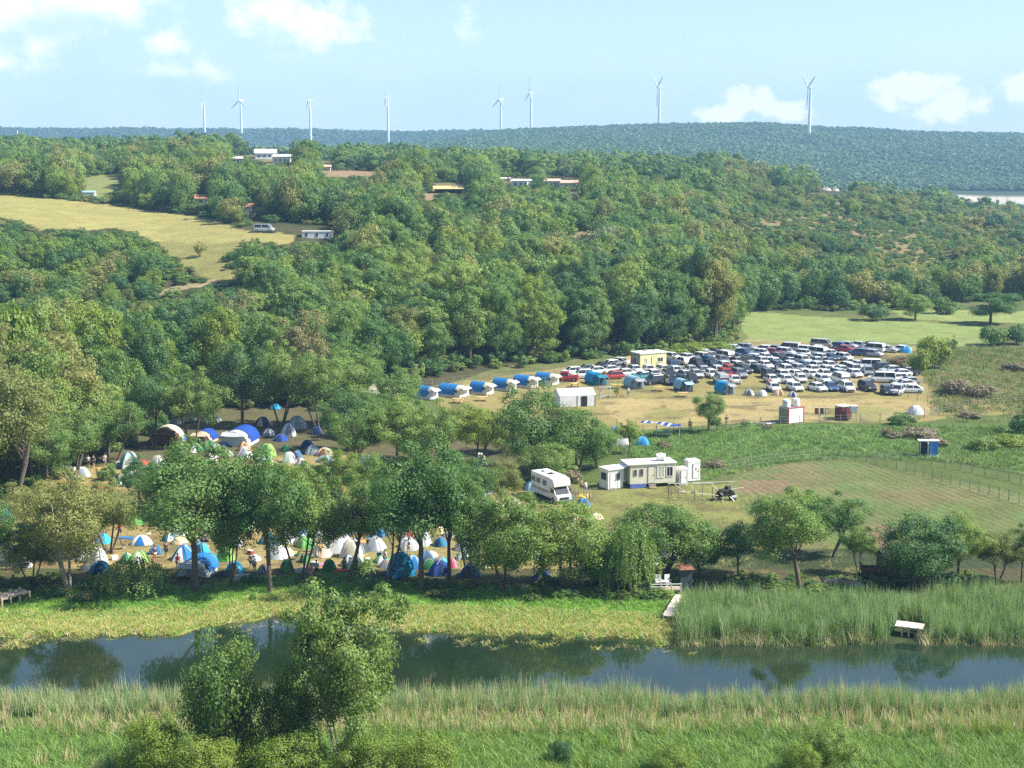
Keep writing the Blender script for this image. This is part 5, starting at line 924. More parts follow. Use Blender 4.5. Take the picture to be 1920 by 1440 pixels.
# ------------------------------------------------------------------ cars
def car_kit(kind):
    """meshes of one car, 1 unit = 1 m, nose towards +X"""
    L_, W_, H_, hood, belt, wr = dict(hatch=(4.0, 1.74, 1.48, .86, .90, .31), sedan=(4.5, 1.78, 1.45, .86, .90, .31), suv=(4.4, 1.84, 1.68, 1.0, 1.02, .35), van=(4.9, 1.92, 1.95, 1.05, 1.08, .33), pickup=(5.0, 1.84, 1.72, 1.02, 1.04, .37))[kind]
    a = L_ / 2; top = dict(hatch=(-a + .12, -a + .55, .35, 1.05), sedan=(-a + .45, -a + 1.25, .40, 1.15), suv=(-a + .10, -a + .42, .45, 1.10), van=(-a + .05, -a + .22, 1.05, 1.75), pickup=(-.75, -.55, .50, 1.15))[kind]
    st = [(-a, .86, .42, belt - .22), (-a + .12, .97, .26, belt - .02), (-a + .5, 1.0, .2, belt), (0, 1.0, .2, belt), (top[3] - .1, 1.0, .2, belt), (a - .45, .98, .2, hood), (a - .10, .9, .24, hood - .14), (a, .8, .36, hood - .34)]
    if kind == 'pickup': st = [(-a, .95, .45, belt - .1), (-a + .05, 1, .3, belt)] + st[2:]
    b = MB(); b.smooth = False; n = 0
    for x_, wf, z0, z1 in st:
        w_ = W_ / 2 * wf; zm = z0 + (z1 - z0) * .55
        b.v += [(x_, -w_ * .92, z0), (x_, -w_, zm), (x_, -w_ * .90, z1), (x_, 0, z1 + .035), (x_, w_ * .90, z1), (x_, w_, zm), (x_, w_ * .92, z0)]
    for i in range(len(st) - 1):
        for k in range(6): b.f.append((i * 7 + k, (i + 1) * 7 + k, (i + 1) * 7 + k + 1, i * 7 + k + 1))
        b.f.append((i * 7 + 6, (i + 1) * 7 + 6, (i + 1) * 7, i * 7))
    b.f.append(tuple(range(7))); b.f.append(tuple(range(len(st) * 7 - 1, len(st) * 7 - 8, -1)))
    r0, r1, r2, r3 = top; ins = .16 if kind != 'van' else .10; wt = W_ / 2 * .9; wr_ = wt - ins
    b.box(((r1 + r2) / 2, 0, H_ - .025), (r2 - r1 + .10, wr_ * 2 + .06, .07), taper=.92)          # roof
    for sx0, sx1 in ((r0, r1), ((r0 + r3) / 2 - .05, (r1 + r2) / 2 - .02), (r3, r2)):
        for sy in (-1, 1): b.tube([(sx0, sy * (wt - .01), belt - .03), (sx1, sy * (wr_ + .01), H_ - .04)], .045, 4)
    for sy in (-1, 1):
        b.box((r3 - .22, sy * (wt + .10), belt + .06), (.16, .2, .13))                              # mirrors
    if kind in ('van',): b.box(((r0 + 0) / 2 - .1, 0, (belt + H_) / 2 - .02), (-r0 - .25, wt * 2 - .06, H_ - belt - .03), taper=.91)
    if kind == 'pickup': b.box((-a + .9, 0, belt + .02), (1.4, W_ * .8, .06))
    g = MB(); z0, z1 = belt - .02, H_ - .05
    g.add([(r0, -wt, z0), (r3, -wt, z0), (r3, wt, z0), (r0, wt, z0), (r1, -wr_, z1), (r2, -wr_, z1), (r2, wr_, z1), (r1, wr_, z1)], [(0, 1, 5, 4), (1, 2, 6, 5), (2, 3, 7, 6), (3, 0, 4, 7), (4, 5, 6, 7), (3, 2, 1, 0)])
    w1 = MB(); w1.lathe([(.06, -.11), (wr, -.11), (wr, .11), (.06, .11)], 14, axis='Y'); w2 = MB(); w2.lathe([(.02, -.125), (wr * .62, -.125), (wr * .62, .125), (.02, .125)], 10, axis='Y')
    wx = (-a + .78, a - .82); wy = W_ / 2 - .09
    hl = MB(); hl.box((0, 0, 0), (.10, .34, .15)); tl = MB(); tl.box((0, 0, 0), (.09, .22, .26)); bp = MB(); bp.box((a - .01, 0, .42), (.10, W_ * .62, .20)); pl = MB(); pl.box((-a - .005, 0, .62), (.03, .5, .12))
    return dict(kind=kind, body=b.mesh('car body ' + kind), glass=g.mesh('car glass ' + kind), tyre=w1.mesh('tyre ' + kind), rim=w2.mesh('rim ' + kind), hl=hl.mesh('headlight'), tl=tl.mesh('tail light'), bp=bp.mesh('grille'), pl=pl.mesh('plate'), wx=wx, wy=wy, wr=wr, a=a, W=W_, hood=hood, belt=belt)
KITS = {k: car_kit(k) for k in ('hatch', 'sedan', 'suv', 'van', 'pickup')}
CATS = dict(hatch='car', sedan='car', suv='car', van='van', pickup='pickup truck')
NOUN = dict(hatch='hatchback', sedan='saloon car', suv='tall estate car', van='van', pickup='pickup truck')
def make_car(kind, col, x, y, rz, label, group=None):
    k = KITS[kind]; o = empty({'van': 'parked_van', 'pickup': 'parked_pickup'}.get(kind, 'parked_car'), (x, y, gz(x, y)), rz, label, CATS[kind], group)
    link('body', k['body'], PAINT[col], o, slot=True); link('windows', k['glass'], GLASS, o, slot=True); link('grille', k['bp'], TYRE, o, slot=True); link('number_plate', k['pl'], PLATE, o, slot=True)
    for wx in k['wx']:
        for sy in (-1, 1):
            t = link('wheel', k['tyre'], TYRE, o, slot=True); t.location = (wx, sy * k['wy'], k['wr']); r_ = link('rim', k['rim'], RIM, t, slot=True)
    for sy in (-1, 1):
        h_ = link('headlight', k['hl'], LAMPW, o, slot=True); h_.location = (k['a'] - .06, sy * (k['W'] * .34), k['hood'] - .26)
        t = link('tail_light', k['tl'], LAMPR, o, slot=True); t.location = (-k['a'] + .02, sy * (k['W'] * .37), k['belt'] - .2)
    return o
rc = random.Random(12)
ROWS = [ # foot line py, list of px (or range), heading of the noses (0 = to the right, -90 = towards the viewer)
    ('front', 736, [1455, 1497, 1536, 1565, 1595, 1632], -78), ('second', 721, list(range(1300, 1420, 27)) + [1450, 1478, 1505, 1549, 1578, 1612], -80), ('third', 711, list(range(1228, 1610, 27)), -75), ('fourth', 702, list(range(1190, 1250, 29)) + list(range(1268, 1620, 26)), -70),
    ('fifth', 694, list(range(1262, 1625, 25)), -72), ('sixth', 686, list(range(1258, 1585, 25)), -72), ('seventh', 678, list(range(1262, 1600, 25)), -55), ('eighth', 670, list(range(1290, 1660, 27)), -40), ('ninth', 662, list(range(1380, 1700, 26)), -35), ('last', 655, list(range(1545, 1700, 24)), -30)]
ORD = ['first', 'second', 'third', 'fourth', 'fifth', 'sixth', 'seventh', 'eighth', 'ninth', 'tenth', 'eleventh', 'twelfth', 'thirteenth', 'fourteenth', 'fifteenth']
for rn, py, pxs, hd in ROWS:
    cnt = {}; items = []
    for px in pxs:
        px_ = px + rc.uniform(-2, 2); py_ = py + rc.uniform(-1.2, 1.2); kind = rc.choices(['hatch', 'sedan', 'suv', 'van'], [5, 4, 3, .6])[0]; col = rc.choices(['white', 'silver', 'grey', 'black', 'blue', 'red', 'navy'], [15, 3.2, 2.0, 2.6, .8, .7, .7])[0]
        if rn != 'front' and rc.random() < .07: continue
        if rn == 'front': kind, col = {1455: ('sedan', 'white'), 1497: ('sedan', 'white'), 1536: ('sedan', 'white'), 1565: ('hatch', 'blue'), 1595: ('suv', 'white'), 1632: ('suv', 'black')}[px]
        if (rn, px) == ('last', 1545): kind, col = 'van', 'beige'
        items.append((px_, py_, kind, col)); cnt[(kind, col)] = cnt.get((kind, col), 0) + 1
    seen = {}
    for px_, py_, kind, col in items:
        x, y, s = at_px(px_, py_); q = seen.get((kind, col), 0); seen[(kind, col)] = q + 1
        wh = f'{ORD[q]} from the left in its row, ' if cnt[(kind, col)] > 1 else ''
        lab = f'{col} {NOUN[kind]}, {ORD[q]} such from the left in the {rn} row of parked cars' if wh else f'only {col} {NOUN[kind]} in the {rn} row of parked cars'
        a_ = R(hd + rc.uniform(-9, 9)) + (PI if rc.random() < .25 and rn != 'front' else 0); make_car(kind, col, x, y + 2.1, a_, lab, 'cars parked on the dry field')
EXTRA = [ # left cluster by the blue tents, right-hand cluster, odd ones
    (1072, 704, 'hatch', 'white', -160, 'white hatchback at the left end of the car park'), (1091, 711, 'suv', 'white', -170, 'white estate car in front of the leftmost hatchback'), (1100, 699, 'sedan', 'grey', -165, 'grey saloon in the left cluster of cars'), (1117, 703, 'sedan', 'white', -160, 'white saloon in the middle of the left cluster of cars'),
    (1128, 695, 'hatch', 'black', -165, 'black hatchback in the left cluster of cars'), (1141, 701, 'sedan', 'silver', -150, 'silver saloon in the left cluster of cars'), (1143, 690, 'hatch', 'white', -150, 'white hatchback at the back of the left cluster'), (1160, 685, 'sedan', 'white', 150, 'white saloon beside the dirt track left of the yellow cabin'),
    (1155, 696, 'hatch', 'grey', -140, 'grey hatchback left of the yellow cabin'), (1170, 707, 'sedan', 'white', -160, 'white saloon right behind the grey blue-roofed tent'), (1150, 712, 'hatch', 'red', -160, 'reddish hatchback between two blue-roofed tents'), (1205, 713, 'sedan', 'teal', -150, 'teal saloon behind the grey blue-roofed tent'),
    (1226, 722, 'suv', 'black', -150, 'black estate car behind the black-fronted tent'), (1262, 722, 'sedan', 'navy', -100, 'navy saloon between the two grey tents'), (1060, 716, 'pickup', 'red', 170, 'dark red pickup beside the last tent of the curved row'),
    (1666, 741, 'hatch', 'black', -90, 'dark hatchback left of the white car at the field corner'), (1686, 741, 'suv', 'silver', -120, 'silver car behind the white car at the field corner'), (1710, 738, 'sedan', 'white', 170, 'white saloon seen side-on at the near right corner'), (1697, 728, 'sedan', 'white', -165, 'white saloon just behind the side-on one'),
    (1705, 723, 'sedan', 'grey', -165, 'grey saloon third behind the side-on white one'), (1683, 716, 'hatch', 'white', -165, 'white hatchback in the right cluster'), (1655, 718, 'van', 'white', 170, 'white minibus in the right cluster'), (1690, 708, 'sedan', 'white', -165, 'white saloon behind the white hatchback in the right cluster'),
    (1702, 706, 'pickup', 'black', -165, 'black pickup in the right cluster'), (1672, 701, 'sedan', 'silver', -165, 'silver saloon left of the black pickup'), (1650, 697, 'suv', 'black', -170, 'black car in front of the large white panel van'), (1630, 693, 'van', 'white', 170, 'large white panel van in the right half of the car park'), (1630, 705, 'suv', 'grey', -100, 'grey car right of the fourth row')]
for px, py, kind, col, hd, lab in EXTRA:
    x, y, s = at_px(px, py); make_car(kind, col, x, y + 1.0, R(hd), lab, 'cars parked on the dry field')
for px, py, kd_, c_, hd_, lab in LATE: x, y, s = at_px(px, py); make_car(kd_, c_, x, y, R(hd_), lab)
x, y, s = at_px(495, 436); make_car('van', 'silver', x, y + .6, R(-8), 'silver van parked at the top edge of the yellow hill field')

# ------------------------------------------------------------------ cabins, motorhome, toilets
def bx(name, c, d, m, par, rz=0, taper=1.0, label=None, **k): q = MB(); q.box(c, d, rz, taper, **k); return q.build(name, m, par, label)
def window(par, c, w_, h_, axis='Y', sgn=-1, fm=WHITE, pm=DARK):
    """a framed window lying on a wall; axis is the wall's normal"""
    t = .05; f = MB()
    for dx, dz, ww, hh in ((0, h_ / 2, w_ + .12, .07), (0, -h_ / 2, w_ + .12, .07), (-w_ / 2, 0, .07, h_ - .07), (w_ / 2, 0, .07, h_ - .07), (0, 0, .04, h_ - .07)):
        if axis == 'Y': f.box((c[0] + dx, c[1] + sgn * .02, c[2] + dz), (ww, t, hh))
        else: f.box((c[0] + sgn * .02, c[1] + dx, c[2] + dz), (t, ww, hh))
    o = f.build('window', fm, par); p = MB(); p.box(c, (w_ - .02, .03, h_ - .02) if axis == 'Y' else (.03, w_ - .02, h_ - .02)); p.build('pane', pm, o); return o
def door(par, c, w_, h_, axis='Y', sgn=-1, m=WHITE):
    o = bx('door', c, (w_, .06, h_) if axis == 'Y' else (.06, w_, h_), m, par); q = MB(); q.box((c[0] + (w_ * .38 if axis == 'Y' else sgn * .06), c[1] + (sgn * .06 if axis == 'Y' else w_ * .38), c[2]), (.06, .06, .14)); q.build('handle', STEEL, o)
    f = MB(); t = .07
    for dx, dz, ww, hh in ((0, h_ / 2 + .02, w_ + .14, .06), (-w_ / 2 - .03, 0, .06, h_), (w_ / 2 + .03, 0, .06, h_)):
        if axis == 'Y': f.box((c[0] + dx, c[1], c[2] + dz), (ww, t, hh))
        else: f.box((c[0], c[1] + dx, c[2] + dz), (t, ww, hh))
    f.build('door_frame', STEEL, o); return o
# yellow cabin
x, y, s = at_px(1216, 697); o = empty('site_cabin', (x + .2, y + 2.0, gz(x, y)), R(27), 'yellow-green cabin with a white-framed window among the parked cars', 'cabin', s=1.28)
bx('wall', (0, 0, 1.45), (4.6, 2.6, 2.5), YEL, o, label='pale yellow walls'); bx('shaded_end', (-2.33, 0, 1.45), (.06, 2.62, 2.52), SHADEP, o, label='end wall with shade painted into its grey-green colour'); r_ = bx('roof', (0, 0, 2.78), (4.85, 2.85, .14), WHITE, o)  # end wall away from the sun: its shade is painted in
for i in range(6): bx('rubble', (-1.6 + i * .62, rc.uniform(-.6, .6), 2.92), (rc.uniform(.3, .7), .4, rc.uniform(.1, .26)), [WHITE, ROOFP, CURT][i % 3], r_, rz=rc.uniform(0, 3))
window(o, (-2.37, .1, 1.65), .9, 1.0, 'X', -1); window(o, (1.2, -1.32, 1.7), .95, .7); window(o, (-1.3, -1.32, 1.6), .35, .9); door(o, (.15, -1.33, 1.2), .85, 1.95, m=YEL)
for sx in (-1.9, 0, 1.9): bx('skid', (sx, 0, .1), (.25, 2.5, .2), STEEL, o)
# small white cabin
x, y, s = at_px(1147, 918); o = empty('guard_cabin', (x, y + 1.0, 0), R(30), 'small white cabin with two windows left of the mobile home', 'cabin'); bx('wall', (0, 0, 1.3), (2.2, 1.9, 2.4), WHITE, o); bx('roof', (0, -.05, 2.56), (2.4, 2.15, .12), WHITE, o); bx('base', (0, 0, .06), (2.25, 1.95, .12), STEEL, o)
window(o, (.35, -.96, 1.55), .5, .8, fm=STEEL); window(o, (-1.11, 0, 1.6), 1.1, .85, 'X', -1, fm=STEEL); door(o, (-.45, -.97, 1.15), .7, 1.9)
# mobile home
x, y, s = at_px(1220, 915); o = empty('mobile_home', (x, y + 1.6, 0), R(13), 'long white mobile home with a door, wide windows and a water tank on its roof', 'mobile home')
bx('wall', (0, 0, 1.75), (5.9, 2.7, 2.45), OFFW, o, label='cream-white walls'); rf = bx('roof', (-.15, 0, 3.05), (6.4, 3.0, .14), WHITE, o); bx('skirting', (-1.9, -1.37, .30), (2.1, .05, .55), BLUESK, o, label='blue plastic sheet hung along the foot'); door(o, (-.25, -1.37, 1.62), .75, 2.0, m=OFFW)
window(o, (.95, -1.37, 1.95), .85, 1.4, fm=WHITE, pm=CURT); window(o, (2.15, -1.37, 1.95), .8, 1.2, fm=WHITE); window(o, (-1.5, -1.37, 2.0), .35, .8, fm=STEEL); window(o, (-2.3, -1.37, 2.0), .3, .7, fm=STEEL)
for i in range(3): bx('step', (-.2, -1.6 - i * .25, .42 - i * .14), (.9, .24, .06), WOODM, o)
for sx in (-2.2, 0, 2.2): bx('pier', (sx, 0, .26), (.35, 2.2, .5), STEEL, o)
q = MB(); q.smooth = False; q.lathe([(.05, -.6), (.38, -.55), (.42, -.4), (.42, .4), (.38, .55), (.05, .6)], 16, axis='X'); t = q.build('water_tank', TANKW, None); t.location = (x + 1.35, y + 1.6, 3.62); tag(t, 'round white water tank lying on the roof of the mobile home', 'water tank')
q = MB(); [q.box((sx, 0, -.44), (.12, .8, .12)) for sx in (-.35, .35)]; q.build('cradle', STEEL, t); q = MB(); q.lathe([(.14, .40), (.14, .52)], 10); q.build('cap', TANKW, t)
q = MB(); q.prism([(-3.0, 3.0), (-4.1, 2.55), (-4.1, 2.5), (-3.0, 2.92)], -1.3, 1.0); q.build('lean_to_roof', WHITE, o); q = MB(); q.tube([(-4.0, -1.2, 0), (-4.0, -1.2, 2.5)], .04, 5); q.build('post', STEEL, o)
q = MB(); q.tube([(0, 0, 0), (0, 0, 4.6)], .035, 5); q.tube([(-.25, 0, 4.3), (.25, 0, 4.3)], .02, 4); t = q.build('aerial_mast', STEEL, None); t.location = (at_px(1173, 905)[0], at_px(1173, 905)[1], 0); tag(t, 'thin blue-grey aerial mast at the left end of the mobile home', 'mast')
# white toilets
x, y, s = at_px(1280, 912); o = empty('toilet_hut', (x - .1, y + .7, 0), R(20), 'lower white toilet hut touching the mobile home', 'toilet hut'); bx('wall', (0, 0, 1.15), (1.1, 1.2, 2.1), WHITE, o, taper=.97); bx('roof', (0, 0, 2.26), (1.15, 1.25, .12), WHITE, o, taper=.8); door(o, (0, -.62, 1.1), .7, 1.7)
x, y, s = at_px(1297, 905); o = empty('toilet_hut', (x + .15, y + 1.2, 0), R(20), 'taller white toilet hut behind the lower one', 'toilet hut'); bx('wall', (0, 0, 1.35), (1.7, 1.3, 2.5), WHITE, o, taper=.96); bx('roof', (0, 0, 2.68), (1.75, 1.35, .16), WHITE, o, taper=.8); door(o, (.2, -.67, 1.35), .75, 1.8); q = MB(); q.lathe([(.02, 0), (.13, .0), (.13, .02)], 10, c=(.2, -.72, 1.6), axis='Y'); q.build('round_sign', REDT, o)
# container with two tanks
x, y, s = at_px(1486, 794); o = empty('shower_container', (x, y + 1.2, 0), R(30), 'white container cabin with red edges carrying two water tanks', 'container'); bx('wall', (0, 0, 1.25), (3.0, 2.3, 2.3), WHITE, o)
for sx in (-1.5, 1.5): bx('corner_post', (sx, -1.16, 1.25), (.12, .10, 2.44), REDT, o)
bx('edge_beam', (0, -1.16, 2.47), (3.1, .1, .12), REDT, o); bx('roof', (0, 0, 2.45), (2.95, 2.2, .10), STEEL, o); bx('side_panel', (-1.52, 0, 1.2), (.05, 2.1, 2.2), SHADEP, o, label='end wall greyed by shade painted into its colour')  # end panel: the unlit side is painted as a greyer tone
for k, (dx, lb) in enumerate(((-1.0, 'left water tank on the white red-edged container'), (.85, 'right water tank on the white red-edged container'))):
    q = MB(); q.smooth = False; q.lathe([(.05, 0), (.58, .02), (.62, .15), (.60, .95), (.5, 1.12), (.14, 1.2), (.14, 1.28), (.02, 1.28)], 16); t = q.build('water_tank', TANKW, None); t.location = (x + dx * .9, y + 1.2 + dx * .5, 2.52); tag(t, lb, 'water tank', 'water tanks on the white container'); q = MB(); [q.lathe([(.615, z), (.64, z + .03), (.615, z + .06)], 16) for z in (.35, .7)]; q.build('hoop', STEEL, t)
# maroon cabin and tank stand
x, y, s = at_px(1586, 788); o = empty('store_cabin', (x - .2, y + 1.0, 0), R(26), 'dark red cabin beside a tank on a frame', 'cabin'); bx('wall', (0, 0, 1.05), (1.9, 1.8, 2.0), MAROON, o); bx('roof', (0, 0, 2.12), (2.1, 2.0, .10), OFFW, o); door(o, (.3, -.93, .98), .7, 1.7, m=MAROON)
x, y, s = at_px(1601, 790); o = empty('tank_stand', (x, y + .4, 0), 0, 'timber stand with splayed legs right of the dark red cabin', 'tank stand')
for sx, sy in ((-1, -1), (1, -1), (1, 1), (-1, 1)): q = MB(); q.tube([(sx * .65, sy * .6, 0), (sx * .45, sy * .45, 1.3)], .05, 5); q.build('leg', POLEW, o)
bx('platform', (0, 0, 1.34), (1.2, 1.2, .08), WOODM, o); t = bx('water_tank', (0, 0, .52), (1.05, 1.0, .98), TANKW, None, taper=.97); t.location = (x, y + .4, 1.40); tag(t, 'square white water tank on the timber stand', 'water tank'); q = MB(); [q.box((0, 0, z), (1.1, 1.05, .04)) for z in (.2, .5, .8)]; q.build('cage', STEEL, t)
o = empty('washing_line', (at_px(1548, 790)[0], at_px(1548, 790)[1] + .6, 0), 0, 'pole line with hanging washing between the white container and dark red cabin', 'washing line'); q = MB(); q.tube([(-2.9, 0, 2.15), (0, 0, 1.95), (3.0, 0, 2.25)], .035, 4); q.build('rope', POLEW, o)
for sx in (-1.0, 0.1): q = MB(); q.tube([(sx, 0, 0), (sx, 0, 2.0)], .05, 5); q.build('post', WOODM, o)
for sx, c in ((-1.35, 'brown'), (-.5, 'dark'), (.25, 'peach')): q = MB(); skin(q, 3, 4, lambda a_, b_: (sx + (a_ - .5) * .55, .04 * math.sin(a_ * 7 + b_ * 5), 1.95 - b_ * .95)); q.build('garment', FAB[c], o)
# portable toilets
x, y, s = at_px(1744, 857); o = empty('portable_toilet', (x - .75, y + .7, 0), R(-6), 'dark open portable toilet with its white door ajar', 'portable toilet'); bx('wall', (0, 0, 1.05), (1.0, 1.0, 2.1), DARK, o, label='dark interior'); bx('roof', (-.1, 0, 2.16), (1.35, 1.2, .1), WHITE, o)
for sx in (-.52, .52): bx('corner_post', (sx, -.52, 1.05), (.08, .08, 2.1), WHITE, o)
q = bx('door', (.42, -.95, 1.02), (.05, .8, 1.9), WHITE, o, label='white door standing open'); bx('handle', (.38, -1.2, 1.0), (.05, .08, .12), STEEL, q)
o = empty('portable_toilet', (x + .62, y + .7, 0), R(-6), 'blue portable toilet beside the dark open one', 'portable toilet'); bx('wall', (0, 0, 1.05), (1.1, 1.0, 2.1), BLUEP, o); bx('roof', (0, 0, 2.16), (1.3, 1.2, .1), WHITE, o); door(o, (0, -.53, 1.05), .8, 1.85, m=BLUEP); bx('base', (0, -.1, .05), (1.3, 1.3, .1), WHITE, o)
# marquee
x, y, s = at_px(1078, 763); o = empty('marquee', (x, y + 2.3, 0), R(12), 'plain white marquee with a dark doorway beside the dark round tree', 'marquee'); q = MB(); q.prism([(-2.2, 0), (-2.2, 1.9), (0, 2.75), (2.2, 1.9), (2.2, 0)], -3.1, 3.1, axis='X')
for v in range(len(q.v)): q.v[v] = (q.v[v][0], q.v[v][1], q.v[v][2])
q.build('canopy', FAB['white'], o); bx('doorway', (1.1, -2.23, .85), (1.0, .05, 1.7), DARK, o); [bx('pole', (sx, -2.25, .95), (.06, .06, 1.9), POLEM, o) for sx in (-3.05, 0, 3.05)]; q = MB(); q.tube([(-3.15, 0, 2.78), (3.15, 0, 2.78)], .05, 5); q.build('ridge', POLEM, o)
# striped tarpaulin shelter
x, y, s = at_px(1240, 822); o = empty('tarpaulin_shelter', (x, y + 1.2, 0), R(-8), 'blue and white striped tarpaulin stretched over poles beside the lone tree', 'shelter'); m_ = MB(); f_ = lambda a_, b_: ((a_ - .5) * 5.8, (b_ - .5) * 2.6, 2.05 + .28 * math.cos(a_ * 3) - .35 * b_ * (1 - a_) - .10 * math.sin(a_ * 12 + b_ * 4)); skin(m_, 22, 8, f_); m_.build('tarp', FAB['royal'], o)
for k in range(4): m_ = MB(); skin(m_, 3, 8, lambda a_, b_: tuple(np.add(f_(.05 + k * .20 + a_ * .07 + b_ * .10, b_), (0, 0, .02)))); m_.build('stripe', FAB['white'], o)
for sx in (-2.6, -.6, 1.2, 2.7):
    q = MB(); q.tube([(sx, -1.15, 0), (sx + .1, -1.1, 1.8)], .05, 5); q.build('post', POLEW, o)
t = empty('work_bench', (x + .2, y + 1.0, 0), R(-8), 'low timber bench under the striped tarpaulin', 'bench'); bx('top', (0, 0, .72), (2.6, .8, .06), WOODM, t); [bx('leg', (sx, 0, .35), (.08, .7, .7), WOODM, t) for sx in (-1.1, 1.1)]
# picnic tables
for px, py, lab in ((1236, 733, 'yellow picnic table between grey and black-fronted tents'), (1155, 729, 'yellow picnic table between bright blue and grey tents'), (905, 752, 'picnic table before the third blue-roofed tent'), (858, 756, 'yellow picnic table before the widest blue-roofed tent'), (1078, 726, 'yellow picnic table right of the curved row of tents'), (1280, 744, 'picnic table before the black-fronted tent')):
    x, y, s = at_px(px, py); t = empty('picnic_table', (x, y, gz(x, y)), R(rc.uniform(-20, 30)), lab, 'picnic table', 'picnic tables by the cabin tents'); bx('top', (0, 0, .74), (1.8, .75, .06), YPLANK, t); [bx('bench', (0, sy * .7, .44), (1.8, .28, .05), YPLANK, t) for sy in (-1, 1)]; [bx('leg', (sx, 0, .37), (.08, 1.5, .08), YPLANK, t) for sx in (-.65, .65)]; [bx('leg', (sx, 0, .36), (.08, .5, .72), YPLANK, t) for sx in (-.65, .65)]
# swing frame near the marquee
x, y, s = at_px(1134, 748); t = empty('swing_frame', (x, y, 0), R(10), 'pale blue metal swing frame right of the white marquee', 'swing')
SWB = mat('pale blue metal', (.45, .58, .66), .5)
for sx in (-.9, .9):
    for sy in (-.6, .6): q = MB(); q.tube([(sx, sy, 0), (sx, 0, 2.0)], .045, 5); q.build('leg', SWB, t)
q = MB(); q.tube([(-1.1, 0, 2.0), (1.1, 0, 2.0)], .05, 5); q.build('crossbar', SWB, t); q = MB(); q.box((0, 0, .5), (.9, .35, .05)); q.tube([(-.4, 0, .5), (-.4, 0, 2.0)], .02, 4); q.tube([(.4, 0, .5), (.4, 0, 2.0)], .02, 4); q.build('seat', SWB, t)
x, y, s = at_px(1156, 745); t = empty('sapling', (x, y, 0), 0, 'thin young sapling right of the swing frame', 'sapling'); t.scale = (.4, .4, .8); link('trunk', SPARSE['trunk'], BARK, t, slot=True); link('crown', SPARSE['crown'], LM['olive'], t, slot=True)

# motorhome, front towards the viewer and a little to the right
x, y, s = at_px(1035, 946); o = empty('motorhome', (x, y + 2.6, 0), R(-62), 'white motorhome with an overcab bed and grey side windows', 'motorhome'); q = MB()
q.prism([(-3.0, .55), (1.5, .55), (1.5, 1.95), (2.55, 2.05), (2.6, 2.45), (2.3, 2.85), (1.5, 3.0), (-3.0, 3.0)], -1.1, 1.1); q.build('body', WHITE, o)
q = MB(); q.prism([(1.5, .4), (3.05, .4), (3.1, .95), (2.75, 1.12), (2.1, 1.85), (1.5, 1.93)], -.98, .98); cab = q.build('cab', WHITE, o)
q = MB(); q.add([(2.78, -.88, 1.14), (2.78, .88, 1.14), (2.15, .82, 1.84), (2.15, -.82, 1.84)], [(0, 1, 2, 3)]); 
q.v = [(a_ + .03, b_, c_ + .03) for a_, b_, c_ in q.v]; q.build('windscreen', GLASS, cab); bx('grille', (3.1, 0, .68), (.06, 1.2, .28), DARK, cab)
for sy in (-1, 1): bx('headlight', (3.06, sy * .78, .82), (.08, .28, .2), LAMPW, cab); bx('side_window', (1.85, sy * .99, 1.45), (.6, .04, .5), GLASS, cab)
for sx in (-2.4, -1.2, .3): window(o, (sx, -1.12, 2.15), .75, .55, 'Y', -1, STEEL, GLASS); bx('window_far', (sx, 1.12, 2.15), (.75, .04, .55), GLASS, o)
bx('side_stripe', (-.8, -1.115, 1.2), (4.2, .02, .32), STEEL, o, label='grey stripe along the side')
for sx in (-1.9, 2.1):
    for sy in (-1, 1): q = MB(); q.lathe([(.08, -.12), (.36, -.12), (.36, .12), (.08, .12)], 14, axis='Y'); t = q.build('wheel', TYRE, o); t.location = (sx, sy * .93, .36); q = MB(); q.lathe([(.02, -.13), (.2, -.13), (.2, .13), (.02, .13)], 10, axis='Y'); q.build('rim', RIM, t)
bx('roof_hatch', (-.2, 0, 3.06), (.7, .6, .12), GLASS, o); bx('roof_unit', (-1.6, .1, 3.13), (.8, .7, .26), WHITE, o); bx('bumper', (3.08, 0, .45), (.14, 1.9, .2), STEEL, cab)
for sy in (-1, 1): bx('mirror', (2.45, sy * 1.12, 1.5), (.12, .14, .34), DARK, cab)
# long pale poles on trestles with a machine
x, y, s = at_px(1310, 940); o = empty('timber_rack', (x, y, 0), R(-4), 'rack of long pale poles on trestles beside the mobile home', 'timber rack')
for a_, b_ in (((-3.6, 1.6, 1.75), (1.9, 1.2, 1.95)), ((-2.6, .2, 1.15), (2.3, .0, .75)), ((-.6, 2.4, 1.7), (4.4, 2.2, 1.95)), ((1.6, 1.2, 1.8), (2.8, .0, .8)), ((-2.8, 1.4, 1.7), (-1.7, .2, 1.1)), ((-.9, 1.4, 1.6), (-.2, .3, 1.0))): q = MB(); q.tube([a_, b_], .055, 6); q.build('pole', POLEW, o)
for a_ in ((-3.2, 1.0), (-2.4, .15), (-.5, .1), (1.7, 1.2), (-3.5, 1.6), (.6, 2.3), (3.9, 2.2)): q = MB(); q.tube([(a_[0], a_[1], 0), (a_[0], a_[1], 1.5)], .06, 5); q.build('leg', WOODM, o)
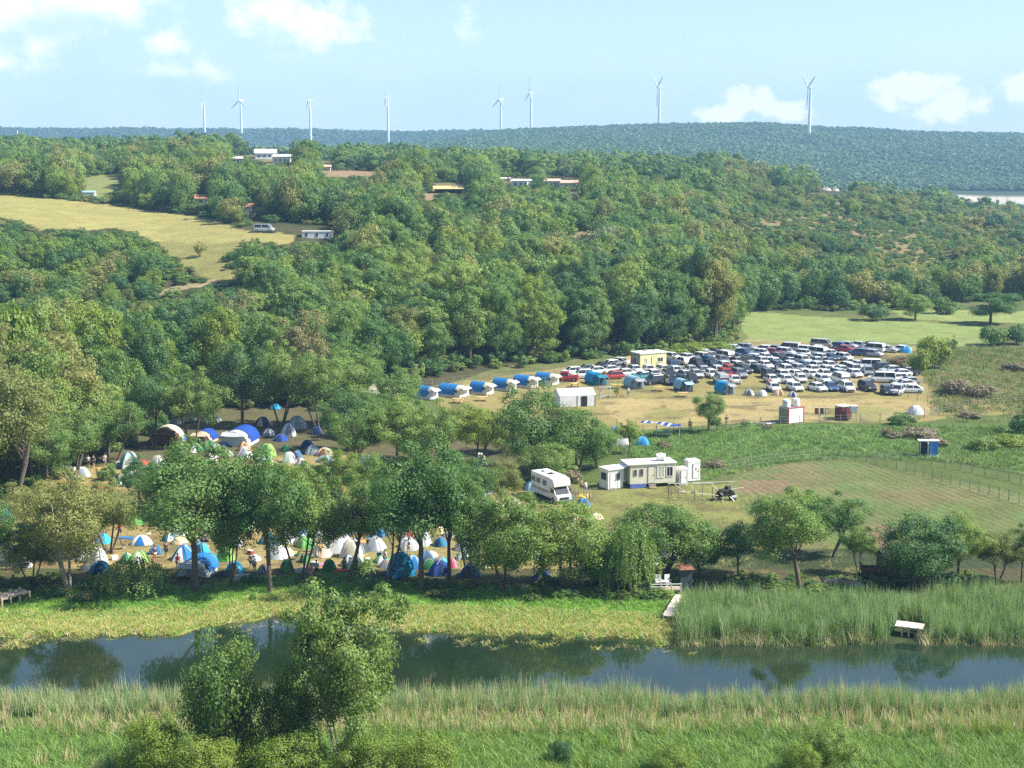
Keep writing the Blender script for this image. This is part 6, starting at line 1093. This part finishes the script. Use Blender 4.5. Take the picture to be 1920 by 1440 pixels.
x, y, s = at_px(1358, 940); o = empty('old_engine', (x, y + .5, 0), R(10), 'heap of old dark engine parts with long bars at the end of the pole rack', 'old machine'); q = MB(); q.box((0, 0, .9), (1.1, .8, .8), rz=.3); q.box((.5, .1, 1.4), (.6, .5, .5), rz=.7); q.lathe([(.05, -.2), (.42, -.2), (.42, .2), (.05, .2)], 12, c=(.9, -.3, .6), axis='Y'); q.lathe([(.05, -.15), (.3, -.15), (.3, .15), (.05, .15)], 12, c=(-.5, -.5, 1.1), axis='Y'); [q.box((rc.uniform(-.9, 1.0), rc.uniform(-.5, .5), rc.uniform(.2, 1.2)), (rc.uniform(.2, .6), .3, rc.uniform(.2, .5)), rz=rc.uniform(0, 3), rx=rc.uniform(-.6, .6)) for _i in range(12)]; q.build('engine', WOODD, o)
for a_, b_ in (((-1.4, -.6, 0), (0, 0, 1.0)), ((1.0, -.9, 0), (.2, 0, 1.0)), ((.2, .2, 1.1), (2.6, .3, 1.35)), ((-.6, -1.2, 0), (.1, 0, .8)), ((.3, .8, 0), (.2, .3, 1.2))): q = MB(); q.tube([a_, b_], .05, 5); q.build('bar', STEEL, o)
q = MB(); q.lathe([(.05, -.3), (.34, -.3), (.34, .3), (.05, .3)], 12, c=(1.1, -.3, .34), axis='X'); q.build('drum', STEEL, o)
x, y, s = at_px(1410, 798); t = empty('rubbish_pile', (x, y, 0), 0, 'pile of pale boards and scrap left of the white container', 'scrap pile')
for i in range(9): bx('board', (rc.uniform(-1.2, 3.8), rc.uniform(-.4, .4), .15 + rc.uniform(0, .3)), (rc.uniform(.8, 1.8), .25, .06), [WHITE, WOODM, STEEL][i % 3], t, rz=rc.uniform(-.6, .6), rx=rc.uniform(-.3, .3))

# ------------------------------------------------------------------ riverside
x, y, s = at_px(1252, 1118); dk = empty('river_deck', (x - .2, y + 1.2, -.1), R(3), 'wooden river deck with a white railing under the dark tree', 'deck'); bx('floor', (0, 0, .55), (3.0, 2.0, .12), WOODM, dk)
for sx in (-1.4, -.5, .5, 1.4): bx('post', (sx, -.98, .30), (.12, .12, 1.9), POLEW, dk)
for z in (.95, 1.2): q = MB(); q.tube([(-1.45, -1.0, z), (1.45, -1.0, z)], .04, 5); q.build('rail', WHITE, dk)
for k, (dx, dy, lb) in enumerate(((-.55, .1, 'left white plastic chair on the river deck'), (.35, .15, 'right white plastic chair on the river deck'))):
    c = empty('garden_chair', (x - .2 + dx, y + 1.2 + dy, .51), R(180 + k * 14), lb, 'chair', 'chairs on the river deck'); bx('seat', (0, 0, .44), (.5, .48, .05), WHITE, c); bx('backrest', (0, -.25, .78), (.5, .05, .65), WHITE, c, rx=.15); [bx('leg', (sx, sy, .21), (.05, .05, .42), WHITE, c) for sx in (-.21, .21) for sy in (-.2, .2)]; [bx('armrest', (sx, 0, .66), (.05, .45, .04), WHITE, c) for sx in (-.25, .25)]
t = empty('garden_table', (x - .2, y + .8, .51), 0, 'white plastic table on the river deck', 'table'); bx('top', (0, 0, .7), (.7, .6, .04), WHITE, t); [bx('leg', (sx, sy, .34), (.05, .05, .68), WHITE, t) for sx in (-.28, .28) for sy in (-.22, .22)]
hut = empty('river_hut', (at_px(1283, 1110)[0] + .1, at_px(1283, 1110)[1] + .6, 0), R(8), 'dark narrow hut with a brown roof at the right of the river deck', 'hut'); bx('wall', (0, 0, 1.1), (1.1, 1.2, 2.2), mat('slate cloth', (.05, .08, .09), .8), hut); bx('roof', (0, 0, 2.28), (1.5, 1.6, .16), RUST, hut, taper=.6)
(p0x, p0y, _), (p1x, p1y, _) = at_px(1276, 1124), at_px(1252, 1166); pr = empty('pier', (0, 0, 0), 0, 'narrow wooden plank pier leading from the deck to the water', 'pier'); dx, dy = p1x - p0x, p1y - p0y; L_ = math.hypot(dx, dy); an = math.atan2(dy, dx)
bx('walkway', ((p0x + p1x) / 2, (p0y + p1y) / 2, .42), (L_, 1.0, .10), POLEW, pr, rz=an)
for t_ in (.05, .4, .75, 1.0):
    for sd_ in (-1, 1): q = MB(); cx_, cy_ = p0x + dx * t_ - sd_ * .42 * math.sin(an), p0y + dy * t_ + sd_ * .42 * math.cos(an); q.tube([(cx_, cy_, -1.2), (cx_, cy_, .55)], .07, 6); q.build('post', WOODM, pr)
bt = empty('rowing_boat', (p1x - .4, p1y - 1.2, WATER_Z - .05), R(70), 'small pale rowing boat moored at the end of the plank pier', 'boat'); q = MB(); q.smooth = False
secs = [(-1.5, .42, .10, .42), (-.8, .55, .02, .36), (.3, .55, .0, .36), (1.1, .36, .04, .42), (1.6, .04, .2, .55)]
for X_, w_, z0, z1 in secs: q.v += [(X_, -w_, z1), (X_, -w_ * .7, z0), (X_, w_ * .7, z0), (X_, w_, z1)]
for i in range(4):
    for k in range(3): q.f.append((i * 4 + k, i * 4 + k + 1, i * 4 + 5 + k, i * 4 + 4 + k))
q.f.append((3, 2, 1, 0)); q.build('hull', POLEW, bt); [bx('seat', (sx, 0, .30), (.22, .95, .04), WOODM, bt) for sx in (-.8, .3)]
x, y, s = at_px(1705, 1196); jt = empty('jetty', (x, y + .2, .1), R(-22), 'small pale plank jetty on posts between the two tall reed beds', 'jetty'); bx('deck', (0, .5, .75), (2.3, 1.5, .1), POLEW, jt); [bx('post', (sx, sy, -.1), (.11, .11, 1.9), POLEW, jt) for sx in (-.55, .0, .75) for sy in (-.15, .9)]
x, y, s = at_px(10, 1136); jt = empty('jetty', (x - .3, y + .3, 0), R(52), 'long grey wooden jetty on piles at the left edge', 'jetty'); bx('deck', (-1.0, 0, .75), (6.8, 1.5, .14), WOODM, jt); [bx('post', (sx, sy, .1), (.16, .16, 1.7), WOODM, jt) for sx in (-4.2, -3.3, -2.4, -1.5, -.6, .3, 1.2, 2.2) for sy in (-.78, .78)]
# old upturned boat and shed on the lawn at the right
x, y, s = at_px(1585, 1106); ob = empty('old_boat', (x, y + .9, .0), R(-18), 'old upturned dark wooden boat lying on the lawn behind the reeds', 'boat'); q = MB(); skin(q, 12, 8, lambda a_, b_: ((a_ - .5) * 3.6, math.cos(PI * b_) * .85 * math.sin(PI * (.08 + .84 * a_)) ** .5, .75 * (math.sin(PI * b_) ** .7) * math.sin(PI * (.1 + .8 * a_)) ** .4)); q.build('hull', mat('grey boards', (.16, .145, .13), .85, var=.4, scale=6), ob); q = MB(); q.tube([(-1.7, 0, .45), (0, 0, .82), (1.7, 0, .45)], .06, 5); q.build('keel', WOODD, ob)
x, y, s = at_px(1690, 1095); sh = empty('river_shed', (x, y + 1.8, 0), R(6), 'black wooden shed under the large dark tree at the right', 'shed'); bx('wall', (0, 0, 1.1), (3.2, 2.4, 2.2), WOODD, sh); q = MB(); q.prism([(-1.45, 2.2), (0, 2.9), (1.45, 2.2)], -1.8, 1.8, axis='X'); q.build('roof', WOODD, sh); door(sh, (.3, -1.23, 1.0), .8, 1.8, m=WOODM); window(sh, (-.9, -1.22, 1.4), .6, .5, fm=WOODM)
x, y, s = at_px(1638, 1084); sh = empty('wooden_barrow', (x, y + .4, 0), R(-8), 'dark low wooden cart with benches left of the black shed', 'cart'); bx('bed', (0, 0, .55), (2.2, 1.0, .12), WOODD, sh); [bx('side_board', (0, sy, .8), (2.2, .06, .4), RUST, sh) for sy in (-.5, .5)]; bx('headboard', (-1.1, 0, .95), (.08, 1.0, .8), WOODD, sh)
for sx in (-.7, .7):
    for sy in (-.62, .62): q = MB(); q.lathe([(.05, -.05), (.36, -.05), (.36, .05), (.05, .05)], 12, c=(sx, sy, .36), axis='Y'); q.build('wheel', WOODD, sh)

# ------------------------------------------------------------------ fences
def fence(pp, step, hgt, label, wires=3, name='wire_fence'):
    pts = [P(*p)[:3] for p in pp]; o = empty(name, (pts[0][0], pts[0][1], 0), 0, label, 'fence'); ox, oy = pts[0][0], pts[0][1]; posts = []
    for (x0, y0, _), (x1, y1, _) in zip(pts, pts[1:]):
        n = max(1, round(math.hypot(x1 - x0, y1 - y0) / step)); posts += [(x0 + (x1 - x0) * k / n, y0 + (y1 - y0) * k / n) for k in range(n)]
    posts.append(pts[-1][:2]); posts = posts[:100]; q = MB(); q.tube([(0, 0, -.3), (0, 0, hgt)], .06, 5); pm = q.mesh('fence post')
    for a_, b_ in posts: t = link('post', pm, WOODM, o, slot=True); t.location = (a_ - ox, b_ - oy, gz(a_, b_)); t.rotation_euler = (rc.uniform(-.05, .05), rc.uniform(-.05, .05), 0)
    for k in range(wires): q = MB(); zz = hgt * (.3 + .6 * k / max(1, wires - 1)); q.tube([(a_ - ox, b_ - oy, gz(a_, b_) + zz) for a_, b_ in posts], .012, 3, cap=False); q.build('wire', STEEL, o)
    return o
fence([(770, 735), (850, 723), (950, 709), (1040, 701), (1080, 690)], 2.4, 1.6, 'post and wire fence between the blue-roofed tents and the wood')
fence([(1120, 800), (1230, 812), (1330, 808), (1425, 800), (1500, 797), (1650, 793), (1760, 780)], 3.2, 1.5, 'wire fence between the dry tent field and the green meadow')
fence([(1745, 778), (1790, 770), (1860, 757), (1960, 752)], 2.2, 1.4, 'wire fence right of the lone white dome tent')
fence([(1340, 888), (1440, 872), (1540, 862), (1625, 868), (1700, 885), (1800, 915), (1930, 950), (2050, 985)], 1.6, 1.5, 'long dark-posted fence along the upper edge of the crop field')
fence([(1630, 858), (1720, 868), (1800, 882), (1870, 897), (1960, 920)], 2.0, 1.3, 'second wire fence behind the crop field fence at the right')
fence([(1062, 926), (1080, 932), (1100, 936), (1118, 934)], .45, 1.3, 'low stick fence right of the motorhome', 2, 'stick_fence')
fence([(1650, 735), (1720, 752), (1800, 772)], 2.6, 1.4, 'thin wire fence at the near right corner of the car park')

# ------------------------------------------------------------------ people
def body_mesh(name, bones, radii, lvl=1):
    me = bpy.data.meshes.new(name); V = []; idx = {}; E = []
    for a_, b_ in bones:
        for p in (a_, b_):
            if p not in idx: idx[p] = len(V); V.append(radii[p][0])
        E.append((idx[a_], idx[b_]))
    me.from_pydata(V, E, []); o = bpy.data.objects.new(name, me); COL.objects.link(o); sk = o.modifiers.new('s', 'SKIN'); su = o.modifiers.new('u', 'SUBSURF'); su.levels = lvl; su.render_levels = lvl
    for p, i in idx.items(): r_ = radii[p][1]; me.skin_vertices[0].data[i].radius = (r_, r_ * .85)
    me.skin_vertices[0].data[0].use_root = True
    dg = bpy.context.evaluated_depsgraph_get(); m2 = bpy.data.meshes.new_from_object(o.evaluated_get(dg)); m2.name = name; bpy.data.objects.remove(o); m2.polygons.foreach_set('use_smooth', [True] * len(m2.polygons)); return m2
def person_kit(i, stride, arm):
    J = dict(pel=((0, 0, .95), .13), sp=((0, 0, 1.15), .13), ch=((0, 0, 1.34), .155), nk=((0, 0, 1.50), .055), hd=((0, -.015, 1.62), .088), tp=((0, 0, 1.72), .062))
    for s_, n in ((-1, 'l'), (1, 'r')):
        a_ = arm * (1 if s_ > 0 else -.6); J['sh' + n] = ((s_ * .19, 0, 1.41), .06); J['el' + n] = ((s_ * .25, -.05 * a_, 1.14), .042); J['wr' + n] = ((s_ * .25, -.25 * a_, .93 + .12 * abs(a_)), .028); J['ha' + n] = ((s_ * .24, -.31 * a_, .84 + .14 * abs(a_)), .030)
        J['hp' + n] = ((s_ * .10, 0, .90), .10); J['kn' + n] = ((s_ * .11, -s_ * stride * .5 - .02, .50), .062); J['an' + n] = ((s_ * .11, -s_ * stride, .09), .042); J['to' + n] = ((s_ * .12, -s_ * stride - .16, .03), .036)
    B = [('pel', 'sp'), ('sp', 'ch'), ('ch', 'nk'), ('nk', 'hd'), ('hd', 'tp')]
    for n in 'lr': B += [('ch', 'sh' + n), ('sh' + n, 'el' + n), ('el' + n, 'wr' + n), ('wr' + n, 'ha' + n), ('pel', 'hp' + n), ('hp' + n, 'kn' + n), ('kn' + n, 'an' + n), ('an' + n, 'to' + n)]
    body = body_mesh('person body', B, J); G_ = {k: (v[0], v[1] * 1.18 + .012) for k, v in J.items()}
    for n in 'lr': e = J['sh' + n][0]; f_ = J['el' + n][0]; G_['hl' + n] = (tuple(e[k] * .35 + f_[k] * .65 for k in range(3)), .062); e = J['hp' + n][0]; f_ = J['kn' + n][0]; G_['km' + n] = (tuple(e[k] * .1 + f_[k] * .9 for k in range(3)), .082)
    shirt = body_mesh('shirt', [('pel', 'sp'), ('sp', 'ch'), ('ch', 'shl'), ('shl', 'hll'), ('ch', 'shr'), ('shr', 'hlr')], G_); short = body_mesh('shorts', [('pel', 'hpl'), ('hpl', 'kml'), ('pel', 'hpr'), ('hpr', 'kmr')], G_)
    q = MB(); q.smooth = True; q.lathe([(.01, .0), (.075, .02), (.098, .08), (.095, .13), (.06, .18), (.01, .195)], 12, c=(0, .018, 1.60)); return dict(body=body, shirt=shirt, short=short, hair=q.mesh('hair'))
PK = [person_kit(0, .05, .1), person_kit(1, .28, .5), person_kit(2, .12, 1.0)]
SKIN = mat('skin', (.48, .28, .19), .6, var=.05); HAIR = mat('dark hair', (.03, .02, .015), .7)
for px, py, k, sh_, tr, rz, lab in [
    (206, 988, 0, 'dark', 'dark', 20, 'person in dark clothes standing in the open camp ground'), (243, 975, 1, 'navy', 'grey', -30, 'person in a blue top standing above the green dome'), (594, 1085, 2, 'silver', 'dark', 0, 'person in a pale patterned top on the bank'), (583, 1090, 0, 'pink', 'peach', 40, 'person in pink on the bank beside the one in a pale top'),
    (600, 1047, 2, 'yellow', 'dark', 10, 'person in a yellow top before the cream bell tent'), (1098, 927, 1, 'white', 'grey', 60, 'person in white right of the motorhome'), (1090, 924, 0, 'peach', 'brown', 100, 'person in brown shorts right of the motorhome'), (1094, 808, 0, 'brown', 'dark', 0, 'person in brown at the edge of the tent field'),
    (1093 + 200, 808, 1, 'peach', 'red', 0, 'person in reddish clothes left of the lone tree'), (1362, 799, 0, 'dark', 'orange', 0, 'person in dark top right of the lone tree'), (166, 878, 0, 'white', 'dark', 0, 'person in white at the far left back of the camp'), (176, 877, 1, 'dark', 'dark', 0, 'person in black at the far left back of the camp'),
    (197, 875, 2, 'white', 'silver', 0, 'person in white beside the striped beige tent'), (471, 1068, 0, 'dark', 'dark', 50, 'person in black by the dark trunk on the bank'), (1440, 728, 0, 'red', 'red', 0, 'person in red standing among the parked cars'), (1125, 742, 0, 'brown', 'red', 0, 'person in brown beside the white marquee'),
    (225, 1010, 2, 'red', 'navy', 30, 'person in red crossing the open camp ground'), (690, 1030, 1, 'blue', 'dark', 80, 'person in blue walking past the lone pale grey tent'), (646, 1078, 0, 'green', 'brown', 20, 'person in green beside the grey and white bank tent'), (722, 1062, 2, 'white', 'blue', -40, 'person in white left of the large bright blue tent'),
    (184, 898, 1, 'yellow', 'dark', 0, 'person in yellow near the round white dome'), (1178, 745, 0, 'white', 'blue', 0, 'person in white near the swing frame'), (985, 990, 1, 'navy', 'peach', 0, 'person in navy under the trees below the motorhome'), (556, 868, 0, 'blue', 'dark', 0, 'person in blue beside the second white tent at the back'),
    (312, 1046, 0, 'brown', 'navy', 0, 'person in brown behind the light blue tent'), (330, 838, 1, 'red', 'brown', 0, 'person in red in front of the cream canopy')]:
    x, y, s = at_px(px, py); o = empty('person', (x, y, gz(x, y)), R(rz), lab, 'person'); kk = PK[k]; link('body', kk['body'], SKIN, o, slot=True); link('shirt', kk['shirt'], FAB[sh_], o, slot=True); link('trousers', kk['short'], FAB[tr], o, slot=True); link('hair', kk['hair'], HAIR, o, slot=True)

_pu = set()
for n_ in range(26):
    px, py = _r.uniform(290, 1010), _r.uniform(940, 1075); tp_, tr_ = _r.choice(['white', 'dark', 'red', 'blue', 'grey', 'yellow', 'pink', 'navy']), _r.choice(['dark', 'navy', 'peach', 'grey'])
    lab = f"person in {tp_} top and {'pale' if tr_ == 'peach' else tr_} trousers, " + next(m_ for lim, m_ in _marks if px < lim)
    if lab in _pu: continue
    _pu.add(lab); x, y, s = at_px(px, py); o = empty('person', (x, y, gz(x, y)), _r.uniform(0, 6.28), lab, 'person'); kk = PK[n_ % 3]; link('body', kk['body'], SKIN, o, slot=True); link('shirt', kk['shirt'], FAB[tp_], o, slot=True); link('trousers', kk['short'], FAB[tr_], o, slot=True); link('hair', kk['hair'], HAIR, o, slot=True)
# folding chairs, cool boxes and mats beside the tents
def chair(x, y, c, lab):
    o = empty('folding_chair', (x, y, gz(x, y)), rc.uniform(0, 6), lab, 'chair', 'folding chairs in the camp'); bx('seat', (0, 0, .42), (.5, .45, .04), FAB[c], o); bx('backrest', (0, .25, .68), (.5, .04, .5), FAB[c], o, rx=-.2)
    for sx in (-.24, .24): q = MB(); q.tube([(sx, -.24, 0), (sx, .24, .44)], .015, 4); q.tube([(sx, .24, 0), (sx, -.24, .44)], .015, 4); q.build('leg', STEEL, o)
def box_(x, y, c, lab): o = empty('cool_box', (x, y, gz(x, y)), rc.uniform(0, 3), lab, 'cool box', 'cool boxes in the camp'); bx('body', (0, 0, .2), (.6, .38, .36), FAB[c], o); bx('lid', (0, 0, .41), (.62, .40, .06), FAB['white'], o)
def mat_(x, y, c, lab): o = bx('ground_mat', (0, 0, .02), (1.9, .8, .03), FAB[c], None); o.location = (x, y, gz(x, y) + .03); o.rotation_euler = (0, 0, rc.uniform(-.5, .5)); tag(o, lab, 'mat', 'mats on the camp ground')
for fn, px, py, c, lab in ((chair, 712, 1052, 'blue', 'blue folding chair in front of the lone pale grey tent'), (chair, 678, 1012, 'red', 'red folding chair right of the dark grey dome'), (chair, 556, 1050, 'green', 'green folding chair left of the cream bell tent'), (chair, 232, 1030, 'dark', 'dark folding chair on the open camp ground'), (chair, 400, 1062, 'orange', 'orange folding chair by the lime green pair'),
    (chair, 1000, 985, 'white', 'white folding chair below the motorhome'), (box_, 690, 1056, 'blue', 'blue cool box near the lone pale grey tent'), (box_, 470, 1040, 'red', 'red cool box between lime green pair and white tent'), (box_, 590, 1062, 'cyan', 'cyan cool box before the cream bell tent'), (box_, 280, 1008, 'orange', 'orange cool box behind the low white tent'), (box_, 215, 1050, 'white', 'white cool box on the open camp ground'),
    (mat_, 690, 1018, 'orange', 'orange mat right of the dark grey dome'), (mat_, 640, 1070, 'red', 'red mat before the white pointed tents'), (mat_, 240, 1010, 'blue', 'blue mat on the open camp ground'), (mat_, 540, 1036, 'yellow', 'yellow mat left of the lime green dome'), (mat_, 1075, 1040, 'white', 'white mat left of the willow trees'), (mat_, 612, 1060, 'pink', 'pink mat beside the cream bell tent'), (mat_, 196, 915, 'red', 'red mat at the back left of the camp')):
    x, y, s = at_px(px, py); fn(x, y, c, lab)
# camp clutter: heaps of bags and rugs, each its own thing
for px, py, c, lab in ((418, 1080, 'dark', 'heap of dark bags left of the blue-teal dome'), (450, 1086, 'silver', 'pale sheet thrown down before the blue-teal dome'), (565, 1075, 'silver', 'patterned blanket hung between the dark green tents'), (1090, 935, 'yellow', 'yellow sacks at the foot of the motorhome'), (720, 1003, 'dark', 'dark heap of gear beside the small blue tent'), (160, 1068, 'dark', 'dark bags left of the dark blue dome')):
    x, y, s = at_px(px, py); q = MB(); q.smooth = True; f_ = tent_surface('low', 1.5, 1.0, .5, px); skin(q, 14, 5, lambda t, r_: f_(t, 1 - r_), close=True); q.box((.6, .2, .2), (.7, .5, .4), rz=.5, taper=.8); t = q.build('gear_heap', FAB[c], None); t.location = (x, y, gz(x, y)); tag(t, lab, 'gear')

# ------------------------------------------------------------------ houses on the hills
def house(px, py, w_, d_, h_, rh, rz, wallm, roofm, name, label, cat='house', nwin=3, gable=True, D=None):
    x, y, z, s = P(px, py); o = empty(name, (x, y + d_ / 2, z - .3), R(rz), label, cat); bx('wall', (0, 0, h_ / 2), (w_, d_, h_), wallm, o); q = MB()
    if gable: q.prism([(-d_ / 2 - .5, h_), (0, h_ + rh), (d_ / 2 + .5, h_)], -w_ / 2 - .4, w_ / 2 + .4, axis='X')
    else: q.box((0, 0, h_ + .12), (w_ + .8, d_ + .8, .24))
    q.build('roof', roofm, o)
    for k in range(nwin): window(o, (-w_ / 2 + w_ * (k + .7) / (nwin + .9), -d_ / 2 - .03, h_ * .55), .9, 1.0, fm=WHITE)
    door(o, (w_ * .38, -d_ / 2 - .03, 1.0), .9, 2.0, m=WOODM); return o
house(495, 298, 9, 9, 2.8, 1.8, 10, WHITE, WHITE, 'farm_building', 'white-roofed long building highest on the left hill'); house(530, 308, 7.5, 5, 3.4, .9, -12, OFFW, WHITE, 'farm_building', 'lower building with dark upper windows right of the white-roofed one'); house(442, 306, 4.5, 4, 2.2, .8, 15, OFFW, OFFW, 'farm_building', 'small cream building half hidden left of the white-roofed one', nwin=2)
house(611, 320, 3.2, 3, 1.8, .8, 0, STONE, ROOFP, 'small_hut', 'tiny tan hut on the upper hill', 'hut', 1); house(378, 384, 4, 4, 2.2, 1.1, 10, OFFW, ROOFT, 'farm_house', 'red-roofed house half hidden behind the yellow field', nwin=1); house(467, 408, 3.8, 3.6, 3.2, .9, -25, OFFW, ROOFT, 'farm_house', 'cream house with a red tiled roof above the van', nwin=1)
house(978, 352, 6, 5, 2.8, .6, -18, WHITE, WHITE, 'farm_building', 'white-roofed house with a blue wall on the far slope', nwin=2); house(943, 340, 5.5, 3, 1.4, .3, 0, WHITE, WHITE, 'farm_building', 'low white roof left of the blue-walled house', nwin=1); house(1034, 350, 6.4, 5, 2.4, .9, 5, STONE, ROOFP, 'farm_house', 'left one of two pink-roofed houses on the far slope'); house(1066, 353, 7, 5.5, 2.4, 1.0, -10, STONE, ROOFP, 'farm_house', 'right one of two pink-roofed houses on the far slope')
x, y, z, s = P(840, 364); o = empty('open_barn', (x, y + 2, z - .2), R(4), 'open barn with a straw-yellow roof on the far slope', 'barn'); [bx('post', (sx, sy, 1.1), (.2, .2, 2.2), WOODD, o) for sx in (-4.5, -2.2, 0, 2.2, 4.5) for sy in (-2, 2)]; bx('back_wall', (0, 2.1, 1.0), (9, .1, 2.0), WOODD, o); q = MB(); q.prism([(-2.9, 2.0), (0, 3.0), (2.9, 2.2), (2.9, 2.05), (0, 2.85), (-2.9, 1.85)], -5.2, 5.2, axis='X'); q.build('roof', STRAW, o)
x, y, z, s = P(595, 448); o = empty('container_cabin', (x, y + 1, z - .1), R(2), 'white container cabin with dark windows right of the van', 'container'); bx('wall', (0, 0, 1.05), (7.4, 2.3, 1.7), WHITE, o); bx('roof', (0, 0, 1.96), (7.6, 2.5, .14), WHITE, o); [window(o, (sx, -1.17, 1.15), .5, .9, fm=STEEL) for sx in (-2.7, -.1, 2.4)]; [bx('block', (sx, 0, .1), (.4, 2.0, .22), STONE, o) for sx in (-3, 0, 3)]
x, y, z, s = P(165, 368); o = empty('greenhouse', (x, y, z), R(3), 'small pale greenhouse at the lower edge of the small hill field', 'greenhouse'); bx('frame', (0, 0, .6), (4.6, 2, 1.2), FAB['white'], o); q = MB(); q.prism([(-1.1, 1.2), (0, 1.7), (1.1, 1.2)], -2.4, 2.4, axis='X'); q.build('roof', FAB['paleblue'], o)
for i, (px, py, w_, lab) in enumerate(((1550, 357, 5.2, 'left pale rock outcrop on the far ridge'), (1566, 358, 4.0, 'middle pale rock outcrop on the far ridge'), (1581, 353, 2.6, 'right small pale rock on the far ridge'))):
    x, y, z, s = P(px, py); q = MB(); q.smooth = False; rr = random.Random(i); skin(q, 11, 5, lambda t, r_: (math.cos(t * 2 * PI) * w_ / 2 * (1 - r_ ** 2 * .8) * (1 + .2 * math.sin(t * 19 + i)), math.sin(t * 2 * PI) * w_ / 3 * (1 - r_ ** 2 * .8), r_ * 1.9 * (1 + .3 * math.sin(t * 13 + r_ * 5))), close=True); t = q.build('rock_outcrop', STONE, None); t.location = (x, y, z - .2); tag(t, lab, 'rock', 'pale rocks on the far ridge')

# ------------------------------------------------------------------ wind turbines
TW = mat('turbine white', (.80, .81, .82), .4, var=.02); q = MB(); q.smooth = True; q.tube([(0, 0, 0), (0, 0, 1)], [2.9, 1.9], 18); tower = q.mesh('tower'); q = MB(); q.box((2.0, 0, 0), (9.5, 3.6, 3.8), taper=.86); nac = q.mesh('nacelle'); q = MB(); q.smooth = True; q.lathe([(.1, -2.6), (1.2, -2.0), (1.7, -.8), (1.7, .3)], 14, axis='X'); hub = q.mesh('hub')
q = MB()
for z, c, t in ((1.2, 1.5, 1.4), (3, 2.2, 1.3), (9, 3.6, 1.2), (20, 2.8, 1.1), (32, 2.0, .8), (38, 1.0, .4)): q.v += [(-t / 2, -c * .4, z), (t / 2, -c * .4, z), (t / 3, c * .6, z), (-t / 3, c * .6, z)]
for i in range(5):
    for k in range(4): q.f.append((i * 4 + k, i * 4 + (k + 1) % 4, i * 4 + 4 + (k + 1) % 4, i * 4 + 4 + k))
q.f.append((3, 2, 1, 0)); q.f.append((20, 21, 22, 23)); blade = q.mesh('blade')
for px, hy, D, yaw, rot, lab in ((382, 193, 3080, 12, 4, 'leftmost wind turbine on the skyline'), (451, 188, 3080, 42, 2, 'second wind turbine from the left, its three blades spread'), (581, 188, 3000, 16, 0, 'third wind turbine from the left, standing in front of the ridge'), (727, 183, 2980, 12, 2, 'fourth wind turbine from the left, standing alone'),
                          (939, 186, 2960, 24, 6, 'left one of the close pair of wind turbines'), (996, 174, 2840, 14, 6, 'right one of the close pair of wind turbines'), (1237, 163, 2600, 10, 184, 'wind turbine above the middle of the right hill, no raised blade'), (1520, 163, 2330, 7, 186, 'nearest and largest wind turbine, at the right')):
    up = (CY - hy) / FPX; dyv = _cp + up * _sp; dzv = -_sp + up * _cp; X_ = (px - CX) / FPX / dyv * D; Z_ = CAMH + dzv / dyv * D; g_ = gz(X_, D) - 1
    o = empty('wind_turbine', (X_, D, g_), R(yaw), lab, 'wind turbine', 'wind turbines along the skyline'); t = link('tower', tower, TW, o, slot=True); t.scale = (1, 1, Z_ - g_ - 1.5)
    n_ = link('nacelle', nac, TW, o, slot=True); n_.location = (0, 0, Z_ - g_); h_ = link('hub', hub, TW, o, slot=True); h_.location = (-3.4, 0, Z_ - g_)
    for k in range(3): b_ = link('blade', blade, TW, h_, slot=True); b_.location = (-.9, 0, 0); b_.rotation_euler = (R(rot + 120 * k), 0, 0)
x, y, z, s = P(38, 262); up = (CY - 236) / FPX; q = MB(); q.tube([(0, 0, 0), (0, 0, 30)], [.5, .3], 5); q.box((0, 0, 26), (2.4, .4, .4)); t = q.build('radio_mast', TW, None); t.location = ((38 - CX) / FPX * 1010, 1020, gz((38 - CX) / FPX * 1010, 1020) - 12); tag(t, 'thin white mast on the ridge near the left edge', 'mast')
# ------------------------------------------------------------------ air
def haze(dens):
    mb = MB(); x0, x1, y0, y1, z0, z1 = -3700, 3700, -200, 4200, -12, 260
    mb.box(((x0 + x1) / 2, (y0 + y1) / 2, (z0 + z1) / 2), (x1 - x0, y1 - y0, z1 - z0))
    m = bpy.data.materials.new('air'); m.use_nodes = True; nt = m.node_tree; N = nt.nodes; N.remove(N['Principled BSDF'])
    v = N.new('ShaderNodeVolumePrincipled'); v.inputs['Density'].default_value = dens; v.inputs['Color'].default_value = (.36, .64, .96, 1); v.inputs['Anisotropy'].default_value = .0
    nt.links.new(v.outputs[0], N['Material Output'].inputs['Volume']); m.cycles.homogeneous_volume = True if hasattr(m.cycles, 'homogeneous_volume') else None
    o = mb.build('haze', m); tag(o, kind='stuff')
haze(.00020)
